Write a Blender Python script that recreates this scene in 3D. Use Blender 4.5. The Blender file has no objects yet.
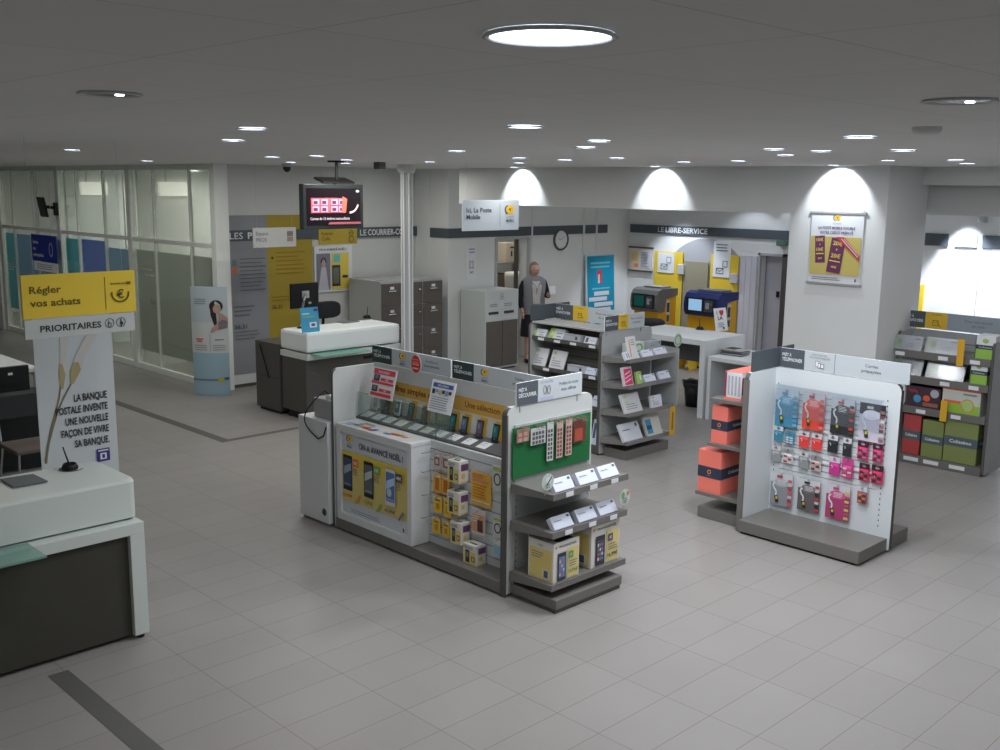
import bpy, bmesh, math, random
from mathutils import Vector, Matrix, Quaternion
random.seed(7)
scene = bpy.context.scene
COL = scene.collection
R = math.radians

# ------------------------------------------------------------------ materials
def lin(c):
    out = []
    for v in c:
        v = v / 255.0
        out.append(v / 12.92 if v <= 0.04045 else ((v + 0.055) / 1.055) ** 2.4)
    return out + [1.0]

MATS = {}
def mat(name, rgb, rough=0.6, metal=0.0, spec=0.3, emit=None, estr=0.0, noise=0.0, nscale=30.0):
    if name in MATS: return MATS[name]
    m = bpy.data.materials.new(name); m.use_nodes = True
    nt = m.node_tree; b = nt.nodes['Principled BSDF']
    b.inputs['Base Color'].default_value = lin(rgb)
    b.inputs['Roughness'].default_value = rough
    b.inputs['Metallic'].default_value = metal
    b.inputs['Specular IOR Level'].default_value = spec
    if emit:
        b.inputs['Emission Color'].default_value = lin(emit)
        b.inputs['Emission Strength'].default_value = estr
    if noise > 0:
        tc = nt.nodes.new('ShaderNodeTexCoord'); n = nt.nodes.new('ShaderNodeTexNoise')
        n.inputs['Scale'].default_value = nscale
        mp = nt.nodes.new('ShaderNodeMapRange')
        mp.inputs['To Min'].default_value = 1 - noise; mp.inputs['To Max'].default_value = 1 + noise
        mx = nt.nodes.new('ShaderNodeMix'); mx.data_type = 'RGBA'; mx.blend_type = 'MULTIPLY'
        mx.inputs[0].default_value = 1.0
        mx.inputs[6].default_value = lin(rgb)
        nt.links.new(tc.outputs['Object'], n.inputs['Vector'])
        nt.links.new(n.outputs['Fac'], mp.inputs['Value'])
        nt.links.new(mp.outputs['Result'], mx.inputs[7])
        nt.links.new(mx.outputs[2], b.inputs['Base Color'])
    MATS[name] = m
    return m

def glassmat(name, tint, opacity, rough=0.05, gloss=0.12):
    """thin pane: transparent mixed with a diffuse film and a glossy coat"""
    if name in MATS: return MATS[name]
    m = bpy.data.materials.new(name); m.use_nodes = True
    nt = m.node_tree; nt.nodes.clear()
    out = nt.nodes.new('ShaderNodeOutputMaterial')
    tr = nt.nodes.new('ShaderNodeBsdfTransparent'); df = nt.nodes.new('ShaderNodeBsdfDiffuse')
    gl = nt.nodes.new('ShaderNodeBsdfGlossy')
    t = lin(tint)
    tr.inputs[0].default_value = [0.6 + 0.4 * v for v in t[:3]] + [1]
    df.inputs[0].default_value = t; gl.inputs['Roughness'].default_value = rough
    m1 = nt.nodes.new('ShaderNodeMixShader'); m2 = nt.nodes.new('ShaderNodeMixShader')
    m1.inputs[0].default_value = opacity; m2.inputs[0].default_value = gloss
    nt.links.new(tr.outputs[0], m1.inputs[1]); nt.links.new(df.outputs[0], m1.inputs[2])
    nt.links.new(m1.outputs[0], m2.inputs[1]); nt.links.new(gl.outputs[0], m2.inputs[2])
    nt.links.new(m2.outputs[0], out.inputs[0])
    MATS[name] = m
    return m

def filmmat(name, rgb, opacity=0.85):
    """printed window film: diffuse and translucent, slightly see-through"""
    m = bpy.data.materials.new(name); m.use_nodes = True
    nt = m.node_tree; nt.nodes.clear()
    out = nt.nodes.new('ShaderNodeOutputMaterial')
    tr = nt.nodes.new('ShaderNodeBsdfTransparent'); df = nt.nodes.new('ShaderNodeBsdfDiffuse'); tl = nt.nodes.new('ShaderNodeBsdfTranslucent')
    df.inputs[0].default_value = lin(rgb); tl.inputs[0].default_value = lin(rgb)
    m1 = nt.nodes.new('ShaderNodeMixShader'); m2 = nt.nodes.new('ShaderNodeMixShader')
    m1.inputs[0].default_value = 0.45; m2.inputs[0].default_value = opacity
    nt.links.new(df.outputs[0], m1.inputs[1]); nt.links.new(tl.outputs[0], m1.inputs[2])
    nt.links.new(tr.outputs[0], m2.inputs[1]); nt.links.new(m1.outputs[0], m2.inputs[2])
    nt.links.new(m2.outputs[0], out.inputs[0])
    return m

def col(rgb):
    return mat('ink %02x%02x%02x' % tuple(rgb), rgb, rough=0.55)

def floor_mat():
    m = bpy.data.materials.new('grey stoneware tiles'); m.use_nodes = True
    nt = m.node_tree; b = nt.nodes['Principled BSDF']
    tc = nt.nodes.new('ShaderNodeTexCoord')
    mp = nt.nodes.new('ShaderNodeMapping')
    mp.inputs['Location'].default_value = (4.471, 5.64, 0)
    nt.links.new(tc.outputs['Object'], mp.inputs['Vector'])
    br = nt.nodes.new('ShaderNodeTexBrick')
    br.offset = 0.0; br.squash = 1.0
    br.inputs['Scale'].default_value = 1.0
    br.inputs['Brick Width'].default_value = 0.5955
    br.inputs['Row Height'].default_value = 0.3005
    br.inputs['Mortar Size'].default_value = 0.0022
    br.inputs['Mortar Smooth'].default_value = 0.2
    br.inputs['Color1'].default_value = lin((150, 147, 144))
    br.inputs['Color2'].default_value = lin((146, 143, 140))
    br.inputs['Mortar'].default_value = lin((108, 104, 101))
    nt.links.new(mp.outputs[0], br.inputs['Vector'])
    n = nt.nodes.new('ShaderNodeTexNoise'); n.inputs['Scale'].default_value = 1.3; n.inputs['Detail'].default_value = 6
    nt.links.new(tc.outputs['Object'], n.inputs['Vector'])
    mr = nt.nodes.new('ShaderNodeMapRange'); mr.inputs['To Min'].default_value = 0.9; mr.inputs['To Max'].default_value = 1.08
    nt.links.new(n.outputs['Fac'], mr.inputs['Value'])
    mx = nt.nodes.new('ShaderNodeMix'); mx.data_type = 'RGBA'; mx.blend_type = 'MULTIPLY'; mx.inputs[0].default_value = 1
    nt.links.new(br.outputs['Color'], mx.inputs[6]); nt.links.new(mr.outputs[0], mx.inputs[7])
    nt.links.new(mx.outputs[2], b.inputs['Base Color'])
    b.inputs['Roughness'].default_value = 0.42
    b.inputs['Specular IOR Level'].default_value = 0.35
    return m

def ceiling_mat():
    m = bpy.data.materials.new('white ceiling plates'); m.use_nodes = True
    nt = m.node_tree; b = nt.nodes['Principled BSDF']
    tc = nt.nodes.new('ShaderNodeTexCoord'); mp = nt.nodes.new('ShaderNodeMapping')
    mp.inputs['Location'].default_value = (6.80, 10.66, 0)
    nt.links.new(tc.outputs['Object'], mp.inputs['Vector'])
    br = nt.nodes.new('ShaderNodeTexBrick'); br.offset = 0.0
    br.inputs['Scale'].default_value = 1.0
    br.inputs['Brick Width'].default_value = 0.6; br.inputs['Row Height'].default_value = 0.6
    br.inputs['Mortar Size'].default_value = 0.0018
    br.inputs['Color1'].default_value = lin((232, 232, 232)); br.inputs['Color2'].default_value = lin((229, 230, 229))
    br.inputs['Mortar'].default_value = lin((196, 196, 196))
    nt.links.new(mp.outputs[0], br.inputs['Vector'])
    nt.links.new(br.outputs['Color'], b.inputs['Base Color'])
    b.inputs['Roughness'].default_value = 0.9; b.inputs['Specular IOR Level'].default_value = 0.1
    return m

WALL = mat('painted wall', (222, 224, 223), 0.8, spec=0.15, noise=0.03, nscale=3)
WALLG = mat('painted wall shaded grey', (206, 208, 206), 0.8, spec=0.15)  # wall paint copy with shade put into its grey, as on rear bulkhead
WHITE = mat('white lacquered board', (214, 218, 220), 0.45)
WSLAT = mat('white slatwall', (206, 211, 214), 0.5)
PUREW = mat('white card', (226, 229, 232), 0.5)
LGREY = mat('light grey board', (176, 179, 179), 0.5)
MGREY = mat('mid grey metal', (128, 128, 125), 0.45, spec=0.4)
DGREY = mat('dark grey laminate', (84, 82, 79), 0.5, noise=0.06, nscale=18)
TAUPE = mat('taupe shelf metal', (116, 114, 110), 0.42, spec=0.4)
EDGE = mat('charcoal edge', (88, 87, 85), 0.5)
ANTH = mat('anthracite board', (82, 90, 96), 0.6)
ANTHG = mat('dark green grey board', (55, 72, 72), 0.6)
BLACK = mat('black plastic', (26, 27, 28), 0.4)
SOFTBLK = mat('black fabric', (38, 38, 42), 0.9)
CHROME = mat('brushed metal', (180, 182, 184), 0.25, metal=0.9)
ALU = mat('aluminium', (176, 178, 180), 0.4, metal=0.3)
YEL = mat('yellow board', (226, 196, 62), 0.5)
YELD = mat('yellow vinyl', (166, 146, 54), 0.6)
ORY = mat('orange yellow band', (216, 170, 84), 0.55)
GREEN = mat('green board', (34, 106, 59), 0.6)
INK = mat('dark ink', (52, 56, 60), 0.6)
INKL = mat('grey ink', (120, 125, 132), 0.6)
GLASS = glassmat('clear pane', (205, 225, 218), 0.05)
GLASSE = glassmat('glass edge', (120, 175, 160), 0.6)
GGREEN = glassmat('greenish glass shelf', (150, 205, 190), 0.35, gloss=0.2)
ACRY = glassmat('clear acrylic', (225, 232, 238), 0.04, gloss=0.03)
BLISTER = glassmat('clear blister plastic', (225, 230, 235), 0.16, rough=0.15, gloss=0.14)

# ------------------------------------------------------------------ geometry
class G:
    def __init__(s): s.v = []; s.f = []; s.m = []; s.mats = []; s.sm = []
    def mi(s, m):
        if m not in s.mats: s.mats.append(m)
        return s.mats.index(m)
    def face(s, pts, m, smooth=False):
        k = len(s.v); s.v += [tuple(p) for p in pts]
        s.f.append(tuple(range(k, k + len(pts)))); s.m.append(s.mi(m)); s.sm.append(smooth)
    def mesh(s, verts, faces, m, smooth=False):
        k = len(s.v); s.v += [tuple(p) for p in verts]
        i = s.mi(m)
        for f in faces: s.f.append(tuple(k + a for a in f)); s.m.append(i); s.sm.append(smooth)
    def box(s, x0, x1, y0, y1, z0, z1, m, c=0.0):
        if x0 > x1: x0, x1 = x1, x0
        if y0 > y1: y0, y1 = y1, y0
        if z0 > z1: z0, z1 = z1, z0
        s.obox(Vector((x0, y0, z0)), Vector((x1 - x0, 0, 0)), Vector((0, y1 - y0, 0)), Vector((0, 0, z1 - z0)), m, c)
        return s
    def obox(s, o, a, b, c, m, ch=0.0):
        """box from corner o with edge vectors a, b, c; ch = chamfer"""
        if ch <= 0:
            P = [o, o + a, o + a + b, o + b, o + c, o + a + c, o + a + b + c, o + b + c]
            F = [(0, 3, 2, 1), (4, 5, 6, 7), (0, 1, 5, 4), (1, 2, 6, 5), (2, 3, 7, 6), (3, 0, 4, 7)]
            s.mesh(P, F, m); return
        bm = bmesh.new()
        vs = [bm.verts.new(p) for p in [o, o + a, o + a + b, o + b, o + c, o + a + c, o + a + b + c, o + b + c]]
        for F in [(0, 3, 2, 1), (4, 5, 6, 7), (0, 1, 5, 4), (1, 2, 6, 5), (2, 3, 7, 6), (3, 0, 4, 7)]:
            bm.faces.new([vs[i] for i in F])
        bmesh.ops.bevel(bm, geom=list(bm.edges), offset=ch, segments=2, affect='EDGES', profile=0.6)
        bm.verts.index_update()
        s.mesh([v.co.copy() for v in bm.verts], [[v.index for v in f.verts] for f in bm.faces], m)
        bm.free()
    def tube(s, p0, p1, r, m, n=10, r1=None, caps=True):
        p0 = Vector(p0); p1 = Vector(p1); r1 = r if r1 is None else r1
        d = (p1 - p0).normalized()
        a = d.orthogonal().normalized(); b = d.cross(a)
        V = []
        for p, rr in ((p0, r), (p1, r1)):
            for i in range(n):
                t = 2 * math.pi * i / n
                V.append(p + a * rr * math.cos(t) + b * rr * math.sin(t))
        F = [(i, (i + 1) % n, n + (i + 1) % n, n + i) for i in range(n)]
        s.mesh(V, F, m, n > 6)
        if caps:
            s.mesh(V[:n], [tuple(range(n - 1, -1, -1))], m); s.mesh(V[n:], [tuple(range(n))], m)
    def path(s, pts, r, m, n=7):
        for a, b in zip(pts, pts[1:]): s.tube(a, b, r, m, n)
    def lathe(s, o, prof, m, n=24, axis='Z'):
        """prof: list of (radius, height)"""
        o = Vector(o); V = []
        for (r, h) in prof:
            for i in range(n):
                t = 2 * math.pi * i / n
                c, q = r * math.cos(t), r * math.sin(t)
                V.append(o + {'Z': Vector((c, q, h)), 'X': Vector((h, c, q)), 'Y': Vector((q, h, c))}[axis])
        F = []
        for k in range(len(prof) - 1):
            for i in range(n):
                j = (i + 1) % n
                F.append((k * n + i, k * n + j, (k + 1) * n + j, (k + 1) * n + i))
        s.mesh(V, F, m, True)
    def rings(s, rings, m, caps=True, smooth=True):
        n = len(rings[0]); V = [p for r in rings for p in r]; F = []
        for k in range(len(rings) - 1):
            for i in range(n):
                j = (i + 1) % n
                F.append((k * n + i, k * n + j, (k + 1) * n + j, (k + 1) * n + i))
        s.mesh(V, F, m, smooth)
        if caps:
            s.mesh(rings[0], [tuple(range(n - 1, -1, -1))], m); s.mesh(rings[-1], [tuple(range(n))], m)
    def ball(s, c, rx, ry, rz, m, n=14, k=9):
        rg = []
        for a in range(1, k):
            t = math.pi * a / k - math.pi / 2
            rg.append([Vector((c[0] + rx * math.cos(t) * math.cos(2 * math.pi * i / n), c[1] + ry * math.cos(t) * math.sin(2 * math.pi * i / n), c[2] + rz * math.sin(t))) for i in range(n)])
        s.rings(rg, m)
    def build(s, name, parent=None, label=None, cat=None, group=None, kind=None):
        me = bpy.data.meshes.new(name)
        xs = [p[0] for p in s.v]; ys = [p[1] for p in s.v]; zs = [p[2] for p in s.v]
        if parent is None:
            org = Vector(((min(xs) + max(xs)) / 2, (min(ys) + max(ys)) / 2, min(zs)))
            loc = org
        else:
            org = worldloc(parent); loc = Vector((0, 0, 0))
        me.from_pydata([tuple(Vector(p) - org) for p in s.v], [], s.f)
        for m in s.mats: me.materials.append(m)
        me.polygons.foreach_set('material_index', s.m)
        me.polygons.foreach_set('use_smooth', s.sm)
        me.update()
        o = bpy.data.objects.new(name, me); COL.objects.link(o)
        o.location = loc
        if parent is not None: o.parent = parent
        tag(o, label, cat, group, kind)
        return o

def worldloc(o):
    v = Vector((0, 0, 0))
    while o is not None:
        v = v + Vector(o.location); o = o.parent
    return v

def tag(o, label=None, cat=None, group=None, kind=None):
    if label: o['label'] = label
    if cat: o['category'] = cat
    if group: o['group'] = group
    if kind: o['kind'] = kind
    return o

def thing(name, label, cat, loc=(0, 0, 0), group=None):
    o = bpy.data.objects.new(name, None); COL.objects.link(o)
    o.empty_display_size = 0.1
    o.location = loc
    return tag(o, label, cat, group)

def dup(root, loc, label=None, rotz=None):
    r = root.copy(); COL.objects.link(r); r.location = loc
    if rotz is not None: r.rotation_euler = (0, 0, rotz)
    if label: r['label'] = label
    for ch in list(root.children):
        c = ch.copy(); COL.objects.link(c); c.parent = r
        for g in list(ch.children):
            d = g.copy(); COL.objects.link(d); d.parent = c
    return r

# text as polygons, taken from the built-in font
_tc = {}
def text_geo(txt, bold):
    key = (txt, bold)
    if key in _tc: return _tc[key]
    cu = bpy.data.curves.new('lettering', 'FONT'); cu.body = txt; cu.size = 1.0
    cu.resolution_u = 2; cu.offset = 0.022 if bold else 0.004; cu.fill_mode = 'FRONT'
    ob = bpy.data.objects.new('lettering', cu); COL.objects.link(ob)
    dg = bpy.context.evaluated_depsgraph_get(); dg.update()
    me = bpy.data.meshes.new_from_object(ob.evaluated_get(dg))
    V = [(v.co.x, v.co.y) for v in me.vertices]; F = [tuple(p.vertices) for p in me.polygons]
    bpy.data.objects.remove(ob); bpy.data.curves.remove(cu); bpy.data.meshes.remove(me)
    if not V: V = [(0, 0)]; F = []
    _tc[key] = (V, F, min(v[0] for v in V), max(v[0] for v in V))
    return _tc[key]

class F:
    """flat drawing frame: origin o (bottom left), u right, v up, n out"""
    def __init__(s, g, o, u, v):
        s.g = g; s.o = Vector(o); s.u = Vector(u).normalized(); s.v = Vector(v).normalized(); s.n = s.u.cross(s.v); s.off = 0.0012
    def at(s, x, y, d=0.0): return s.o + s.u * x + s.v * y + s.n * d
    def lift(s):
        s.off += 0.0007; return s.off
    def rect(s, x0, y0, x1, y1, m, off=None):
        d = s.lift() if off is None else off
        s.g.face([s.at(x0, y0, d), s.at(x1, y0, d), s.at(x1, y1, d), s.at(x0, y1, d)], m)
    def poly(s, pts, m):
        d = s.lift(); s.g.face([s.at(x, y, d) for x, y in pts], m)
    def disc(s, x, y, rx, ry, m, n=20):
        s.poly([(x + rx * math.cos(2 * math.pi * i / n), y + ry * math.sin(2 * math.pi * i / n)) for i in range(n)], m)
    def ring(s, x, y, r, w, m, n=20, a0=0, a1=360, ry=None):
        ry = ry or r
        d = s.lift(); k = n
        V = []
        for i in range(k + 1):
            t = R(a0 + (a1 - a0) * i / k)
            V.append(s.at(x + r * math.cos(t), y + ry * math.sin(t), d)); V.append(s.at(x + (r - w) * math.cos(t), y + (ry - w) * math.sin(t), d))
        s.g.mesh(V, [(2 * i, 2 * i + 2, 2 * i + 3, 2 * i + 1) for i in range(k)], m)
    def line(s, x0, y0, x1, y1, w, m):
        dx, dy = x1 - x0, y1 - y0; L = math.hypot(dx, dy) or 1; nx, ny = -dy / L * w / 2, dx / L * w / 2
        s.poly([(x0 + nx, y0 + ny), (x0 - nx, y0 - ny), (x1 - nx, y1 - ny), (x1 + nx, y1 + ny)], m)
    def text(s, txt, x, y, h, m, align='l', width=None, bold=False, rot=0.0):
        """x,y: baseline start; h: cap height; width: squeeze to this width"""
        V, Fc, a, b = text_geo(txt, bold)
        k = h / 0.72; kx = k
        if width: kx = min(width / max(b - a, 1e-6), k * 1.2)
        w = (b - a) * kx
        ox = {'l': 0, 'c': -w / 2, 'r': -w}[align]
        d = s.lift(); c, q = math.cos(R(rot)), math.sin(R(rot))
        P = []
        for (vx, vy) in V:
            X = (vx - a) * kx + ox; Y = vy * k
            P.append(s.at(x + X * c - Y * q, y + X * q + Y * c, d))
        s.g.mesh(P, Fc, m)
    def lines(s, x, y, w, n, dy, t, m, ragged=0.3):
        """rows of fine print too small to read"""
        for i in range(n):
            s.rect(x, y - i * dy - t, x + w * (1 - ragged * random.random()), y - i * dy, m)
    def logo(s, x, y, r, words=True):
        """yellow disc with a dark blue crescent and bird stroke"""
        s.disc(x, y, r * 1.15, r, col((240, 190, 40)))
        s.ring(x - r * 0.25, y, r * 1.45, r * 0.28, col((40, 52, 96)), a0=115, a1=245, ry=r * 1.15)
        s.ring(x + r * 0.2, y, r * 1.5, r * 0.1, col((240, 190, 40)), a0=-60, a1=75, ry=r * 1.2)
        s.poly([(x - r * .5, y + r * .1), (x + r * .6, y + r * .5), (x + r * .1, y + r * .05), (x + r * .35, y - r * .35)], col((70, 55, 40)))
        if words:
            s.text('LA POSTE', x, y - r * 1.9, r * 0.5, INKL, 'c', width=r * 2.4)
            s.text('MOBILE', x, y - r * 2.75, r * 0.62, col((60, 70, 120)), 'c', width=r * 2.4, bold=True)

UX = {'-Y': ((1, 0, 0), (0, -1, 0)), '-X': ((0, -1, 0), (-1, 0, 0)), '+Y': ((-1, 0, 0), (0, 1, 0)), '+X': ((0, 1, 0), (1, 0, 0))}
def card(g, o, w, h, t, face, m, tilt=0.0, back=None, turn=0.0):
    """slab whose front bottom-left corner is o, facing `face`, leaning back by tilt degrees; returns its drawing frame"""
    u, n = (Vector(a) for a in UX[face])
    if turn:
        q = Quaternion((0, 0, 1), R(turn)); u = q @ u; n = q @ n
    v = Vector((0, 0, 1)) * math.cos(R(tilt)) - n * math.sin(R(tilt))
    nn = u.cross(v)
    o = Vector(o)
    g.obox(o, u * w, -nn * t, v * h, m)
    if back: g.obox(o - nn * t, u * w, -nn * 0.001, v * h, back)
    return F(g, o, u, v)

def rslab(g, x0, x1, y0, y1, z0, z1, face, r, t_edge, mface, medge):
    """upright panel with rounded top corners: pale faces and a dark rim. face is the axis of its normal"""
    def outline(a0, a1, b0, b1, rr, rb):
        pts = []
        for cx, cz, s0, rad in ((a1 - rr, b1 - rr, 0, rr), (a0 + rr, b1 - rr, 90, rr), (a0 + rb, b0 + rb, 180, rb), (a1 - rb, b0 + rb, 270, rb)):
            for i in range(6):
                t = R(s0 + 90 * i / 5); pts.append((cx + rad * math.cos(t), cz + rad * math.sin(t)))
        return pts
    if face == 'Y':
        O = outline(x0, x1, z0, z1, r, 0.012)
        P = lambda p, q: Vector((p[0], q, p[1])); lo, hi = y0, y1
    else:
        O = outline(y0, y1, z0, z1, r, 0.012)
        P = lambda p, q: Vector((q, p[0], p[1])); lo, hi = x0, x1
    n = len(O)
    e = t_edge
    a0 = min(p[0] for p in O); a1 = max(p[0] for p in O)
    for i in range(n):
        p, q = O[i], O[(i + 1) % n]; mid = (p[0] + q[0]) / 2
        dark = mid < a0 + r * 0.75 or (face == 'X' and mid > a1 - r * 0.75)
        g.face([P(p, lo), P(q, lo), P(q, hi), P(p, hi)], medge if dark else mface)
    def inset(k):
        cx = sum(p[0] for p in O) / n; cz = sum(p[1] for p in O) / n
        A = max(p[0] for p in O) - cx; B = max(p[1] for p in O) - cz
        return [(cx + (p[0] - cx) * (A - k) / A, cz + (p[1] - cz) * (B - k) / B) for p in O]
    I = inset(e)
    for q in (lo, hi):
        g.rings([[P(p, q) for p in O], [P(p, q) for p in I]], mface, caps=False, smooth=False)
        g.face([P(p, q) for p in I], mface)
# ------------------------------------------------------------------ the room
CH = 3.14
def struct(name, g, parent=None): return g.build(name, parent, kind=None if parent else 'structure')

g = G(); g.box(-3, 17.5, -3, 25, -0.1, 0, floor_mat()); struct('floor', g)
g = G(); g.box(-3, 17.5, -3, 25, CH, CH + 0.1, ceiling_mat()); struct('ceiling', g)
g = G(); g.box(-3.15, -3, -3, 25, 0, CH, WALL); struct('wall_near', g)
g = G(); g.box(-3, 17.5, -3.15, -3, 0, CH, WALL); struct('wall_right', g)
g = G(); g.box(-3, 17.5, 24, 24.15, 0, CH, WALL); struct('wall_far', g)
g = G(); g.box(7.12, 7.28, 21.2, 24, 0, CH, WALL); struct('wall_left_end', g)
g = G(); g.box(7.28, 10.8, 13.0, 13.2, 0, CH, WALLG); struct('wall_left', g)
g = G()
g.box(10.8, 11.86, 12.2, 13.0, 0, CH, WALL); g.box(12.60, 15.45, 12.2, 12.4, 0, CH, WALL); g.box(11.86, 12.60, 12.2, 12.4, 2.02, CH, WALL)
g.box(10.8, 11.0, 13.0, 24, 0, CH, WALL)
struct('wall_back', g)
g = G(); g.box(11.0, 15.45, 14.6, 14.75, 0, CH, LGREY); struct('wall_storeroom', g)
g = G(); g.box(15.3, 15.45, -3, 8.92, 0, CH, WALL); g.box(15.3, 15.45, 9.36, 12.2, 0, CH, WALL); g.box(15.3, 15.45, 8.92, 9.36, 1.80, CH, WALL)
struct('wall_service', g)
g = G(); g.box(10.35, 10.52, 6.0, 11.45, 2.625, CH, WALL); struct('wall_bulkhead', g)
g = G(); g.box(10.35, 11.3, 4.9, 6.0, 0, CH, WALL, 0.0); struct('wall_pillar', g)
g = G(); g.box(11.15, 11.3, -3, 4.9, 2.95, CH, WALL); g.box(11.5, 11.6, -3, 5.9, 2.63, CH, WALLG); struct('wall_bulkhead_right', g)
# alcove joints
g = G()
for x in (12.67, 13.995, 14.345): g.box(x, x + 0.03, 12.188, 12.2, 0, 3.1, WHITE)
g.box(10.79, 10.8, 12.62, 12.8, 0, 3.1, WALL)
struct('trim_panel_joints', g)

# dark lettering band round the walls
g = G()
g.box(7.37, 10.8, 12.955, 13.0, 2.085, 2.235, ANTH)
g.box(10.785, 10.8, 12.2, 12.62, 2.075, 2.225, ANTH)
g.box(10.785, 12.66, 12.185, 12.2, 2.075, 2.225, ANTH); g.box(12.72, 13.98, 12.185, 12.2, 2.075, 2.225, ANTH)
g.box(14.05, 14.33, 12.185, 12.19, 2.075, 2.225, ANTH); g.box(14.40, 14.66, 12.185, 12.2, 2.075, 2.225, ANTH)
g.box(15.27, 15.3, 8.55, 12.15, 2.075, 2.225, ANTH)
fr = F(g, (7.37, 12.955, 2.085), (1, 0, 0), (0, 0, 1))
TXT = mat('white lettering', (222, 226, 228), 0.6)
fr.text('LES', 0.05, 0.03, 0.092, TXT, width=0.25); fr.text('PRODUITS', 0.335, 0.03, 0.092, TXT, width=0.75, bold=True)
fr.text('LE', 2.29, 0.03, 0.092, TXT, width=0.12); fr.text('COURRIER-CO', 2.44, 0.03, 0.092, TXT, width=0.70, bold=True)
fr = F(g, (15.27, 12.15, 2.075), (0, -1, 0), (0, 0, 1))
q = 12.15 - 11.508
fr.text('LE', q, 0.032, 0.092, TXT, width=0.13); fr.text('LIBRE-SERVICE', q + 0.17, 0.032, 0.092, TXT, width=0.90, bold=True)
struct('trim_lettering_band', g)
g = G()
for a, b, m in ((6.612, 6.272, ANTH), (6.171, 5.857, mat('blue grey band', (140, 150, 168), 0.6)), (5.788, 3.0, ANTH)):
    g.box(15.28, 15.3, a, b, 2.10, 2.28, m)
struct('trim_right_band', g)
g = G(); g.box(7.37, 10.8, 12.97, 13.0, 0.05, 0.19, WHITE); g.box(7.37, 10.8, 12.98, 13.0, 0.0, 0.05, DGREY); struct('baseboard_left', g)
g = G(); g.box(15.25, 15.3, 5.0, 5.2, 0.0, 2.6, LGREY)
for y in (5.80,): g.box(15.29, 15.3, y, y + 0.012, 0, 2.0, LGREY)
struct('trim_service_joints', g)

# dark inlaid bands in the floor
g = G(); BAND = mat('dark grey inlaid tile', (96, 96, 92), 0.5)
g.box(5.70, 5.82, 10.27, 21, 0.0, 0.002, BAND); g.box(5.82, 7.4, 10.27, 10.36, 0.0, 0.002, BAND)
struct('trim_floor_band', g)
g = G(); g.box(2.085, 2.205, 0.5, 5.91, 0.0, 0.002, BAND); struct('trim_floor_guide', g)

# door beside the machines
g = G(); g.box(15.5, 15.54, 8.90, 9.38, 0, 1.82, mat('pale lilac door', (196, 196, 208), 0.5)); d = struct('door_1', g)
g = G(); g.box(15.24, 15.3, 9.35, 9.39, 0, 1.84, LGREY); g.box(15.24, 15.3, 8.86, 8.93, 0, 1.84, DGREY); g.box(15.24, 15.3, 8.86, 9.39, 1.80, 1.84, LGREY); g.build('door_frame', d)
g = G(); g.box(15.46, 15.5, 9.10, 9.14, 1.10, 1.20, BLACK); g.build('handle', d)
g = G()
for i in range(3): g.box(15.27, 15.3, 9.42 + i * 0.11, 9.525 + i * 0.11, 0.0, 1.78, mat('lilac slats', (206, 207, 218), 0.6))
g.build('blind_strip', None, 'pale lilac vertical blind strips hanging beside the alcove door', 'blind')
# doorway to the storeroom
g = G(); g.box(11.82, 11.86, 12.17, 12.22, 0, 2.05, LGREY); g.box(12.59, 12.63, 12.17, 12.22, 0, 2.05, LGREY); g.box(11.86, 12.59, 12.17, 12.2, 2.02, 2.06, LGREY)
d2 = struct('door_2', g)
g = G(); g.box(12.52, 12.575, 12.4, 12.45, 0, 2.02, DGREY); g.build('jamb', d2)

# glazed partition on the left
FRAME = mat('white partition frame', (232, 235, 232), 0.5)
FROST = filmmat('frosted green grey film', (158, 164, 154), 0.68)
CLEARP = glassmat('partition glass', (190, 198, 186), 0.22)
PX = 7.2
posts = [12.90, 15.50, 18.25, 21.10]
rail = 2.02
for k in range(3):
    a, b = posts[k], posts[k + 1]
    g = G()
    g.box(PX - 0.05, PX + 0.05, b - 0.07, b + 0.07, 0, CH, FRAME, 0.004)
    if k == 0: g.box(PX - 0.04, PX + 0.17, a - 0.03, a + 0.10, 0, CH, FRAME, 0.004)
    g.box(PX - 0.03, PX + 0.03, a, b, rail - 0.03, rail + 0.03, FRAME); g.box(PX - 0.03, PX + 0.03, a, b, CH - 0.08, CH, FRAME)
    g.box(PX - 0.03, PX + 0.03, a, b, 0, 0.09, FRAME)
    mull = [(13.62, 14.72), (16.45, 17.50), (19.30, 20.45)][k]
    for y in mull: g.box(PX - 0.025, PX + 0.025, y - 0.013, y + 0.013, 0.05, CH, FRAME)
    win = struct('window_%d' % (k + 1), g)
    g = G(); g.box(PX - 0.005, PX + 0.005, a + 0.03, b - 0.05, rail, CH - 0.06, CLEARP); g.build('upper_pane', win)
    g = G(); g.box(PX - 0.005, PX + 0.005, a + 0.03, b - 0.05, 0.07, rail, CLEARP if k else CLEARP); g.build('lower_pane', win)
    if k == 0:
        g = G(); g.box(PX + 0.01, PX + 0.014, a + 0.05, 14.70, 0.30, 1.86, FROST); g.box(PX + 0.01, PX + 0.014, 14.74, 15.42, 0.30, 1.86, FROST); g.build('frosted_film', win)
        g = G(); g.tube((PX - 0.06, 14.85, 1.0), (PX - 0.06, 14.85, 1.15), 0.012, CHROME); g.box(PX - 0.06, PX, 14.84, 14.86, 1.06, 1.08, CHROME); g.build('door_handle', win)
        g = G(); fr = F(g, (PX - 0.007, 15.35, 1.46), (0, -1, 0), (0, 0, 1)); fr.text('Un conseiller', 0.1, 0.10, 0.045, TXT, width=0.42); fr.text('vous reçoit', 0.25, 0.02, 0.045, TXT, width=0.28); g.build('glass_lettering', win)
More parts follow.
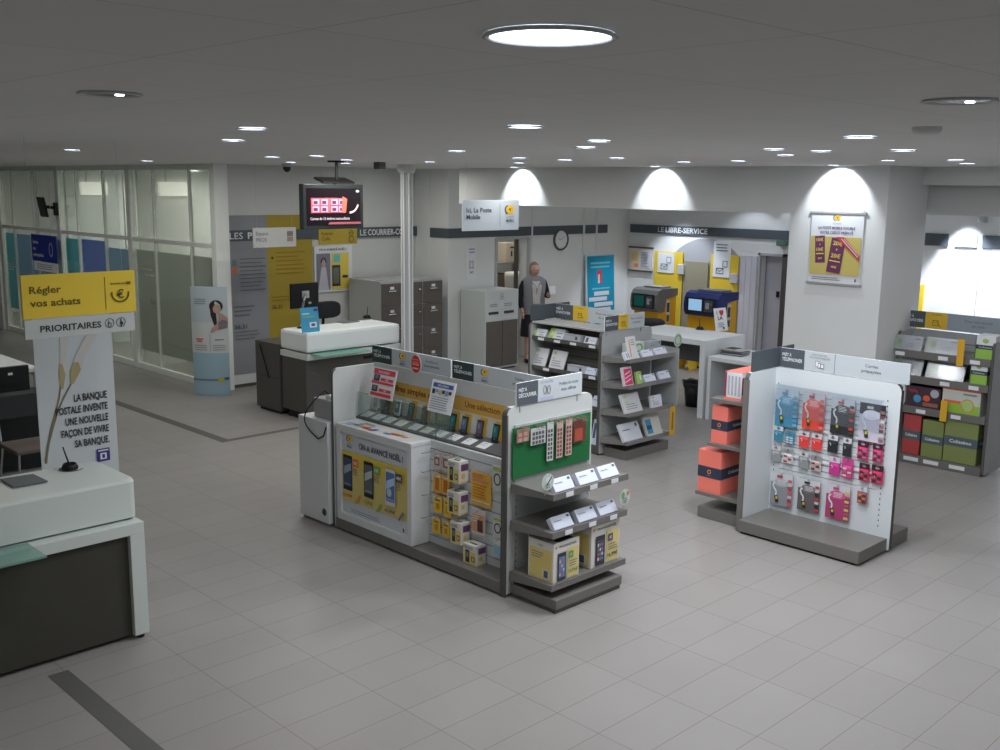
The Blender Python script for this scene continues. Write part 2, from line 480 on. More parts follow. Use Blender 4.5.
# coloured films on the further bays
g = G(); tl = filmmat('teal film', (40, 190, 205)); db = filmmat('deep blue film', (36, 116, 215)); mb = filmmat('mid blue film', (126, 178, 214))
g.box(PX + 0.012, PX + 0.016, 17.54, 18.12, 0.6, 1.92, tl)
g.build('blue_window_poster', None, 'teal strip poster on the glass just right of the blue post sign', 'poster')
g = G(); g.box(PX + 0.012, PX + 0.016, 16.48, 17.46, 0.9, 1.93, db); g.build('blue_window_poster', None, 'deep blue wide poster on the glass partition above the yellow sign', 'poster')
g = G(); g.box(PX + 0.012, PX + 0.016, 15.62, 16.42, 0.9, 1.84, mb); g.build('blue_window_poster', None, 'pale blue poster on the glass just right of the deep blue one', 'poster')
g = G(); g.box(PX + 0.012, PX + 0.016, 20.48, 21.0, 0.45, 1.90, tl)
fr = F(g, (PX - 0.02, 21.0, 1.2), (0, -1, 0), (0, 0, 1)); fr.lines(0.1, 0.12, 0.4, 3, 0.05, 0.02, TXT)
g.build('blue_window_poster', None, 'tall teal poster at the left edge of the photo behind the glass', 'poster')
g = G(); g.box(PX + 0.012, PX + 0.016, 18.42, 20.42, 0.9, 1.90, mb); g.build('blue_window_poster', None, 'broad grey blue poster behind the dark blue hanging notice', 'poster')
# dark blue notice hanging in front of the glass
g = G(); c = F(g, (6.95, 20.05, 1.52), (0, -1, 0), (0, 0, 1)); 
ny0, ny1 = 17.914, 18.997
g.box(6.95, 6.97, ny0, ny1, 1.50, 1.96, col((26, 44, 140)), 0.004)
fr = F(g, (6.95, ny1, 1.50), (0, -1, 0), (0, 0, 1))
fr.text('Service', 0.08, 0.30, 0.06, TXT, bold=True); fr.text('aux', 0.08, 0.19, 0.06, TXT, bold=True); fr.text('entreprises', 0.08, 0.08, 0.06, TXT, width=0.5, bold=True)
fr.ring(0.88, 0.22, 0.08, 0.015, TXT, ry=0.12)
t = thing('hanging_sign', 'dark blue hanging sign with white words over a pale strip at far left', 'sign', (6.96, 18.6, 1.3))
g.build('blue_panel', t)
g = G(); g.box(6.95, 6.97, ny0 - .03, ny1 - .06, 1.33, 1.49, PUREW, 0.003); fr = F(g, (6.95, ny1 - .06, 1.33), (0, -1, 0), (0, 0, 1)); fr.lines(0.15, 0.12, 0.7, 3, 0.035, 0.012, INKL, 0.1); g.build('lower_strip', t)
for y in (ny0 + .15, ny1 - .15):
    g = G(); g.tube((6.96, y, 1.93), (6.96, y, CH), 0.004, ALU, 5); g.build('wire', t)
# office behind the glass
g = G(); xa, xb = 7.615, 8.155; g.box(xa + .1, xa + .12, 15.36, 15.38, 2.86, CH, ALU); g.box(xa, xb, 15.34, 15.42, 2.674, 2.890, mat('lit office lamp', (240, 240, 235), 0.5, emit=(238, 238, 226), estr=1.1)); g.build('office_lamp', None, 'long lit rectangular lamp seen through the glass partition, right one', 'lamp')
g = G(); xa, xb = 7.524, 7.985; g.box(xa + .1, xa + .12, 18.11, 18.13, 2.86, CH, ALU); g.box(xa, xb, 18.08, 18.16, 2.651, 2.874, MATS['lit office lamp']); g.build('office_lamp', None, 'lit rectangular lamp seen through the glass partition, left one', 'lamp')
g = G(); g.box(8.2, 8.26, 12.9 + 5.0, 17.96, 0, CH, WALL); g.box(7.3, 10.8, 18.2, 18.26, 0, CH, WALL); g.box(7.3, 10.8, 15.46, 15.52, 0, CH, WALL); struct('wall_office', g)
g = G(); g.box(8.0, 9.6, 13.9, 14.7, 0.70, 0.74, WHITE, 0.004); t = g.build('office_desk', None, 'white office desk faintly seen behind the frosted glass', 'desk')
g = G(); g.box(8.02, 8.06, 13.95, 14.65, 0, 0.70, WHITE); g.build('leg', t); g = G(); g.box(9.54, 9.58, 13.95, 14.65, 0, 0.70, WHITE); g.build('leg', t)

# slim round column
t = thing('support_column', 'slim pale fluted column standing between the counter and the filing cabinets', 'column', (8.42, 10.3, 0))
g = G()
g.lathe((8.42, 10.3, 0), [(0.066, 0.0), (0.066, 3.04)], ALU, 28)
for i in range(6):
    a = 2 * math.pi * i / 6 + 0.3
    p = (8.42 + 0.066 * math.cos(a), 10.3 + 0.066 * math.sin(a))
    g.tube((p[0], p[1], 0.02), (p[0], p[1], 3.04), 0.012, WHITE, 8)
g.build('shaft', t)
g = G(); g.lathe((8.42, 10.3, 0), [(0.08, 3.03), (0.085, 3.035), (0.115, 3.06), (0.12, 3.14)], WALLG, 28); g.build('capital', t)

# ------------------------------------------------------------------ wall panels on the left back wall
g = G(); c = G()
g.box(7.37, 8.02, 12.965, 12.98, 0.19, 2.44, mat('grey wall vinyl', (140, 143, 148), 0.7))
fr = F(g, (7.37, 12.965, 0.19), (1, 0, 0), (0, 0, 1))
fr.rect(0.08, 1.55, 0.15, 1.64, INKL); fr.rect(0.08, 1.44, 0.15, 1.52, col((205, 110, 60)))
fr.lines(0.20, 1.65, 0.42, 9, 0.055, 0.014, col((105, 108, 114)))
fr.lines(0.08, 0.98, 0.35, 3, 0.06, 0.016, col((105, 108, 114))); fr.text('36.31', 0.08, 0.66, 0.06, col((95, 98, 104)), width=0.3, bold=True); fr.lines(0.08, 0.62, 0.45, 3, 0.05, 0.012, col((105, 108, 114)))
g.build('wall_information_panel', None, 'tall grey information panel on the left back wall under LES PR', 'wall panel')
g = G(); g.box(8.02, 8.79, 12.965, 12.98, 0.19, 2.44, YELD)
fr = F(g, (8.02, 12.965, 0.19), (1, 0, 0), (0, 0, 1)); BR = col((150, 118, 30))
fr.disc(0.08, 1.64, 0.02, 0.02, col((90, 70, 30))); fr.lines(0.14, 1.72, 0.5, 6, 0.06, 0.016, BR); fr.lines(0.05, 1.08, 0.45, 2, 0.05, 0.014, BR); fr.text('36.31', 0.05, 0.90, 0.06, col((120, 95, 30)), width=0.17, bold=True)
g.build('wall_information_panel', None, 'tall yellow information panel on the left back wall beside the grey one', 'wall panel')
g = G(); g.box(8.83, 9.52, 12.975, 12.99, 1.28, 1.97, PUREW)
fr = F(g, (8.83, 12.975, 1.28), (1, 0, 0), (0, 0, 1))
fr.text('ON A AVANCÉ NOËL !', 0.08, 0.62, 0.035, INK, width=0.5, bold=True)
fr.rect(0.03, 0.03, 0.28, 0.58, col((128, 128, 142))); fr.poly([(0.06, 0.03), (0.25, 0.03), (0.2, 0.38), (0.12, 0.38)], col((196, 196, 210))); fr.disc(0.16, 0.43, 0.035, 0.055, col((186, 160, 150))); fr.ring(0.16, 0.44, 0.055, 0.02, col((62, 52, 50)), a0=0, a1=180, ry=0.08)
fr.rect(0.30, 0.03, 0.62, 0.58, col((226, 206, 90))); fr.rect(0.34, 0.44, 0.46, 0.56, col((110, 190, 200)))
fr.rect(0.31, 0.08, 0.46, 0.40, col((60, 62, 66))); fr.rect(0.33, 0.12, 0.44, 0.36, col((112, 116, 112))); fr.rect(0.50, 0.2, 0.60, 0.24, INK)
g.build('wall_poster', None, 'white and yellow poster of a woman and a mobile phone on the back wall', 'poster')

# ------------------------------------------------------------------ hanging signs
def hang(name, label, x0, x1, y, z0, z1, m, deco, wires=True):
    t = thing(name, label, 'sign', ((x0 + x1) / 2, y, z0))
    g = G(); g.box(x0, x1, y, y + 0.02, z0, z1, m, 0.003); fr = F(g, (x0, y, z0), (1, 0, 0), (0, 0, 1)); deco(fr, x1 - x0, z1 - z0); g.build('panel', t)
    for x in (x0 + 0.06, x1 - 0.06):
        g = G(); g.tube((x, y + 0.01, z1), (x, y + 0.01, CH), 0.0013, ALU, 5); g.build('wire', t)
    return t
def deco(fr, w, h):
    fr.text('Espace', 0.04, h * 0.62, 0.05, INKL, bold=True); fr.text('PROS', 0.04, h * 0.3, 0.05, INKL, bold=True)
    fr.rect(w * 0.78, h * 0.55, w * 0.92, h * 0.80, col((120, 112, 110))); fr.rect(w * 0.78, h * 0.28, w * 0.92, h * 0.52, col((150, 130, 115)))
hang('hanging_sign', 'small pale grey hanging sign in front of the lettering LES PR', 7.219, 7.879, 12.0, 2.049, 2.309, mat('pale grey sign', (178, 180, 178), 0.6), deco)
def deco(fr, w, h):
    fr.text('Retrait', 0.04, h * 0.62, 0.05, col((110, 90, 20)), bold=True); fr.text('Colis', 0.04, h * 0.28, 0.05, col((110, 90, 20)), bold=True)
    d = col((80, 72, 40)); fr.ring(w * 0.84, h * 0.72, 0.045, 0.01, d, n=4, ry=0.05); fr.ring(w * 0.84, h * 0.32, 0.045, 0.01, d, n=10, ry=0.05); fr.line(w * .78, h * .72, w * .9, h * .72, 0.008, d)
hang('hanging_sign', 'small yellow hanging sign just below the television', 8.251, 8.897, 12.0, 2.057, 2.269, YELD, deco)
def deco(fr, w, h):
    fr.text('Ici, La Poste', 0.05, h * 0.60, 0.052, col((80, 84, 108)), width=w * 0.44, bold=True); fr.text('Mobile', 0.05, h * 0.38, 0.052, col((80, 84, 108)), width=w * 0.24, bold=True)
    fr.rect(w * 0.645, h * 0.12, w * 0.65, h * 0.9, INKL); fr.logo(w * 0.83, h * 0.68, 0.05)
hang('hanging_sign', 'white hanging sign with grey words and a round yellow logo', 7.742, 8.617, 8.5, 2.390, 2.730, mat('pale sign board', (196, 206, 214), 0.5), deco)
# the large sign over the near counter
sx0, sx1, sy = 2.30, 3.02, 6.5
t = thing('hanging_sign', 'yellow sign Régler vos achats over a white strip PRIORITAIRES at left', 'sign', ((sx0 + sx1) / 2, sy, 1.92))
g = G(); g.box(sx0, sx1, sy, sy + 0.02, 2.045, 2.315, YEL, 0.003); fr = F(g, (sx0, sy, 2.045), (1, 0, 0), (0, 0, 1)); OL = col((104, 92, 24))
fr.text('Régler', 0.045, 0.155, 0.045, OL, width=0.2, bold=True); fr.text('vos achats', 0.045, 0.075, 0.045, OL, width=0.31, bold=True)
fr.rect(0.515, 0.03, 0.519, 0.235, OL)
fr.ring(0.615, 0.125, 0.062, 0.012, OL, a0=170, a1=370, ry=0.06)
fr.text('€', 0.615, 0.095, 0.055, OL, 'c', bold=True)
for i in range(6): fr.rect(0.555 + i * 0.017, 0.185, 0.565 + i * 0.017, 0.195, OL)
fr.rect(0.655, 0.182, 0.685, 0.20, OL)
g.build('yellow_panel', t)
g = G(); g.box(sx0 + 0.005, sx1 - 0.015, sy, sy + 0.015, 1.92, 2.04, mat('white sign strip', (190, 196, 194), 0.5), 0.002); fr = F(g, (sx0 + 0.005, sy, 1.92), (1, 0, 0), (0, 0, 1))
fr.text('PRIORITAIRES', 0.09, 0.04, 0.04, INK, width=0.385, bold=True)
for i in range(2): fr.ring(0.53 + i * 0.075, 0.062, 0.031, 0.004, INK)
fr.ring(0.53, 0.052, 0.014, 0.004, INK); fr.line(0.525, 0.055, 0.522, 0.08, 0.006, INK); fr.line(0.605, 0.035, 0.605, 0.085, 0.008, INK); fr.disc(0.608, 0.056, 0.010, 0.012, INK)
g.build('white_strip', t)
for x in (sx0 + 0.08, sx1 - 0.08):
    g = G(); g.tube((x, sy + 0.01, 2.315), (x, sy + 0.01, CH), 0.0010, ALU, 5); g.build('wire', t)

# television
t = thing('ceiling_television', 'black television hanging from the ceiling showing a red framed sheet of stamps', 'television', (6.75, 9.5, 2.39))
g = G(); tx0, tx1, tz0, tz1 = 6.335, 7.135, 2.40, 2.885
g.box(tx0, tx1, 9.5, 9.58, tz0, tz1, mat('television casing', (44, 50, 52), 0.4), 0.008); g.build('casing', t)
g = G(); g.box(tx0 + 0.045, tx1 - 0.045, 9.494, 9.499, tz0 + 0.045, tz1 - 0.045, mat('dark screen', (22, 16, 20), 0.2, emit=(34, 24, 32), estr=0.6))
fr = F(g, (tx0 + 0.045, 9.494, tz0 + 0.045), (1, 0, 0), (0, 0, 1))
def glow(n, rgb, s=0.8): return mat(n, rgb, 0.5, emit=rgb, estr=s)
fr.rect(0.05, 0.13, 0.50, 0.29, glow('screen red', (226, 96, 104), .35)); 
for i, x in enumerate((0.07, 0.18, 0.31, 0.41)):
    for z in (0.14, 0.215):
        fr.rect(x, z, x + 0.085, z + 0.06, glow('screen lilac', (190, 180, 222), .35)); fr.rect(x + 0.012, z + 0.01, x + 0.065, z + 0.045, glow('screen plum', (110, 50, 80), .3))
fr.poly([(0.44, 0.13), (0.50, 0.13), (0.52, 0.28), (0.46, 0.31)], glow('screen coral', (240, 110, 90), .4))
fr.ring(0.55, 0.25, 0.13, 0.022, glow('screen pink white', (230, 200, 200), .5), a0=270, a1=345, ry=0.13)
fr.disc(0.66, 0.365, 0.025, 0.015, glow('screen white', (200, 200, 210), .5))
fr.text('Carnet de 12 timbres autocollants', 0.03, 0.055, 0.03, glow('screen pale', (205, 190, 200), .4), width=0.52, bold=True)
fr.poly([(0.26, 0.005), (0.70, 0.005), (0.70, 0.03), (0.28, 0.03)], glow('screen rose', (170, 90, 100), .3))
g.build('screen', t)
g = G(); g.tube((6.82, 9.56, 2.93), (6.82, 9.56, CH), 0.018, BLACK); g.obox(Vector((6.60, 9.5, 2.89)), Vector((0.42, 0, 0)), Vector((0, 0.18, 0.05)), Vector((0, 0, 0.02)), BLACK); g.tube((6.82, 9.56, 2.7), (6.82, 9.6, 2.92), 0.02, BLACK)
g.box(6.74, 6.90, 9.50, 9.62, CH - 0.02, CH, BLACK); g.build('ceiling_mount', t)
# small screen on the partition
t = thing('wall_bracket_screen', 'small black screen seen edge on, on a bracket on the glass partition post', 'screen', (7.0, 18.25, 2.2))
g = G(); g.obox(Vector((6.97, 18.25, 2.27)), Vector((0.03, -0.02, 0)), Vector((0.05, 0.42, 0)), Vector((-0.06, 0, 0.34)), BLACK, 0.008); g.build('screen', t)
g = G(); g.tube((6.98, 18.4, 2.45), (7.15, 18.25, 2.42), 0.03, BLACK); g.box(7.1, 7.15, 18.2, 18.3, 2.3, 2.52, BLACK); g.build('bracket', t)

# ceiling cameras
def dome(x, y, label):
    t = thing('dome_camera', label, 'camera', (x, y, CH - 0.12))
    g = G(); g.lathe((x, y, 0), [(0.065, CH), (0.065, CH - 0.035), (0.055, CH - 0.045)], LGREY, 20); g.build('housing', t)
    g = G(); g.lathe((x, y, 0), [(0.052, CH - 0.04), (0.05, CH - 0.07), (0.036, CH - 0.095), (0.014, CH - 0.11), (0.001, CH - 0.112)], BLACK, 20); g.build('dome', t)
dome(7.437, 11.5, 'black dome camera under the ceiling left of the television')
dome(4.1, 15.2, 'black dome camera under the ceiling before the glass partition at far left')
g = G(); g.box(7.40, 7.50, 9.55, 9.65, CH - 0.08, CH, DGREY, 0.006); g.build('ceiling_sensor', None, 'small dark box sensor under the ceiling left of the slim column', 'sensor')
g = G(); cx, cy = 4.269, 1.878
g.lathe((cx, cy, 0), [(0.058, CH), (0.058, CH - 0.012), (0.05, CH - 0.026), (0.02, CH - 0.03), (0.001, CH - 0.03)], WALL, 24); g.build('smoke_detector', None, 'round grey smoke detector on the ceiling near the upper right', 'smoke detector')

# clock
t = thing('wall_clock', 'round wall clock with a white face and dark rim on the alcove wall', 'clock', (13.41, 12.2, 1.8))
g = G(); g.lathe((13.41, 12.2, 1.985), [(0.001, -0.012), (0.155, -0.012), (0.16, -0.03), (0.185, -0.03), (0.19, -0.01), (0.19, 0.0)], DGREY, 32, 'Y'); g.build('rim', t)
g = G(); fr = F(g, (13.41, 12.186, 1.985), (1, 0, 0), (0, 0, 1)); fr.disc(0, 0, 0.157, 0.157, PUREW, 32)
for i in range(12): 
    a = R(i * 30); fr.line(0.13 * math.cos(a), 0.13 * math.sin(a), 0.147 * math.cos(a), 0.147 * math.sin(a), 0.008, INKL)
g.build('face', t)
g = G(); fr = F(g, (13.41, 12.184, 1.985), (1, 0, 0), (0, 0, 1)); fr.line(0, 0, -0.07, 0.02, 0.01, INKL); fr.line(0, 0, 0.09, 0.05, 0.007, INKL); g.build('hand', t)

# ------------------------------------------------------------------ downlights
LAMPON = mat('lit lamp reflector', (255, 255, 255), 0.4, emit=(225, 236, 255), estr=9.0)
LAMPDIM = mat('dim lamp reflector', (150, 155, 160), 0.15, metal=0.7)
def downlight(x, y, r, lit, label, z=CH):
    t = thing('recessed_downlight', label, 'ceiling light', (x, y, z - 0.012), 'recessed round downlights in the ceiling')
    g = G(); g.lathe((x, y, 0), [(r, z - 0.001), (r + 0.006, z - 0.007), (r - 0.005, z - 0.008), (r - 0.007, z - 0.001)], WALL, 32); g.build('rim', t)
    g = G(); rr = r - 0.006
    if lit:
        g.face([(x + rr * math.cos(2 * math.pi * i / 28), y + rr * math.sin(2 * math.pi * i / 28), z - 0.004) for i in range(28)], LAMPON)
    else:
        g.lathe((x, y, 0), [(rr, z - 0.002), (rr * 0.7, z - 0.005), (0.001, z - 0.003)], mat('unlit lamp well', (70, 74, 76), 0.3, metal=0.4), 28)
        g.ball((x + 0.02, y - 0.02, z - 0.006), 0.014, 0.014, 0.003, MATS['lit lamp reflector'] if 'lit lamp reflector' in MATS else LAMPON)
    g.build('reflector', t)
    return t
LIT = [
  ((550,34), 0.112, 1, 'largest lit downlight, at the top of the photo'),
  ((110,93), 0.09, 0, 'unlit wide downlight with a dark well at the upper left'),
  ((960,100), 0.10, 0, 'unlit wide downlight with a dark well at the upper right edge'),
  ((252,128), 0.07, 1, 'lit downlight nearest the camera in the left half of the ceiling'),
  ((233,140), 0.07, 1, 'lit downlight just behind the nearest one in the left half'),
  ((72,150), 0.07, 1, 'lit downlight above the yellow Régler vos achats sign'),
  ((147,161), 0.07, 1, 'lit downlight in front of the glass partition bay by the corner'),
  ((38,166), 0.07, 1, 'lit downlight over the far left glass bays'),
  ((272,157), 0.07, 1, 'lit downlight left of the pair before the television'),
  ((317,156), 0.07, 1, 'lit downlight nearest in front of the television mount'),
  ((295,165), 0.06, 1, 'lit downlight just left of the television mount'),
  ((347,160), 0.07, 1, 'lit downlight right of the television mount'),
  ((372,166), 0.06, 1, 'lit downlight between the television and the slim column'),
  ((430,162), 0.06, 1, 'lit downlight just right of the slim column'),
  ((457,151), 0.07, 1, 'lit downlight up and right of the slim column'),
  ((525,126), 0.08, 1, 'lit downlight directly below the largest one in the photo'),
  ((519,158), 0.07, 1, 'lit downlight nearer the camera over the white hanging sign with the round yellow logo'),
  ((519,164), 0.06, 1, 'lit downlight farther back over the white hanging sign with the round yellow logo'),
  ((565,161), 0.07, 1, 'lit downlight before the left wall wash light'),
  ((586,147), 0.07, 1, 'lit downlight, farther of a close pair above the alcove'),
  ((599,140.5), 0.07, 1, 'lit downlight, nearer of a close pair above the alcove'),
  ((617,158), 0.07, 1, 'lit downlight left of the middle wall wash light'),
  ((684,162), 0.07, 1, 'lit downlight right of the middle wall wash light'),
  ((738,161), 0.07, 1, 'lit downlight between the middle and right wall wash lights'),
  ((774,149), 0.07, 1, 'lit downlight, nearer of a staggered pair above the poster pillar'),
  ((786,155), 0.07, 1, 'lit downlight, farther of a staggered pair above the poster pillar'),
  ((821,151), 0.07, 1, 'lit downlight straight above the pillar poster'),
  ((860,136.5), 0.08, 1, 'lit downlight nearest the camera above the poster pillar'),
  ((903,150), 0.08, 1, 'lit downlight above the right corner of the pillar'),
  ((888,160.5), 0.06, 1, 'lit downlight close to the top right corner of the pillar'),
  ((956,160), 0.07, 1, 'lit downlight nearer of the pair at the right edge'),
  ((967,164), 0.07, 1, 'lit downlight farther of the pair at the right edge'),
]
DLPOS = [
  (1.358, 1.270, 3.140), (1.384, 3.080, 3.140), (3.077, 1.264, 3.140), (2.676, 4.429, 3.140), (3.338, 5.748, 3.140), (3.629, 8.866, 3.140), (5.993, 12.392, 3.140), (4.6, 15.8, 3.14),
  (5.649, 8.996, 3.140), (5.643, 8.216, 3.140), (7.1, 10.9, 3.14), (6.696, 9.194, 3.140), (7.7, 10.6, 3.14), (7.636, 8.932, 3.140), (5.326, 5.917, 3.140), (3.291, 3.217, 3.140),
  (6.880, 6.795, 3.140), (8.317, 8.213, 3.140), (7.558, 6.841, 3.140), (5.201, 4.526, 3.140), (4.525, 3.843, 3.140), (7.226, 5.924, 3.140), (8.555, 6.163, 3.140), (8.418, 5.456, 3.140),
  (6.034, 3.645, 3.140), (7.102, 4.185, 3.140), (6.477, 3.556, 3.140), (4.839, 2.455, 3.140), (6.541, 3.021, 3.140), (8.709, 4.147, 3.140), (8.752, 3.586, 3.140), (9.846, 3.931, 3.140)]
SPOTS = []
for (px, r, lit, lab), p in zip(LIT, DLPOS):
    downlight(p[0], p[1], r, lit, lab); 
    if lit: SPOTS.append((p[0], p[1], r))
for y, lab in ((10.135, 'wall wash light over the left white pool on the bulkhead'), (7.749, 'wall wash light over the middle white pool on the bulkhead'), (5.432, 'wall wash light over the white pool above the pillar poster')):
    downlight(10.17, y, 0.06, 1, lab)
# ------------------------------------------------------------------ near counter on the left
t = thing('service_counter', 'white topped counter with a dark panelled front at the lower left', 'counter', (1.4, 6.3, 0))
def sidebox(g, x0, x1, y0, y1, z0, z1, m, r, seg=8):
    """box with its two right hand vertical edges rounded"""
    pts = [(x0, y0)]
    for i in range(seg + 1):
        a = R(-90 + 90 * i / seg); pts.append((x1 - r + r * math.cos(a), y0 + r + r * math.sin(a)))
    for i in range(seg + 1):
        a = R(90 * i / seg); pts.append((x1 - r + r * math.cos(a), y1 - r + r * math.sin(a)))
    pts.append((x0, y1))
    g.rings([[Vector((x, y, z0)) for x, y in pts], [Vector((x, y, z1 - 0.02)) for x, y in pts],
             [Vector((x0 if x == x0 else x - 0.006, y + (0.006 if y < (y0 + y1) / 2 else -0.006), z1 - 0.005)) for x, y in pts],
             [Vector((x0 if x == x0 else x - 0.02, y + (0.02 if y < (y0 + y1) / 2 else -0.02), z1)) for x, y in pts]], m, smooth=False)
CW = mat('white counter laminate', (206, 214, 210), 0.45)
g = G(); sidebox(g, -0.2, 2.775, 6.10, 6.70, 0.79, 1.04, CW, 0.05); g.build('top_box', t)
g = G(); g.box(-0.2, 2.775, 6.02, 6.12, 0.70, 0.775, CW, 0.004); g.box(2.68, 2.775, 6.02, 6.12, 0.03, 0.70, CW, 0.004); g.box(2.70, 2.775, 6.12, 6.72, 0.03, 0.775, CW, 0.004); g.box(-0.2, 2.75, 6.12, 6.72, 0.70, 0.775, CW); g.build('frame', t)
g = G(); g.box(-0.2, 2.68, 6.06, 6.10, 0.03, 0.70, mat('dark brown laminate', (66, 65, 58), 0.6, noise=0.1, nscale=25)); g.box(-0.2, 2.70, 6.64, 6.70, 0.03, 0.70, DGREY); g.build('front_panel', t)
g = G()
for x, y in ((2.735, 6.07), (2.735, 6.62)): g.lathe((x, y, 0), [(0.025, 0.0), (0.025, 0.03)], BLACK, 12)
g.box(-0.15, 2.6, 6.12, 6.62, 0.0, 0.03, BLACK); g.build('foot', t)
g = G(); g.box(0.6, 2.09, 5.80, 6.10, 0.765, 0.777, GGREEN, 0.004); g.build('glass_shelf', t)
g = G()
P = [(2.127, 6.603, 1.045), (2.320, 6.582, 1.045), (2.328, 6.362, 1.045), (2.128, 6.368, 1.045)]
g.rings([[Vector(p) for p in P], [Vector(p) + Vector((0, 0, 0.008)) for p in P]], mat('slate grey pad', (100, 106, 108), 0.6), smooth=False)
g.build('counter_pad', None, 'slate grey writing pad lying on the white counter top at lower left', 'pad')
def chained_pen(x, y, z, label, lean=(-0.03, 0.02)):
    t = thing('chained_pen', label, 'pen', (x, y, z))
    g = G(); g.lathe((x, y, z), [(0.05, 0.0), (0.052, 0.012), (0.045, 0.03), (0.04, 0.038), (0.034, 0.02), (0.001, 0.018)], BLACK, 20); g.build('holder', t)
    g = G(); a = Vector((x, y, z + 0.02)); b = a + Vector((lean[0], lean[1], 0.13)); g.tube(a, b, 0.006, BLACK, 8, 0.004); g.build('pen', t)
    g = G(); pts = [Vector((x + 0.05 * math.cos(k * .5) * (1 + .06 * k), y + 0.05 * math.sin(k * .5) * (1 + .06 * k), z + 0.004)) for k in range(12)]
    g.path(pts, 0.0025, BLACK, 5); g.build('cord', t)
chained_pen(2.555, 6.585, 1.04, 'black pen in a round holder on the white counter at lower left')

# roll up banner
t = thing('roll_up_banner', 'white roll up banner with two grey wheat like flowers and black slogan', 'banner', (3.03, 7.6, 0))
bx0, bx1 = 2.745, 3.325; bw = bx1 - bx0
g = G(); g.box(bx0, bx1, 7.6, 7.604, 0.10, 1.97, mat('banner cloth', (205, 212, 214), 0.6)); fr = F(g, (bx0, 7.6, 0), (1, 0, 0), (0, 0, 1))
fr.off = 0.002
stem = col((124, 118, 100)); 
def taper(pts, w0, w1, m):
    d = fr.lift(); V = []
    for i, (x, y) in enumerate(pts):
        k = i / (len(pts) - 1); w = (w0 + (w1 - w0) * k) / 2
        a = pts[max(0, i - 1)]; b = pts[min(len(pts) - 1, i + 1)]; L = math.hypot(b[0] - a[0], b[1] - a[1]); nx, ny = -(b[1] - a[1]) / L, (b[0] - a[0]) / L
        V += [fr.at(x + nx * w, y + ny * w, d), fr.at(x - nx * w, y - ny * w, d)]
    g.mesh(V, [(2 * i, 2 * i + 1, 2 * i + 3, 2 * i + 2) for i in range(len(pts) - 1)], m)
taper([(0.03, 0.83), (0.05, 0.95), (0.08, 1.07), (0.12, 1.19), (0.155, 1.30), (0.175, 1.40), (0.19, 1.50)], 0.019, 0.010, stem)
taper([(0.03, 0.85), (0.06, 0.98), (0.10, 1.10), (0.14, 1.21), (0.20, 1.32), (0.25, 1.40), (0.29, 1.49)], 0.019, 0.010, stem)
for (cx, pts) in ((0, [(0.175, 1.37), (0.165, 1.48), (0.185, 1.60), (0.19, 1.78), (0.26, 1.78), (0.225, 1.60), (0.215, 1.47), (0.19, 1.37)]), (1, [(0.245, 1.40), (0.25, 1.50), (0.30, 1.62), (0.40, 1.78), (0.48, 1.78), (0.38, 1.62), (0.33, 1.50), (0.27, 1.40)])):
    fr.poly(pts, col((206, 206, 202))); 
    fr.poly([(a, b) if b < 1.56 else (pts[1][0] * .5 + a * .5, 1.56) for a, b in pts], col((178, 166, 122)))
for i, (s_, w) in enumerate((('LA BANQUE', .25), ('POSTALE INVENTE', .39), ('UNE NOUVELLE', .325), ('FAÇON DE VIVRE', .36), ('SA BANQUE.', .265))):
    fr.text(s_, 0.515, 1.265 - i * 0.087, 0.055, col((44, 44, 46)), 'r', width=w, bold=True)
fr.rect(0.41, 0.775, 0.51, 0.875, col((66, 56, 130))); fr.rect(0.435, 0.79, 0.485, 0.84, PUREW); fr.rect(0.45, 0.80, 0.47, 0.83, col((66, 56, 130))); fr.rect(0.42, 0.855, 0.50, 0.865, PUREW)
g.build('banner_cloth', t)
g = G(); g.box(bx0 - 0.02, bx1 + 0.02, 7.53, 7.68, 0.0, 0.09, ALU, 0.01); g.build('base', t)
g = G(); g.tube((3.03, 7.625, 0.08), (3.03, 7.625, 1.98), 0.012, ALU); g.build('pole', t)
g = G(); g.box(bx0, bx1, 7.592, 7.622, 1.965, 1.99, ALU, 0.004); g.build('top_rail', t)

# dark work place far behind the near counter
DKS = mat('black blue casing', (20, 27, 28), 0.5)
t = thing('computer_desk', 'black desk with a closed black front at the left edge behind the banner', 'desk', (3.2, 10.8, 0))
g = G(); g.box(1.6, 4.02, 10.50, 11.20, 0.68, 0.72, mat('black desk board', (20, 25, 26), 0.5), 0.005); g.build('desk_top', t)
g = G(); g.box(1.6, 4.0, 10.53, 10.56, 0.02, 0.68, DKS); g.build('modesty_panel', t)
g = G(); g.box(3.95, 4.0, 10.56, 11.17, 0, 0.68, DKS); g.build('side_panel', t)
t = thing('desktop_screen', 'large black screen back seen at the left edge on the black desk', 'screen', (3.45, 10.85, 0.72))
g = G(); g.box(2.95, 3.86, 10.85, 10.90, 0.76, 1.02, DKS, 0.01); fr = F(g, (2.95, 10.85, 0.76), (1, 0, 0), (0, 0, 1)); fr.rect(0.70, 0.175, 0.745, 0.20, PUREW); fr.rect(0.62, 0.05, 0.78, 0.09, col((14, 18, 20))); g.build('casing', t)
g = G(); g.box(3.35, 3.5, 10.87, 10.92, 0.72, 0.80, DKS, 0.005); g.box(3.25, 3.6, 10.80, 11.0, 0.72, 0.735, DKS, 0.004); g.build('stand', t)
t = thing('side_chair', 'chair with a brown grey seat and metal legs before the black desk', 'chair', (3.5, 9.75, 0))
BS = mat('brown seat cloth', (108, 98, 94), 0.9)
g = G(); g.box(3.22, 3.72, 9.50, 9.98, 0.43, 0.47, BS, 0.015); g.build('seat', t)
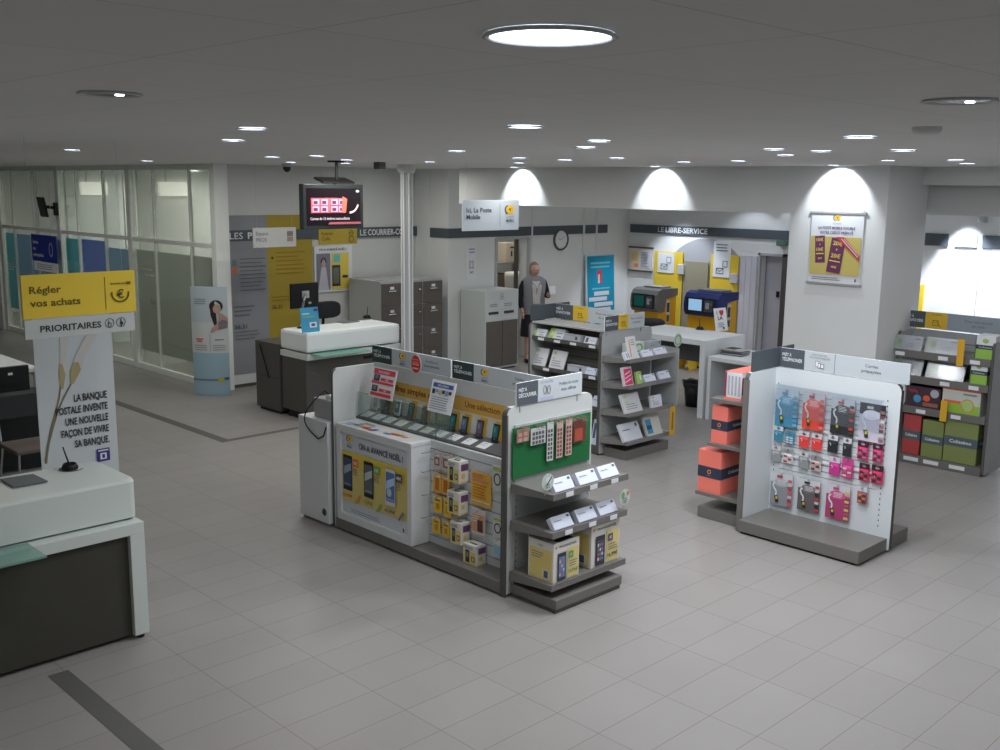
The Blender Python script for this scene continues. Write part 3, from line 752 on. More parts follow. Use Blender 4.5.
for x, y, dx, dy in ((3.25, 9.53, -0.04, -0.05), (3.69, 9.53, 0.04, -0.05), (3.25, 9.95, -0.04, 0.04), (3.69, 9.95, 0.04, 0.04)):
    g = G(); g.tube((x, y, 0.43), (x + dx, y + dy, 0), 0.012, CHROME, 8); g.build('leg', t)
for x in (3.25, 3.69):
    g = G(); g.tube((x, 9.97, 0.45), (x, 10.06, 0.86), 0.011, CHROME, 8); g.build('back_upright', t)
g = G(); g.obox(Vector((3.23, 10.02, 0.66)), Vector((0.48, 0, 0)), Vector((0, 0.025, 0)), Vector((0, 0.045, 0.22)), DKS, 0.01); g.build('backrest', t)
t = thing('meeting_desk', 'white table top at the left edge in front of the glass partition', 'table', (3.9, 12.6, 0))
g = G(); g.box(3.2, 4.45, 12.15, 13.4, 0.71, 0.75, WHITE, 0.004); g.build('table_top', t)
for x, y in ((3.25, 12.2), (4.4, 12.2), (3.25, 13.35), (4.4, 13.35)):
    g = G(); g.tube((x, y, 0), (x, y, 0.71), 0.02, ALU, 8); g.build('leg', t)

# ------------------------------------------------------------------ second counter
t = thing('service_counter', 'white counter with dark grey base and greenish glass ledge before the yellow wall', 'counter', (7.7, 10.75, 0))
x0, x1 = 6.98, 8.42
g = G(); g.box(x0, x1, 10.45, 11.05, 0.86, 1.11, mat('white counter glossy', (236, 242, 243), 0.35), 0.04); g.build('top_box', t)
g = G(); g.box(x0, x1 + 0.02, 10.45, 11.05, 0.77, 0.845, CW, 0.004); g.box(x1 - 0.06, x1 + 0.02, 10.45, 11.05, 0.1, 0.77, CW, 0.004); g.build('frame', t)
g = G(); g.box(x0 + 0.01, x1 - 0.06, 10.50, 11.03, 0.10, 0.77, DGREY, 0.003); g.box(7.86, 8.02, 10.485, 10.50, 0.70, 0.73, BLACK); g.build('base_cabinet', t)
g = G(); g.box(x0 + 0.06, x1 - 0.1, 10.56, 10.98, 0, 0.10, BLACK); g.build('plinth', t)
g = G(); g.box(7.02, 7.75, 10.18, 10.50, 0.845, 0.857, GGREEN, 0.004); g.build('glass_shelf', t)
t = thing('desk_pedestal', 'dark grey side cabinet standing behind the left end of the second counter', 'cabinet', (7.1, 11.35, 0))
g = G(); g.box(6.97, 7.5, 11.07, 11.62, 0.04, 0.90, DGREY, 0.004); fr = F(g, (6.97, 11.62, 0.04), (0, -1, 0), (0, 0, 1))
fr.rect(0.02, 0.42, 0.53, 0.425, BLACK); g.build('body', t)
g = G(); g.box(7.0, 7.46, 11.1, 11.58, 0, 0.04, BLACK); g.build('plinth', t)
g = G(); pts = [Vector((6.96, 11.5 - 0.35 * math.sin(k / 10 * math.pi) * 0.6, 0.86 - 0.42 * math.sin(k / 10 * math.pi))) for k in range(11)]
g.path(pts, 0.006, BLACK, 6); g.build('cable', t)
t = thing('monitor_on_arm', 'black computer monitor seen from behind on a bent chrome arm on the second counter', 'monitor', (7.1, 10.9, 1.11))
a = (7.066, 10.900, 1.667); b = (7.472, 10.900, 1.353)
g = G(); g.box(a[0], b[0], 10.90, 10.94, b[2], a[2], BLACK, 0.008); fr = F(g, (a[0], 10.90, b[2]), (1, 0, 0), (0, 0, 1)); fr.rect(0.25, 0.05, 0.29, 0.075, ALU); g.build('monitor_casing', t)
cx = (a[0] + b[0]) / 2; cz = (a[2] + b[2]) / 2
g = G(); g.path([Vector((cx, 10.90, cz + .02)), Vector((cx - 0.03, 10.84, cz + .02)), Vector((cx - 0.08, 10.82, cz - 0.06)), Vector((cx - 0.09, 10.84, cz - 0.16)), Vector((cx - 0.09, 10.88, 1.11))], 0.017, CHROME, 10); g.lathe((cx - 0.09, 10.88, 1.11), [(0.05, 0.0), (0.05, 0.012), (0.02, 0.02)], BLACK, 16); g.box(cx - 0.05, cx + 0.05, 10.885, 10.90, cz - 0.03, cz + 0.06, ALU); g.build('arm', t)
t = thing('office_chair', 'dark padded office chair behind the second counter, only its backrest showing', 'chair', (7.85, 11.55, 0))
ch = SOFTBLK
g = G(); rg = []
for k in range(9):
    y = -0.045 + 0.09 * k / 8; s_ = math.sqrt(max(0.05, 1 - (2 * k / 8 - 1) ** 2)) * 0.12 + 0.88
    pts = []
    for i in range(24):
        t_ = 2 * math.pi * i / 24; ct, st = math.cos(t_), math.sin(t_)
        pts.append(Vector((7.93 + 0.235 * s_ * math.copysign(abs(ct) ** 0.6, ct), 11.42 + y, 1.235 + 0.115 * s_ * math.copysign(abs(st) ** 0.6, st))))
    rg.append(pts)
g.rings(rg, ch); g.build('backrest', t)
g = G(); g.tube((7.93, 11.47, 1.2), (7.93, 11.52, 0.5), 0.02, BLACK); g.tube((7.93, 11.75, 0.1), (7.93, 11.75, 0.44), 0.03, BLACK); g.box(7.90, 7.96, 11.5, 11.75, 0.44, 0.48, BLACK); g.build('stem', t)
g = G(); g.box(7.70, 8.16, 11.52, 11.98, 0.46, 0.54, ch, 0.03); g.build('seat', t)
for i in range(5):
    aa = R(72 * i + 10); p = Vector((7.93 + 0.28 * math.cos(aa), 11.75 + 0.28 * math.sin(aa), 0.05)); g = G(); g.tube((7.93, 11.75, 0.11), p, 0.02, BLACK, 8, 0.014); g.ball(p - Vector((0, 0, 0.02)), 0.028, 0.028, 0.028, BLACK, 10, 6); g.build('base_leg', t)
g = G(); p = (6.947, 1.163, 7.206, 1.411)
g.name = ''; fr = card(g, (p[0], 10.50, 1.11), p[2] - p[0], p[3] - 1.11, 0.004, '-Y', col((70, 160, 200)), 8)
w, h = p[2] - p[0], p[3] - 1.11
fr.rect(w * .1, h * .72, w * .5, h * .78, col((180, 215, 230))); fr.rect(w * .1, h * .6, w * .75, h * .64, col((160, 190, 90))); fr.rect(w * .45, h * .18, w * .85, h * .4, PUREW); fr.disc(w * .65, h * .29, w * .12, h * .06, col((60, 110, 160))); fr.disc(w * .85, h * .88, w * .13, h * .06, col((90, 60, 130)))
g.build('flyer_stand', None, 'blue counter flyer with a white box standing on the second counter', 'flyer')
chained_pen(8.426, 11.167, 1.11, 'black pen in a round holder on the second counter', (0.03, 0.02))
g = G(); q = (7.942, 11.022, 1.110); g.box(q[0] - 0.1, q[0] + 0.16, q[1] - 0.13, q[1] + 0.05, 1.11, 1.118, mat('slate grey pad', (100, 106, 108)), 0.002); g.build('counter_pad', None, 'grey writing pad lying on the second counter in front of the chair', 'pad')

# filing cabinets: three towers of drawers
FILE = mat('taupe cabinet front', (98, 92, 86), 0.5, noise=0.05, nscale=12)
labs = ['left tower of dark filing drawers behind the second counter, left of the slim column', 'middle tower of dark filing drawers half hidden by the slim column', 'right tower of dark filing drawers just right of the slim column']
for i in range(3):
    xa, xb = 9.40 + i * 0.405, 9.80 + i * 0.405
    t = thing('filing_cabinet', labs[i], 'filing cabinet', ((xa + xb) / 2, 12.5, 0), 'dark fronted filing drawers in the corner')
    g = G(); g.box(xa, xb, 12.12, 12.90, 0.03, 1.475, LGREY, 0.003); g.box(xa + .02, xb - .02, 12.15, 12.88, 0, 0.03, DGREY); g.build('body', t)
    for k in range(4):
        g = G(); za = 0.06 + k * 0.347; g.box(xa + 0.012, xb - 0.012, 12.10, 12.12, za, za + 0.337, FILE, 0.003); dr = g.build('drawer', t)
        g = G(); m_ = (xa + xb) / 2
        if not (i == 1): g.box(m_ - 0.07, m_ + 0.07, 12.085, 12.10, za + 0.215, za + 0.235, CHROME, 0.003); g.box(m_ - 0.035, m_ + 0.035, 12.094, 12.10, za + 0.25, za + 0.29, PUREW)
        else: g.box(m_ + 0.11, m_ + 0.15, 12.085, 12.10, za + 0.215, za + 0.235, CHROME, 0.003)
        g.build('handle', dr)
g = G(); g.box(9.42, 9.72, 12.3, 12.52, 1.475, 1.485, PUREW); g.box(9.45, 9.74, 12.28, 12.5, 1.485, 1.495, LGREY); g.build('paper_sheaf', None, 'thin sheaf of papers lying on the left filing cabinet', 'papers')

# white cabinet with slots
t = thing('deposit_cabinet', 'tall white cabinet with two dark slots above dark double doors', 'cabinet', (11.4, 11.9, 0))
g = G(); g.box(11.04, 11.78, 11.60, 12.16, 0.03, 1.27, mat('white cabinet', (198, 204, 202), 0.5), 0.004); g.box(11.06, 11.76, 11.63, 12.1, 0, 0.03, DGREY)
fr = F(g, (11.04, 11.60, 0.03), (1, 0, 0), (0, 0, 1)); 
for x in (0.10, 0.42): fr.lines(x, 1.03, 0.2, 2, 0.03, 0.01, INKL)
fr.rect(0.34, 1.10, 0.40, 1.19, INKL); fr.rect(0.35, 1.11, 0.39, 1.18, PUREW); fr.disc(0.37, 1.145, 0.01, 0.02, INK)
g.build('body', t)
for x in (11.12, 11.46):
    g = G(); g.box(x, x + 0.21, 11.592, 11.60, 0.90, 0.94, INK); g.build('slot', t)
for x in (11.07, 11.42):
    g = G(); g.box(x, x + 0.335, 11.585, 11.60, 0.06, 0.79, FILE, 0.003); dr = g.build('door', t)
g = G(); g.box(11.19, 11.39, 12.19, 12.2, 1.40, 1.96, PUREW); fr = F(g, (11.19, 12.19, 1.40), (1, 0, 0), (0, 0, 1)); fr.lines(0.05, 0.5, 0.12, 2, 0.05, 0.02, col((150, 150, 175)), 0.1)
d_ = col((100, 102, 112)); fr.ring(0.1, 0.24, 0.055, 0.012, d_, n=4, ry=0.07, a0=45, a1=405); fr.rect(0.06, 0.17, 0.072, 0.31, d_); fr.rect(0.128, 0.17, 0.14, 0.31, d_); fr.line(0.06, 0.1, 0.14, 0.14, 0.01, d_); fr.line(0.06, 0.14, 0.14, 0.1, 0.01, d_)
g.build('pictogram_notice', None, 'small white notice with a pictogram on the wall above the white cabinet', 'notice')

# storeroom goods seen through the doorway
t = thing('storeroom_shelf', 'metal shelf rack seen through the open doorway', 'shelf', (13.5, 13.9, 0))
for x in (12.95, 14.15):
    for y in (13.5, 14.1):
        g = G(); g.box(x, x + 0.03, y, y + 0.03, 0, 1.9, ALU); g.build('upright', t)
for z in (0.4, 1.0, 1.48):
    g = G(); g.box(12.95, 14.18, 13.5, 14.13, z, z + 0.03, MGREY); g.build('shelf', t)
g = G(); g.box(13.42, 13.75, 13.55, 13.9, 1.515, 1.86, mat('beige box', (176, 166, 148), 0.7), 0.004); fr = F(g, (13.42, 13.55, 1.515), (1, 0, 0), (0, 0, 1)); fr.rect(0.1, 0.25, 0.2, 0.28, INK); fr.rect(0.12, 0.1, 0.16, 0.2, INK); g.build('storage_box', None, 'beige box on the top shelf seen through the doorway', 'box')
g = G(); g.box(13.80, 14.12, 13.55, 13.95, 1.515, 1.8, mat('grey storage box', (140, 138, 132), 0.7), 0.004); g.build('storage_box', None, 'grey box on the top shelf right side seen through the doorway', 'box')
g = G(); g.lathe((13.131, 12.95, 0), [(0.18, 0), (0.20, 0.05), (0.24, 1.25), (0.245, 1.32), (0.235, 1.38), (0.001, 1.40)], mat('white plastic bin', (188, 186, 180), 0.6), 28); g.build('storage_bin', None, 'pale round plastic bin standing in the storeroom behind the doorway', 'bin')
g = G(); g.box(13.1, 13.5, 13.55, 14.0, 1.035, 1.3, mat('brown carton', (110, 98, 84), 0.8), 0.004); g.build('storage_box', None, 'brown carton on the middle shelf seen through the doorway', 'box')

# ------------------------------------------------------------------ curved totem with a woman
t = thing('advertising_totem', 'pale blue curved advertising totem with a dark haired woman on it', 'totem', (6.95, 12.72, 0))
cx, cy, hw = 6.95, 12.74, 0.25
c45 = math.cos(R(45))
def tp(sv, z, d=0.0):
    """point on the bowed face; sv runs -1..1 left to right as the visitor sees it"""
    a = sv * 0.6
    rad = hw / math.sin(0.6) + d
    back = rad * math.cos(a) - (hw / math.sin(0.6)) * math.cos(0.6)
    side = rad * math.sin(a)
    return Vector((cx + side * c45 - back * c45, cy - side * c45 - back * c45, z))
def tpatch(g, s0, s1, z0, z1, m, d):
    n = 10; V = []
    for i in range(n + 1):
        s_ = s0 + (s1 - s0) * i / n; V += [tp(s_, z0, d), tp(s_, z1, d)]
    g.mesh(V, [(2 * i, 2 * i + 2, 2 * i + 3, 2 * i + 1) for i in range(n)], m, True)
g = G(); TH = 1.50
tpatch(g, -1, 1, 0.02, 0.60, mat('powder blue card', (150, 178, 192), 0.6), 0); tpatch(g, -1, 1, 0.60, 0.88, mat('pale grey card', (194, 198, 200), 0.6), 0); tpatch(g, -1, 1, 0.88, TH, mat('mist blue card', (176, 188, 196), 0.6), 0)
tpatch(g, -1, 1, 0.88, 1.02, MATS['pale grey card'], 0.001)
tpatch(g, -0.72, -0.3, 0.78, 0.80, col((205, 90, 80)), 0.002); tpatch(g, -0.66, -0.36, 0.75, 0.77, col((205, 90, 80)), 0.002); tpatch(g, 0.3, 0.75, 0.775, 0.79, INKL, 0.002); tpatch(g, 0.05, 0.07, 0.62, 0.86, INKL, 0.002)
for z in (0.64, 0.67, 0.70): tpatch(g, -0.8, -0.1, z, z + 0.008, INKL, 0.002); tpatch(g, 0.2, 0.8, z, z + 0.008, INKL, 0.002)
tpatch(g, -1, 0.55, 0.215, 0.24, col((110, 128, 140)), 0.002); tpatch(g, 0.42, 0.66, 0.20, 0.26, col((190, 176, 60)), 0.003); tpatch(g, 0.72, 0.95, 0.225, 0.26, col((80, 92, 110)), 0.003)
hair = col((52, 42, 42)); sk = col((178, 146, 132))
def tdisc(s0, z0, rs, rz, m, d):
    V = [tp(s0 + rs * math.cos(2 * math.pi * i / 20), z0 + rz * math.sin(2 * math.pi * i / 20), d) for i in range(20)]; g.face(V, m)
tdisc(0.42, 1.24, 0.34, 0.085, hair, 0.003); 
V = [tp(a, b, 0.004) for a, b in ((0.12, 1.22), (0.14, 1.12), (0.3, 0.98), (0.45, 0.98), (0.42, 1.1), (0.4, 1.22))]; g.face(V, hair)
tdisc(0.46, 1.205, 0.2, 0.062, sk, 0.006)
V = [tp(a, b, 0.007) for a, b in ((0.1, 0.90), (0.15, 0.88), (0.5, 0.92), (0.95, 0.94), (0.98, 1.08), (0.7, 1.14), (0.55, 1.16), (0.5, 1.02), (0.2, 0.95))]; g.face(V, col((170, 140, 130)))
V = [tp(a, b, 0.008) for a, b in ((0.5, 0.92), (0.95, 0.94), (0.98, 1.03), (0.7, 1.06), (0.52, 1.02))]; g.face(V, col((120, 110, 120)))
for z in (1.33, 1.30, 1.27): tpatch(g, -0.75, -0.1, z, z + 0.01, INKL, 0.002)
g.build('printed_face', t)
g = G(); V = []
for i in range(11):
    s_ = -1 + 0.2 * i; V.append(tp(s_, 0.0, -0.01)) 
V2 = [v + Vector((0, 0, 0.03)) for v in V]; g.rings([V, V2], MATS['powder blue card'], smooth=False)
V = [tp(-1 + 0.2 * i, 0.0, -0.004) for i in range(11)]; V2 = [v + Vector((0, 0, TH)) for v in V]
g.rings([V, V2], MATS['powder blue card'], smooth=False); g.build('back_shell', t)
# ------------------------------------------------------------------ self service alcove
# grey disc and yellow boards on the service wall
cy0 = 10.45
g = G(); pts = [Vector((15.285, cy0 + 0.95 * math.cos(2 * math.pi * i / 40), 1.08 + 0.95 * math.sin(2 * math.pi * i / 40))) for i in range(40)]
g.rings([pts, [p + Vector((0.015, 0, 0)) for p in pts]], mat('grey wall disc', (168, 170, 174), 0.7), smooth=False)
g.build('wall_disc', None, 'large round grey disc on the wall behind the two franking machines', 'wall panel')
def board(y0, y1, z1, m, name, label, cat='board'):
    g = G(); g.box(15.25, 15.27, y0, y1, 0.0, z1, m, 0.003); return g.build(name, None, label, cat)
board(10.92, 11.55, 1.76, YEL, 'backing_board', 'tall yellow board behind the grey fronted franking machine')
board(10.38, 10.90, 1.62, mat('olive grey board', (150, 146, 124), 0.6), 'backing_board', 'tall olive grey board between the two yellow boards')
board(9.77, 10.33, 1.77, YEL, 'backing_board', 'tall yellow board behind the blue fronted franking machine')
g = G(); g.box(15.26, 15.285, 11.62, 12.14, 1.38, 1.80, mat('pale tariff sheet', (214, 206, 196), 0.6)); fr = F(g, (15.26, 12.14, 1.38), (0, -1, 0), (0, 0, 1))
fr.rect(0.04, 0.05, 0.24, 0.36, col((228, 212, 170))); fr.rect(0.27, 0.05, 0.49, 0.36, col((200, 198, 206))); fr.rect(0.12, 0.06, 0.22, 0.13, col((222, 150, 130))); fr.lines(0.06, 0.34, 0.16, 7, 0.025, 0.008, col((216, 160, 100))); fr.lines(0.29, 0.34, 0.18, 10, 0.028, 0.01, INKL)
t = g.build('tariff_board', None, 'wide pale tariff board with metal clip rails at left of the yellow boards', 'notice')
for z in (1.36, 1.79):
    g = G(); g.box(15.25, 15.285, 11.60, 12.16, z, z + 0.03, DGREY, 0.003); g.build('clip_rail', t)
def notice(y0, y1, z0, z1, label, rows):
    g = G(); g.box(15.235, 15.25, y0, y1, z0, z1, PUREW, 0.002); fr = F(g, (15.235, y1, z0), (0, -1, 0), (0, 0, 1)); w = y1 - y0; d = col((70, 74, 88))
    fr.lines(w * .15, (z1 - z0) - 0.05, w * .7, rows, 0.05, 0.02, INKL, 0.1)
    b = 0.06; x = w * .2
    for a_ in ((x, b, x + .15, b + .012), (x, b + .09, x + .15, b + .102), (x, b, x + .012, b + .1), (x + .14, b, x + .15, b + .1)): fr.rect(*a_, d)
    fr.line(x, b + .09, x + .075, b + .04, .01, d); fr.line(x + .15, b + .09, x + .075, b + .04, .01, d)
    for a_ in ((x + .13, b + .12, x + .23, b + .13), (x + .13, b + .22, x + .23, b + .23), (x + .13, b + .12, x + .14, b + .23), (x + .22, b + .12, x + .23, b + .23)): fr.rect(*a_, d)
    g.build('pictogram_notice', None, label, 'notice')
notice(11.10, 11.46, 1.38, 1.74, 'white notice with envelope pictogram on the left yellow board', 0)
notice(9.93, 10.27, 1.38, 2.0, 'taller white notice with envelope pictogram on the right yellow board', 3)
g = G(); g.box(15.20, 15.25, 10.86, 11.0, 1.38, 1.55, mat('grey plastic box', (190, 192, 196), 0.5), 0.006); g.build('wall_box', None, 'small pale box at the right edge of the left yellow board', 'box')
g = G(); g.box(15.20, 15.25, 9.76, 9.9, 1.30, 1.46, MATS['grey plastic box'], 0.006); g.build('wall_box', None, 'small pale box at the right edge of the right yellow board', 'box')

def machine(ya, yb, zt, head, yel, name, label, screenm, headlen):
    """franking machine facing -X: head overhanging a yellow body"""
    xf = 13.85
    t = thing(name, label, 'machine', (14.2, (ya + yb) / 2, 0))
    g = G(); g.box(xf + 0.06, 14.38, ya, yb, 0.04, zt - 0.12, yel, 0.004); g.box(xf + 0.1, 14.34, ya + 0.03, yb - 0.03, 0, 0.04, BLACK); g.build('body', t)
    # head with bulging rounded front
    g = G(); rg = []
    prof = [(xf + 0.10, zt - 0.40), (xf + 0.02, zt - 0.385), (xf - 0.03, zt - 0.33), (xf - 0.04, zt - 0.22), (xf - 0.02, zt - 0.10), (xf + 0.03, zt - 0.03), (xf + 0.12, zt), (14.40, zt - 0.01), (14.40, zt - 0.13), (xf + 0.24, zt - 0.17), (xf + 0.20, zt - 0.385)]
    for y in (ya - 0.015, yb + 0.015): rg.append([Vector((x, y, z)) for x, z in prof])
    g.rings(rg, head, smooth=False); g.build('head', t)
    g = G(); fr = F(g, (xf - 0.045, yb - 0.03, zt - 0.34), (0, -1, 0), (0, 0, 1)); w = yb - ya - 0.06
    fr.off = 0.004
    g.box(xf - 0.046, xf - 0.03, yb - 0.03 - w, yb - 0.03, zt - 0.33, zt - 0.09, mat('black screen surround', (36, 40, 46), 0.3), 0.01)
    fr.off = 0.003; fr.rect(w * .10, 0.04, w * .55, 0.22, screenm); fr.rect(w * .64, 0.03, w * .92, 0.22, col((74, 78, 82))); fr.rect(w * .68, 0.08, w * .80, 0.18, ALU); fr.disc(w * .86, 0.16, 0.02, 0.02, CHROME)
    g.build('screen', t)
    g = G(); g.box(xf + 0.18, 14.3, ya + 0.06, yb - 0.1, zt, zt + 0.025, MGREY, 0.006); g.build('weighing_plate', t)
    g = G(); fr = F(g, (xf + 0.2, ya, 0), (1, 0, 0), (0, 0, 1)); fr.rect(0.06, zt - 0.58, 0.16, zt - 0.20, col((196, 198, 200))); fr.rect(0.07, zt - 0.40, 0.15, zt - 0.24, col((60, 72, 84))); fr.rect(0.07, zt - 0.56, 0.15, zt - 0.45, col((96, 92, 72))); g.build('instruction_sticker', t)
    return t
SCG = mat('teal screen', (20, 82, 76), 0.25, emit=(14, 70, 62), estr=0.35); SCB = mat('sky blue screen', (140, 180, 214), 0.25, emit=(150, 190, 225), estr=0.6)
machine(10.40, 10.92, 1.23, mat('grey machine head', (104, 106, 104), 0.35), mat('amber machine body', (214, 160, 30), 0.4), 'franking_machine', 'yellow franking machine with a grey head and teal screen', SCG, 1)
machine(9.20, 9.82, 1.26, mat('navy machine head', (30, 44, 104), 0.3), MATS['amber machine body'], 'franking_machine', 'yellow franking machine with a navy blue head and pale screen', SCB, 1)
t = thing('round_stool', 'dark rounded seat just in front of the grey headed machine', 'stool', (12.95, 9.85, 0))
g = G(); g.lathe((12.95, 9.85, 0), [(0.001, 0.86), (0.2, 0.86), (0.24, 0.82), (0.24, 0.78), (0.2, 0.75), (0.001, 0.75)], SOFTBLK, 24); g.build('seat', t)
g = G(); g.tube((12.95, 9.85, 0.03), (12.95, 9.85, 0.76), 0.03, CHROME); g.build('pole', t)
g = G(); g.lathe((12.95, 9.85, 0), [(0.001, 0.03), (0.1, 0.03), (0.24, 0.01), (0.24, 0.0)], CHROME, 24); g.build('base', t)

# standing table
t = thing('writing_table', 'high white writing table with slab legs in the alcove', 'table', (11.5, 8.0, 0))
g = G(); g.box(10.85, 11.75, 7.37, 8.66, 0.93, 1.0, WHITE, 0.004); g.build('table_top', t)
g = G(); g.box(10.85, 11.75, 7.37, 7.45, 0.0, 0.93, WHITE, 0.003); g.build('leg', t)
g = G(); g.box(10.85, 11.75, 8.58, 8.66, 0.0, 0.93, WHITE, 0.003); g.build('leg', t)
g = G(); g.box(11.35, 11.39, 7.45, 8.58, 0.62, 0.93, mat('dark modesty board', (96, 98, 98), 0.6)); g.build('modesty_panel', t)
chained_pen(11.694, 8.041, 1.0, 'black pen in a round holder on the high white table', (0.01, 0.03))
g = G(); q = (11.696, 7.785, 1.000); fr = card(g, (q[0], q[1], 1.0), 0.24, 0.31, 0.004, '-Y', PUREW, 12, turn=-8)
d = col((50, 48, 52)); fr.text('I', 0.05, 0.22, 0.05, d, bold=True); fr.text('♥', 0.10, 0.215, 0.055, col((200, 50, 60)), bold=True)
fr.poly([(0.135, 0.225), (0.165, 0.252), (0.165, 0.27), (0.15, 0.275), (0.135, 0.265), (0.12, 0.275), (0.105, 0.27), (0.105, 0.252)], col((200, 50, 60)))
fr.text('LA', 0.06, 0.15, 0.05, d, bold=True, width=0.1); fr.lines(0.05, 0.11, 0.13, 3, 0.025, 0.008, INKL); fr.rect(0.14, 0.02, 0.17, 0.05, d)
g.build('table_flyer', None, 'white leaning flyer with a red heart on the high white table', 'flyer')
# low unit with magazines
t = thing('low_shelf_unit', 'low white open shelf unit beside the high white table', 'shelf unit', (11.4, 7.0, 0))
ux0, ux1, uy0, uy1 = 10.86, 11.72, 6.45, 7.33
g = G(); g.box(ux0, ux1, uy0, uy1, 0.76, 0.81, WHITE, 0.003); g.build('top_board', t)
g = G(); g.box(ux0, ux1, uy1 - 0.05, uy1, 0, 0.76, WHITE, 0.003); g.build('side_panel', t)
g = G(); g.box(ux0, ux1, uy0, uy0 + 0.05, 0, 0.76, WHITE, 0.003); g.build('side_panel', t)
g = G(); g.box(ux1 - 0.03, ux1, uy0 + 0.05, uy1 - 0.05, 0, 0.76, LGREY); g.build('back_panel', t)
q = (11.127, 7.271, 0.830)
mc = [(90, 92, 100), (190, 192, 196), (70, 80, 100), (150, 150, 156), (120, 110, 96), (200, 200, 198)]
ml = ['grey blue magazine, lowest of the pile on the low white unit', 'pale magazine, second from the bottom of the pile', 'dark blue magazine in the lower middle of the pile', 'mid grey magazine in the upper middle of the pile', 'brownish magazine, second from the top of the pile', 'pale magazine with a dark cover picture on top of the pile']
for i in range(6):
    g = G(); o = Vector((q[0] + 0.0 + random.uniform(-.015, .015), q[1] - 0.26 + random.uniform(-.03, .03), 0.81 + i * 0.012))
    a_ = R(random.uniform(-8, 8)); g.obox(o, Vector((math.cos(a_), math.sin(a_), 0)) * 0.22, Vector((-math.sin(a_), math.cos(a_), 0)) * 0.30, Vector((0, 0, 0.011)), col(mc[i]), 0.002)
    if i == 5:
        fr = F(g, o + Vector((0, 0, 0.011)), (math.cos(a_), math.sin(a_), 0), (-math.sin(a_), math.cos(a_), 0)); fr.rect(0.02, 0.12, 0.2, 0.28, INK); fr.rect(0.04, 0.03, 0.18, 0.06, INKL)
    g.build('magazine', None, ml[i], 'magazine', 'magazines piled on the low white unit')
# bin with liner
q = (11.329, 7.795, 0.000)
t = thing('waste_bin', 'black waste bin with a black liner under the high white table', 'bin', (q[0] + 0.1, q[1] + 0.1, 0))
g = G(); g.lathe((q[0] + 0.1, q[1] + 0.1, 0), [(0.001, 0.01), (0.12, 0.0), (0.155, 0.33), (0.15, 0.33), (0.11, 0.02), (0.001, 0.02)], BLACK, 24); g.build('body', t)
g = G(); rg = []
for k, (r_, z_) in enumerate(((0.15, 0.24), (0.17, 0.30), (0.168, 0.345), (0.14, 0.30))):
    rg.append([Vector((q[0] + 0.1 + (r_ + 0.01 * math.sin(5 * a + k)) * math.cos(a), q[1] + 0.1 + (r_ + 0.01 * math.sin(7 * a)) * math.sin(a), z_ + 0.01 * math.sin(6 * a + k))) for a in [2 * math.pi * i / 30 for i in range(30)]])
g.rings(rg, mat('black bin liner', (34, 36, 36), 0.3), caps=False); g.build('liner', t)
q = (13.745, 9.667, 0.000)
t = thing('wet_floor_sign', 'small yellow folding floor sign behind the high white table', 'floor sign', (q[0], q[1], 0))
for sgn in (-1, 1):
    g = G(); g.obox(Vector((q[0] - 0.11, q[1] + sgn * 0.12, 0)), Vector((0.22, 0, 0)), Vector((0, 0.012, 0)), Vector((0.0, -sgn * 0.11, 0.55)), YEL, 0.003); g.build('panel', t)
# blue panel stand
t = thing('advertising_stand', 'teal blue upright poster stand with a red figure above white bars', 'poster stand', (14.45, 12.0, 0))
w, h0, h1 = 0.80, 0.10, 1.70; o = Vector((14.02, 12.05, h0))
g = G(); fr = card(g, o, w, h1 - h0, 0.03, '-Y', mat('white frame', (205, 215, 220), 0.5), 3); H_ = h1 - h0
fr.rect(0.025, 0.025, w - 0.025, H_ - 0.025, col((10, 140, 176)))
fr.lines(0.12, H_ - 0.14, 0.56, 2, 0.07, 0.03, col((110, 190, 210)), 0.1); fr.disc(0.36, H_ - 0.36, 0.07, 0.09, col((200, 60, 70))); fr.poly([(0.31, H_ - .52), (0.37, H_ - .52), (0.40, H_ - .36), (0.32, H_ - .36)], col((215, 200, 200))); fr.poly([(0.37, H_ - .52), (0.44, H_ - .52), (0.41, H_ - .34), (0.37, H_ - .36)], col((200, 60, 70)))
fr.lines(0.15, H_ - 0.60, 0.5, 1, 0.05, 0.03, col((110, 190, 210)), 0.05)
for i, (a, b) in enumerate(((.20, .62), (.06, .56), (.20, .72), (.06, .66), (.14, .74), (.06, .62), (.18, .70), (.08, .64))): fr.rect(a, H_ - 0.74 - i * 0.10, b, H_ - 0.665 - i * 0.10, col((206, 216, 226)))
g.build('poster_panel', t)
g = G(); g.box(14.05, 14.79, 11.92, 12.12, 0.0, 0.10, ALU, 0.006); g.build('base', t)

# ------------------------------------------------------------------ poster on the pillar
t = thing('hanging_poster', 'promotional poster in a metal clip frame on the lit pillar with purple vouchers', 'poster', (10.33, 5.6, 1.89))
py1, py0, pz0, pz1 = 5.73, 5.13, 1.90, 2.64
g = G(); g.box(10.335, 10.348, py0, py1, pz0, pz1, PUREW); fr = F(g, (10.335, py1, pz0), (0, -1, 0), (0, 0, 1)); w = py1 - py0; h = pz1 - pz0
PU = col((112, 58, 100)); DP = col((70, 50, 110))
fr.logo(w * .5, h - 0.045, 0.028, False); fr.text('LA POSTE MOBILE', w * .5, h - 0.11, 0.012, INKL, 'c', width=0.1)
fr.text('LA POSTE MOBILE DOUBLE', w * .5, h - 0.165, 0.028, DP, 'c', width=w * .70, bold=True); fr.text('VOTRE CRÉDIT PRÉPAYÉ', w * .5, h - 0.215, 0.028, DP, 'c', width=w * .64, bold=True)
fr.rect(0.012, 0.09, w - 0.012, h - 0.245, col((206, 188, 108)))
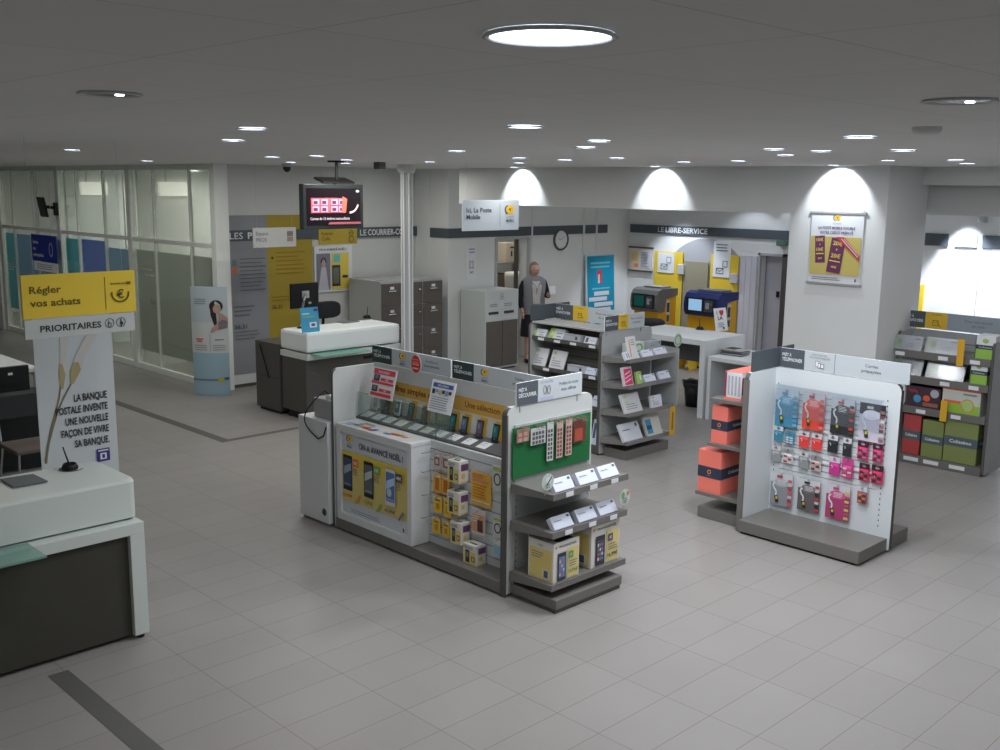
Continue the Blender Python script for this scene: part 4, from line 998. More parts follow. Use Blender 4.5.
def voucher(cx, cy, ww, hh, rot, l1, l2, l3):
    c, s_ = math.cos(R(rot)), math.sin(R(rot))
    fr.poly([(cx + a * c - b * s_, cy + a * s_ + b * c) for a, b in ((-ww / 2, -hh / 2), (ww / 2, -hh / 2), (ww / 2, hh / 2), (-ww / 2, hh / 2))], PU)
    yl = col((240, 214, 96))
    for txt, dy, th in ((l1, .30, .15), ('+', .14, .1), (l2, -.06, .15), (l3, -.36, .08)):
        x, y = cx - (dy * hh) * s_, cy + dy * hh * c
        fr.text(txt, x, y, th * hh * 0.8, yl, 'c', bold=True, rot=rot, width=ww * (.7 if txt != '+' else .16))
    x, y = cx + .16 * hh * s_, cy - .16 * hh * c; fr.line(x - ww * .4 * c, y - ww * .4 * s_, x + ww * .4 * c, y + ww * .4 * s_, 0.012, yl)
voucher(0.125, 0.355, 0.115, 0.29, 4, '10€', '10€', '20€'); voucher(0.315, 0.295, 0.16, 0.37, -7, '20€', '20€', '40€')
fr.poly([(0.30, h - .245), (0.40, h - .245), (w - .012, h - .43), (w - .012, h - .49)], col((196, 74, 76))); fr.line(0.37, h - .262, w - .03, h - .45, 0.008, PUREW); fr.line(0.40, h - .262, w - .02, h - .43, 0.006, PUREW)
fr.lines(0.05, 0.06, 0.35, 2, 0.02, 0.007, INKL); fr.rect(w - .05, 0.03, w - .035, 0.06, INK)
g.build('printed_sheet', t)
for z, nm in ((pz1 - 0.005, 'top_rail'), (pz0 - 0.02, 'bottom_rail')):
    g = G(); g.box(10.325, 10.35, py0 - 0.02, py1 + 0.02, z, z + 0.025, ALU, 0.003); g.build(nm, t)
for y in (py0 + 0.02, py1 - 0.12):
    g = G(); g.tube((10.337, y, pz1 + 0.02), (10.337, y, pz1 + 0.06), 0.003, ALU, 6); g.build('hook', t)
g = G(); g.box(15.25, 15.28, 6.55, 6.68, 0, 1.52, YEL, 0.003); g.build('backing_board', None, 'narrow yellow board showing beside the pillar above the right gondola', 'board')
g = G(); q = (15.200, 5.790, 2.524); g.box(15.18, 15.3, q[1] - 0.05, q[1] + 0.05, q[2] - 0.06, q[2] + 0.06, LGREY, 0.01); g.build('wall_sensor', None, 'small grey box on the brightly lit wall at the right', 'sensor')
g = G(); q = (15.200, 8.903, 2.125); g.box(15.16, 15.3, 8.86, 9.02, 1.98, 2.07, mat('exit box', (90, 120, 108), 0.5), 0.006); g.build('exit_lamp', None, 'small grey green lamp box above the alcove door', 'lamp')

# ------------------------------------------------------------------ the clerk
def skin_chain(verts, edges, radii, m, name, parent, sub=2):
    me = bpy.data.meshes.new(name); org = worldloc(parent)
    me.from_pydata([tuple(Vector(v) - org) for v in verts], edges, [])
    o = bpy.data.objects.new(name, me); COL.objects.link(o); o.parent = parent
    sk_ = o.modifiers.new('skin', 'SKIN'); sk_.use_smooth_shade = True
    for i, r_ in enumerate(radii):
        rr = r_ if isinstance(r_, tuple) else (r_, r_)
        me.skin_vertices[0].data[i].radius = rr
    me.skin_vertices[0].data[0].use_root = True
    s2 = o.modifiers.new('sub', 'SUBSURF'); s2.levels = sub; s2.render_levels = sub
    dg = bpy.context.evaluated_depsgraph_get(); dg.update()
    me2 = bpy.data.meshes.new_from_object(o.evaluated_get(dg)); me2.materials.clear(); me2.materials.append(m)
    o.modifiers.clear(); o.data = me2; bpy.data.meshes.remove(me)
    for p in me2.polygons: p.use_smooth = True
    return o
PXC, PYC = 12.34, 11.80
t = thing('person', 'clerk with short hair in a grey vest and dark sleeves standing by the doorway', 'person', (PXC, PYC, 0))
SK = mat('skin', (206, 160, 142), 0.6); HAIRM = mat('ash blond hair', (150, 132, 112), 0.8)
fx, fy = -0.45, -0.89      # the way she faces
rx, ry = -fy, fx            # her left is the viewer's right
def bp(s_, f_, z): return (PXC + rx * s_ + fx * f_, PYC + ry * s_ + fy * f_, z * 1.04)
V = []; E_ = []; Rr = []
def add(p, r_, link=None):
    V.append(p); Rr.append(r_)
    if link is not None: E_.append((link, len(V) - 1))
    return len(V) - 1
pel = add(bp(0, 0, 0.88), (0.17, 0.13)); wst = add(bp(0, 0, 1.02), (0.16, 0.12), pel); chs = add(bp(0, 0, 1.18), (0.165, 0.125), wst); shc = add(bp(0, 0, 1.30), (0.12, 0.09), chs)
nk = add(bp(0, 0.01, 1.375), 0.05, shc); hd0 = add(bp(0, 0.015, 1.42), 0.055, nk); hd1 = add(bp(0, 0.02, 1.48), (0.075, 0.09), hd0); hd2 = add(bp(0, 0.015, 1.545), (0.07, 0.085), hd1)
# right arm hanging (viewer's left), left arm bent forward
ra = add(bp(-0.17, 0, 1.29), 0.055, shc); rb = add(bp(-0.235, -0.02, 1.05), 0.045, ra); rc = add(bp(-0.22, 0.06, 0.83), 0.032, rb); rd = add(bp(-0.21, 0.08, 0.79), (0.035, 0.02), rc)
la = add(bp(0.17, 0, 1.29), 0.055, shc); lb = add(bp(0.225, 0.02, 1.06), 0.045, la); lc = add(bp(0.20, 0.22, 1.10), 0.03, lb); ld = add(bp(0.19, 0.27, 1.12), (0.035, 0.02), lc)
for sx in (-1, 1):
    h1_ = add(bp(0.09 * sx, 0, 0.80), 0.095, pel); k_ = add(bp(0.10 * sx, 0.02, 0.46), 0.06, h1_); a_ = add(bp(0.10 * sx, -0.01, 0.09), 0.038, k_); f_ = add(bp(0.11 * sx, 0.12, 0.035), 0.03, a_)
skin_chain(V, E_, Rr, SK, 'body', t)
def hand(c, dirf, side, name):
    g = G(); c = Vector(c); d = Vector(dirf).normalized(); sd = Vector(side).normalized(); up = d.cross(sd)
    g.ball(c + d * 0.03, 0.03, 0.03, 0.03, SK, 10, 6)
    for i, (o_, L) in enumerate(((-0.027, .055), (-0.009, .068), (0.009, .064), (0.026, .05))):
        p0 = c + d * 0.04 + sd * o_; p1 = p0 + d * L * .5 + up * 0.004; p2 = p1 + d * L * .35 - up * 0.016
        g.tube(p0, p1, 0.0095, SK, 8, 0.0085); g.tube(p1, p2, 0.0085, SK, 8, 0.006)
    p0 = c + d * 0.01 + sd * -0.03; p1 = p0 - sd * 0.025 + d * 0.025; p2 = p1 + d * 0.03 - up * 0.005; g.tube(p0, p1, 0.011, SK, 8, 0.0095); g.tube(p1, p2, 0.0095, SK, 8, 0.007)
    g.build(name, t)
hand(bp(-0.21, 0.08, 0.80), (0.02, 0, -1), (fx, fy, 0), 'hand'); hand(bp(0.19, 0.26, 1.12), (fx * .8, fy * .8, 0.5), (rx, ry, 0), 'hand')
# head details: face, nose, eyes, mouth, ears, hair
g = G(); hc = Vector(bp(0, 0.02, 1.485))
def hp(s_, f_, z_): return hc + Vector((rx * s_ + fx * f_, ry * s_ + fy * f_, z_))
rg = []
for k in range(10):
    a = -math.pi / 2 + math.pi * (k + .5) / 10; zz = 0.115 * math.sin(a); cr = math.cos(a)
    wd = 0.076 * cr * (0.86 if zz < -0.03 else 1.0); dp = 0.092 * cr
    rg.append([hp(wd * math.cos(b), dp * math.sin(b), zz) for b in [2 * math.pi * i / 20 for i in range(20)]])
g.rings(rg, SK)
g.rings([[hp(-0.012, 0.085, 0.02), hp(0.012, 0.085, 0.02), hp(0.0, 0.094, 0.02)], [hp(-0.018, 0.085, -0.02), hp(0.018, 0.085, -0.02), hp(0.0, 0.112, -0.018)], [hp(-0.014, 0.083, -0.028), hp(0.014, 0.083, -0.028), hp(0, 0.098, -0.03)]], SK)
for s_ in (-1, 1):
    p = hp(0.03 * s_, 0.082, 0.01); g.ball(p, 0.010, 0.010, 0.006, PUREW, 10, 6); p = hp(0.03 * s_, 0.090, 0.01); g.ball(p, 0.005, 0.005, 0.005, INK, 8, 6)
    p = hp(0.077 * s_, 0.0, -0.005); g.ball(p, 0.012, 0.012, 0.026, SK, 8, 6)
g.rings([[hp(-0.024, 0.082, -0.052), hp(0.024, 0.082, -0.052), hp(0.024, 0.088, -0.052), hp(-0.024, 0.088, -0.052)], [hp(-0.02, 0.08, -0.062), hp(0.02, 0.08, -0.062), hp(0.02, 0.087, -0.062), hp(-0.02, 0.087, -0.062)]], mat('lips', (176, 96, 92), 0.5))
g.build('face', t)
g = G(); rg = []
for k in range(9):
    a = -0.75 + (math.pi / 2 + 0.70) * k / 8; zz = 0.128 * math.sin(a); cr = math.cos(a)
    rg.append([hp(0.088 * cr * math.cos(b), (0.105 * cr * math.sin(b) if math.sin(b) < 0 else 0.105 * cr * math.sin(b) * (0.55 if zz < 0.06 else 0.95)) - 0.012, zz) for b in [2 * math.pi * i / 22 for i in range(22)]])
g.rings(rg, HAIRM); g.build('hair', t)
# clothes: grey vest, dark sleeves, pale top with necklace, skirt, shoes
def body_ring(z, w, d, f0=0.0, n=24): return [Vector(bp(w * math.cos(2 * math.pi * i / n), f0 + d * math.sin(2 * math.pi * i / n), z)) for i in range(n)]
g = G(); g.rings([body_ring(0.78, 0.205, 0.165), body_ring(0.95, 0.195, 0.155), body_ring(1.08, 0.19, 0.15), body_ring(1.20, 0.205, 0.155, 0.01), body_ring(1.28, 0.215, 0.13), body_ring(1.325, 0.20, 0.115), body_ring(1.36, 0.15, 0.095), body_ring(1.385, 0.075, 0.07)], mat('grey vest cloth', (134, 136, 138), 0.9))
g.build('vest', t)
g = G()
n = 7
for z0_, z1_, w0_, w1_, f0_, f1_ in ((0.95, 1.10, .06, .07, .158, .152), (1.10, 1.22, .07, .085, .152, .166), (1.22, 1.31, .085, .06, .166, .118)):
    g.face([Vector(bp(-w0_, f0_, z0_)), Vector(bp(w0_, f0_, z0_)), Vector(bp(w1_, f1_, z1_)), Vector(bp(-w1_, f1_, z1_))], mat('pale patterned top', (196, 192, 190), 0.8))
for i in range(9): g.ball(bp(-0.055 + 0.0138 * i, 0.145 + 0.012 * math.sin(math.pi * i / 8), 1.27 - 0.05 * math.sin(math.pi * i / 8)), 0.009, 0.009, 0.009, mat('dark beads', (80, 50, 52), 0.3), 8, 5)
g.build('blouse', t)
SLV = mat('black sleeve', (32, 34, 42), 0.9)
skin_chain([bp(-0.10, 0, 1.325), bp(-0.18, 0, 1.28), bp(-0.238, -0.02, 1.05), bp(-0.222, 0.05, 0.85)], [(0, 1), (1, 2), (2, 3)], [0.06, 0.07, 0.056, 0.042], SLV, 'sleeve', t, 1)
skin_chain([bp(0.10, 0, 1.325), bp(0.18, 0, 1.28), bp(0.228, 0.02, 1.06), bp(0.212, 0.15, 1.08)], [(0, 1), (1, 2), (2, 3)], [0.06, 0.07, 0.056, 0.045], SLV, 'sleeve', t, 1)
g = G(); g.rings([body_ring(0.42, 0.22, 0.18), body_ring(0.6, 0.21, 0.17), body_ring(0.80, 0.19, 0.15), body_ring(0.86, 0.18, 0.14)], mat('dark skirt', (46, 44, 48), 0.9)); g.build('skirt', t)
for sx in (-1, 1):
    g = G(); p = Vector(bp(0.11 * sx, 0.07, 0.035)); g.rings([[p + Vector((fx * a * 1.0 + rx * b, fy * a * 1.0 + ry * b, z)) for a, b in [(0.12 * math.cos(q_), 0.048 * math.sin(q_)) for q_ in [2 * math.pi * i / 16 for i in range(16)]]] for z in (-0.035, 0.0)] + [[p + Vector((fx * a + rx * b, fy * a + ry * b, 0.03)) for a, b in [(0.10 * math.cos(q_) - 0.01, 0.038 * math.sin(q_)) for q_ in [2 * math.pi * i / 16 for i in range(16)]]]], BLACK); g.build('shoe', t)
g = G(); o = Vector(bp(0.14, 0.395, 1.12)); g.obox(o, Vector((rx, ry, 0.1)) * 0.10, Vector((fx, fy, 0)) * 0.004, Vector((-fx * .02, -fy * .02, 0.13)), PUREW); g.build('paper_slip', None, 'small white paper slip held by the clerk', 'paper')
# ------------------------------------------------------------------ shop gondolas
GB = TAUPE
def holes(g, x, y, z0, z1, face, n=None, step=0.05):
    """column of dark upright slots"""
    z = z0
    while z < z1:
        if face == '-Y': g.face([(x - .004, y, z), (x + .004, y, z), (x + .004, y, z + .014), (x - .004, y, z + .014)], INK)
        else: g.face([(x, y + .004, z), (x, y - .004, z), (x, y - .004, z + .014), (x, y + .004, z + .014)], INK)
        z += step

def header(name_label, x0, x1, y0, y1, axis, z0, z1, segs, base=PUREW):
    """header board; segs = list of (f0, f1, material, deco)"""
    t = thing('header_sign', name_label, 'sign', ((x0 + x1) / 2, (y0 + y1) / 2, z0))
    g = G(); g.box(x0, x1, y0, y1, z0, z1, EDGE if base is None else base, 0.001)
    if axis == 'Y': fr = F(g, (x0, y0, z0), (1, 0, 0), (0, 0, 1)); L = x1 - x0
    else: fr = F(g, (x0, y1, z0), (0, -1, 0), (0, 0, 1)); L = y1 - y0
    h = z1 - z0
    for f0, f1, m, deco in segs:
        fr.off = 0.001
        if m: fr.rect(f0 * L, 0.0, f1 * L, h, m)
        if deco: deco(fr, f0 * L, (f1 - f0) * L, h)
    g.build('board', t)
    g = G()
    if axis == 'Y':
        for x in (x0 + 0.04, x1 - 0.04): g.box(x - 0.006, x + 0.006, y0 + 0.004, y1 - 0.002, z0 - 0.05, z0, ALU)
    else:
        for y in (y0 + 0.04, y1 - 0.04): g.box(x0 + 0.004, x1 - 0.002, y - 0.006, y + 0.006, z0 - 0.05, z0, ALU)
    g.build('bracket', t)
    return t
def dk(a, b):
    def f(fr, x, w, h):
        fr.text(a, x + w * .08, h * .60, h * .15, TXT, width=w * .38, bold=True); fr.text(b, x + w * .08, h * .34, h * .18, TXT, width=w * .84, bold=True)
    return f
def two(a, b):
    def f(fr, x, w, h):
        fr.text(a, x + w * .5, h * .58, h * .15, INKL, 'c', width=w * .7, bold=True); fr.text(b, x + w * .5, h * .32, h * .15, INKL, 'c', width=w * .6, bold=True)
    return f
def lg(fr, x, w, h): fr.logo(x + w * .5, h * .66, h * .19)
def env(fr, x, w, h):
    d = col((90, 78, 40)); cx = x + w / 2
    fr.text('COURRIER', cx, h * .82, h * .07, d, 'c', width=w * .6)
    for a in ((-.2, .2, .15, .23), (-.2, .5, .15, .53), (-.2, .2, -.17, .53), (.12, .2, .15, .53)): fr.rect(cx + a[0] * h, a[1] * h, cx + a[2] * h, a[3] * h, d)
    fr.line(cx - .2 * h, .52 * h, cx - .02 * h, .34 * h, .02 * h, d); fr.line(cx + .15 * h, .52 * h, cx - .02 * h, .34 * h, .02 * h, d); fr.line(cx + .1 * h, .4 * h, cx + .3 * h, .15 * h, .03 * h, d)
def recharge(fr, x, w, h):
    cx = x + w / 2; fr.text('RECHARGES', cx, h * .80, h * .09, INKL, 'c', width=w * .5); fr.text('TÉLÉPHONIQUES', cx, h * .66, h * .09, INKL, 'c', width=w * .7)
    for a in ((-.2, .25, .0, .55), (-.05, .2, .1, .45), (.1, .2, .28, .42)):
        fr.rect(cx + a[0] * h, a[1] * h, cx + a[2] * h, a[3] * h, INK); fr.rect(cx + (a[0] + .02) * h, (a[1] + .02) * h, cx + (a[2] - .02) * h, (a[3] - .02) * h, PUREW)
def actu(fr, x, w, h):
    cx = x + w / 2; fr.text('ACTUALITÉS', cx, h * .80, h * .1, col((130, 130, 160)), 'c', width=w * .75)
    fr.rect(x + w * .1, h * .02, x + w * .9, h * .17, col((176, 180, 206)))
    fr.ring(cx - .12 * h, h * .5, .1 * h, .025 * h, INK, ry=.2 * h); fr.ring(cx + .14 * h, h * .48, .1 * h, .025 * h, INK, ry=.2 * h); fr.line(cx, h * .3, cx, h * .65, .02 * h, INK)

# ================================================================== main telephone gondola
GX0, GX1, GY0, GY1, SX = 4.90, 5.80, 4.93, 7.00, 5.35
t = M_ = thing('display_gondola', 'white telephone display gondola with charcoal rims in the middle of the hall', 'shop gondola', (5.35, 5.96, 0))
g = G(); rslab(g, GX0, GX1, GY1 - 0.03, GY1, 0.02, 1.38, 'Y', 0.06, 0.012, mat('pale end panel', (196, 200, 198), 0.5), EDGE); g.build('end_panel', t)
g = G(); rslab(g, GX0, GX1, GY0 - 0.012, GY0 + 0.03, 0.02, 1.38, 'Y', 0.06, 0.014, MATS['pale end panel'], EDGE); g.box(GX0 - 0.004, GX0 + 0.012, GY0 - 0.014, GY0 + 0.034, 0.0, 1.33, EDGE)
g.build('end_panel', t)
g = G(); g.box(SX - 0.02, SX + 0.02, GY0 + 0.03, GY1 - 0.03, 0.1, 1.39, MATS['pale end panel']); fr = F(g, (SX - 0.02, GY1 - 0.03, 0), (0, -1, 0), (0, 0, 1)); L = GY1 - GY0 - 0.06
fr.off = 0.003
fr.rect(0, 1.15, L, 1.265, ORY); fr.rect(0, 0.94, L, 1.15, mat('cream board', (212, 206, 184), 0.6)); fr.rect(0, 1.265, L, 1.39, MATS['pale end panel'])
fr.text('Des offres simples et claires', 0.09, 1.187, 0.052, col((120, 84, 30)), width=0.92, bold=True); fr.text('Une sélection de 16 mobiles', 1.16, 1.187, 0.052, col((120, 84, 30)), width=0.82)
g.build('spine_panel', t)
g = G(); fr = F(g, (5.10, GY1 - 0.03, 0), (0, -1, 0), (0, 0, 1)); g.box(5.10, SX - 0.02, GY0 + 0.03, GY1 - 0.03, 0.1, 0.93, WSLAT)
for i in range(9): fr.off = 0.001; fr.rect(0.0, 0.16 + i * 0.088, L, 0.164 + i * 0.088, INK)
g.build('slat_wall', t)
g = G(); g.box(GX0 + 0.005, GX1 - 0.02, GY0 + 0.03, GY1 - 0.03, 0.015, 0.10, GB, 0.004); g.box(GX0 + 0.03, GX1 - 0.05, GY0 + 0.03, GY1 - 0.03, 0.0, 0.015, BLACK); g.build('plinth', t)
# rear side slat panel
g = G(); g.box(SX + 0.02, SX + 0.2, GY0 + 0.03, GY1 - 0.03, 0.1, 0.93, WSLAT); g.build('slat_wall', t)
# sloping telephone shelf
g = G(); rg = [(5.13, 0.90), (5.13, 0.945), (5.33, 1.0), (5.33, 0.93), (5.16, 0.90)]
g.rings([[Vector((x, y, z)) for x, z in rg] for y in (GY0 + 0.03, GY1 - 0.03)], mat('dark shelf tray', (92, 92, 90), 0.45), smooth=False)
for y in (6.35, 5.25): g.tube((5.126, y, 0.922), (5.134, y, 0.922), 0.008, CHROME, 10)
g.build('phone_shelf', t)
g = G(); zt = 1.155
g.box(5.145, 5.149, 5.95, 6.955, 0.95, zt, GLASS); g.box(5.145, 5.33, 5.95, 5.954, 0.97, zt, GLASS)
g.build('glass_screen', t)
g = G(); g.box(5.144, 5.150, 5.95, 6.96, zt, zt + 0.004, GLASSE); g.box(5.144, 5.150, 5.948, 5.954, 0.95, zt, GLASSE); g.box(5.146, 5.33, 5.949, 5.955, zt, zt + 0.004, GLASSE); g.build('glass_rim', t)
g = G(); g.box(5.145, 5.149, 5.76, 5.92, 0.95, 1.08, GLASS); g.box(5.144, 5.15, 5.76, 5.92, 1.08, 1.084, GLASSE); g.build('glass_screen', t)
# price cards and dummy phones, from the left
PHX = 5.17
phones = [((378,392),(389,410),'silver grey',(150,140,140),(150,150,150)), ((388,398),(388,398),'black',None,None)]
pcards = [6.889, 6.741, 6.592, 6.438, 6.255, 6.109, 5.943, 5.780, 5.616, 5.453]
ords = ['first', 'second', 'third', 'fourth', 'fifth', 'sixth', 'seventh', 'eighth', 'ninth', 'tenth']
for i, y in enumerate(pcards):
    g = G(); k = (1.0 - 0.945) / 0.20
    o = Vector((5.15, y + 0.05, 0.945 + 0.02 * k + 0.002)); g.obox(o, Vector((0.09, 0, 0.09 * k)), Vector((0, -0.10, 0)), Vector((0, 0, 0.003)), PUREW)
    fr = F(g, o + Vector((0, 0, 0.003)), (0, -1, 0), (1, 0, k)); fr.lines(0.01, 0.075, 0.06, 2, 0.028, 0.005, MGREY)
    g.build('price_card', None, ords[i] + ' white price card from the left on the sloping telephone shelf', 'price card', 'price cards on the telephone shelf')
ph = [(6.883, 'silver', (168, 160, 160), (120, 112, 116), None), (6.733, 'black', (50, 46, 44), (100, 84, 78), (196, 160, 60)), (6.586, 'white', (214, 218, 216), (104, 122, 130), None),
      (6.417, 'dark green faced', (48, 62, 62), (54, 96, 94), (196, 160, 60)), (6.246, 'dark brown', (66, 56, 56), (118, 88, 80), (206, 180, 90)),
      (5.900, 'teal faced', (48, 60, 62), (52, 118, 120), (196, 160, 60)), (5.766, 'dark grey', (52, 54, 62), (96, 108, 130), (196, 160, 60)), (5.591, 'plum grey', (66, 62, 72), (100, 92, 112), (196, 160, 60)), (5.415, 'black teal faced', (40, 46, 48), (44, 104, 104), (196, 160, 60))]
for i, (y, nm, body, scr, backing) in enumerate(ph):
    t = thing('mobile_phone', nm + ' mobile phone on its stand, ' + ords[i] + ' from the left in the phone row', 'mobile phone', (5.29, y, 0.99))
    z0 = 0.99
    if backing:
        g = G(); card(g, (5.288, y + 0.034, z0), 0.078, 0.15, 0.004, '-X', col(backing), 12); g.build('backing_card', t)
    g = G(); fr = card(g, (5.262, y + 0.031, z0 + 0.008), 0.062, 0.128, 0.010, '-X', col(body), 12)
    fr.rect(0.006, 0.026, 0.056, 0.112, col(scr)); fr.rect(0.012, 0.06, 0.035, 0.10, PUREW if nm == 'white' else col(tuple(min(255, int(c * 1.35)) for c in scr))); fr.disc(0.031, 0.013, 0.006, 0.006, INKL)
    g.build('handset', t)
    g = G(); g.box(5.262, 5.30, y - 0.03, y + 0.03, z0 - 0.012, z0 + 0.008, INK); g.build('stand', t)
for i, y in enumerate((6.833, 6.684, 6.532, 6.358, 6.188, 5.858, 5.702, 5.523)):
    g = G(); card(g, (5.305, y + 0.035, 0.995), 0.07, 0.125, 0.004, '-X', mat('pale back card', (196, 204, 200), 0.5), 6)
    g.build('back_card', None, 'blank pale card behind the telephone row', 'card', 'blank pale cards standing behind the phones')
# flyers standing on the shelf glass
q0 = (5.140, 6.803, 1.170); q1 = (5.140, 6.459, 1.494)
g = G(); w = q0[1] - q1[1]; fr = card(g, (5.135, q0[1], 1.15), w * 0.93, 0.25, 0.004, '-X', PUREW, 14); RD = col((216, 70, 84))
w *= .93
fr.rect(w * .08, .195, w * .95, .24, RD); fr.rect(w * .05, .115, w * .95, .135, RD); fr.rect(w * .08, .015, w * .92, .042, RD); fr.text('NOUVEAU', w * .5, .207, .018, PUREW, 'c', width=w * .7, bold=True)
for z_ in (.14, .05):
    fr.rect(w * .12, z_, w * .36, z_ + .05, INK); fr.rect(w * .17, z_ + .015, w * .31, z_ + .045, INKL); fr.rect(w * .42, z_ + .005, w * .92, z_ + .03, RD); fr.text('19€', w * .67, z_ + .009, .016, PUREW, 'c', width=w * .3, bold=True)
g.build('price_flyer', None, 'red and white price flyer leaning at the left end of the phone shelf', 'flyer')
q0 = (5.140, 6.044, 1.174); q1 = (5.140, 5.746, 1.470)
g = G(); w = (q0[1] - q1[1]) * .93; fr = card(g, (5.135, q0[1], 1.15), w, 0.25, 0.004, '-X', PUREW, 14)
fr.rect(w * .08, .195, w * .92, .228, col((70, 92, 160))); fr.text('NOUVEAU', w * .5, .203, .016, PUREW, 'c', width=w * .7, bold=True)
for i in range(6): fr.rect(w * (.08 + .14 * i), .14 + (.012 if i % 2 else 0), w * (.2 + .14 * i), .178, col(((60, 62, 80), (120, 160, 200), (190, 170, 120), (50, 56, 66), (130, 150, 180), (80, 60, 60))[i]))
fr.lines(w * .1, .12, w * .75, 6, .018, .005, INKL, .15)
g.build('price_flyer', None, 'white flyer with a blue headline leaning in the middle of the phone shelf', 'flyer')
# wobbling red disc
q = (5.280, 6.339, 1.462)
g = G(); fr = F(g, (5.27, q[1], q[2]), (0, -1, 0), (0, 0, 1)); pts = [(0.062 * math.cos(2 * math.pi * i / 28), 0.078 * math.sin(2 * math.pi * i / 28)) for i in range(28)]
g.rings([[fr.at(a, b, 0) for a, b in pts], [fr.at(a, b, -0.004) for a, b in pts]], col((206, 214, 214)), smooth=False); fr.disc(0, 0, 0.058, 0.073, col((216, 52, 46)), 28); fr.text('NOUVEAU', 0, -0.01, 0.016, TXT, 'c', width=0.08, bold=True); fr.lines(-0.04, 0.04, 0.08, 2, 0.02, 0.007, col((230, 150, 140)), 0.1); fr.lines(-0.035, -0.03, 0.07, 1, 0.02, 0.01, TXT, 0.1)
g.build('round_sticker_sign', None, 'round red sticker sign clipped to the header above the phone shelf', 'sign')
# headers on the spine
hz0, hz1 = 1.395, 1.535
header('left header board of the telephone gondola with a dark end and a logo', SX - 0.015, SX, 5.99, 7.0, 'X', hz0, hz1, [(0, .265, ANTHG, dk('PRÊT À', 'TÉLÉPHONER')), (.265, .55, mat('pale header', (190, 198, 202), 0.5), lg), (.55, 1, MATS['pale header'], two('Forfaits et', 'abonnements'))])
header('right header board of the telephone gondola with a dark Prêt à téléphoner end', SX - 0.015, SX, 4.98, 5.97, 'X', hz0, hz1, [(0, .25, ANTHG, dk('PRÊT À', 'TÉLÉPHONER')), (.25, .5, MATS['pale header'], lg), (.5, 1, MATS['pale header'], two('Cartes', 'prépayées'))])
header('dark and white header board with the words Prêt à découvrir on the gondola end', 4.985, 5.665, GY0 - 0.02, GY0 - 0.005, 'Y', 1.385, 1.545, [(0, .31, ANTH, dk('PRÊT À', 'DÉCOUVRIR')), (.31, .57, MATS['pale header'], actu), (.57, 1, MATS['pale header'], two('Profitez de toutes', 'nos offres'))])

# poster cabinet
t = thing('poster_cabinet', 'white poster cabinet with three phones and the words On a avancé Noël', 'cabinet', (5.0, 6.45, 0.1))
cy1, cy0_ = 6.94, 5.96
g = G(); x0 = 4.905
g.box(x0 + 0.02, 5.10, cy0_, cy1, 0.105, 0.90, WHITE); 
g.box(x0, x0 + 0.02, cy0_, cy1, 0.105, 0.17, WHITE); g.box(x0, x0 + 0.02, cy0_, cy1, 0.865, 0.90, WHITE); g.box(x0, x0 + 0.02, cy0_, cy0_ + 0.05, 0.17, 0.865, WHITE); g.box(x0, x0 + 0.02, cy1 - 0.05, cy1, 0.17, 0.865, WHITE)
g.build('cabinet_body', t)
g = G(); w = cy1 - cy0_ - 0.12; fr = F(g, (x0 + 0.0195, cy1 - 0.06, 0.175), (0, -1, 0), (0, 0, 1)); g.box(x0 + 0.0195, x0 + 0.021, cy0_ + 0.06, cy1 - 0.06, 0.175, 0.86, mat('poster paper', (206, 212, 218), 0.4)); h = 0.685
fr.logo(0.10, h - 0.045, 0.026)
fr.text('ON A AVANCÉ NOËL !', w * .60, h - 0.105, 0.05, col((78, 80, 92)), 'c', width=w * .66, bold=True)
fr.rect(0.0, 0.11, w, 0.535, mat('yellow poster print', (214, 198, 122), 0.5)); fr.rect(0.0, 0.40, w, 0.535, mat('yellow poster print deep', (222, 198, 84), 0.5))
for i, (cx, bc, scr, tag_c, txt) in enumerate(((w * .09, (34, 36, 42), (70, 84, 112), (222, 110, 70), '9€'), (w * .43, (30, 32, 34), (96, 104, 108), (120, 176, 90), '1€'), (w * .77, (206, 214, 222), (96, 124, 176), (84, 78, 96), '49€'))):
    fr.rect(cx - .062, .20, cx + .062, .50, col(bc)); fr.rect(cx - .054, .235, cx + .054, .475, col(scr)); fr.poly([(cx - .05, .33), (cx + .05, .38), (cx + .05, .44), (cx - .045, .40)], col(tuple(min(255, c + 90) for c in scr))); fr.rect(cx - .045, .245, cx + .045, .26, col(tuple(min(255, c + 50) for c in scr)))
    if i == 2: fr.disc(cx - .01, .31, .03, .035, col((190, 206, 220)))
    fr.rect(cx + .075, .42, cx + .15, .485, col(tag_c)); fr.text(txt, cx + .112, .435, .03, PUREW, 'c', width=.06, bold=True)
    fr.lines(cx + .075, .40, .08, 3, .02, .006, INKL); fr.text(('30,99€', '16,99€', '45,99€')[i], cx + .0, .145, .028, col(((224, 120, 60), (110, 160, 80), (84, 76, 96))[i]), 'c', width=.14, bold=True)
    fr.poly([(cx + .10, .11), (cx + .125, .11), (cx + .18, .18), (cx + .16, .19)], col(((224, 150, 80), (140, 180, 90), (130, 110, 140))[i]))
fr.lines(0.15, 0.06, 0.4, 2, 0.018, 0.005, INKL, 0.1); fr.rect(w - .03, .03, w - .015, .06, INK)
g.build('poster', t)
g = G(); g.box(4.90, 5.12, cy0_ - 0.005, cy1, 0.90, 0.93, WHITE, 0.004); fr = F(g, (4.92, cy1 - 0.03, 0.93), (0, -1, 0), (1, 0, 0))
fr.off = 0.001; fr.rect(0, 0, 0.90, 0.17, col((206, 204, 200))); cols_ = [(214, 150, 130), (190, 200, 216), (120, 160, 200), (206, 110, 90), (110, 150, 120), (200, 190, 120), (90, 120, 180), (220, 170, 160)]
for i in range(16): 
    x = random.uniform(0.02, 0.76); y = random.uniform(0.01, 0.1); fr.rect(x, y, x + random.uniform(.05, .13), y + random.uniform(.02, .06), col(cols_[i % 8]))
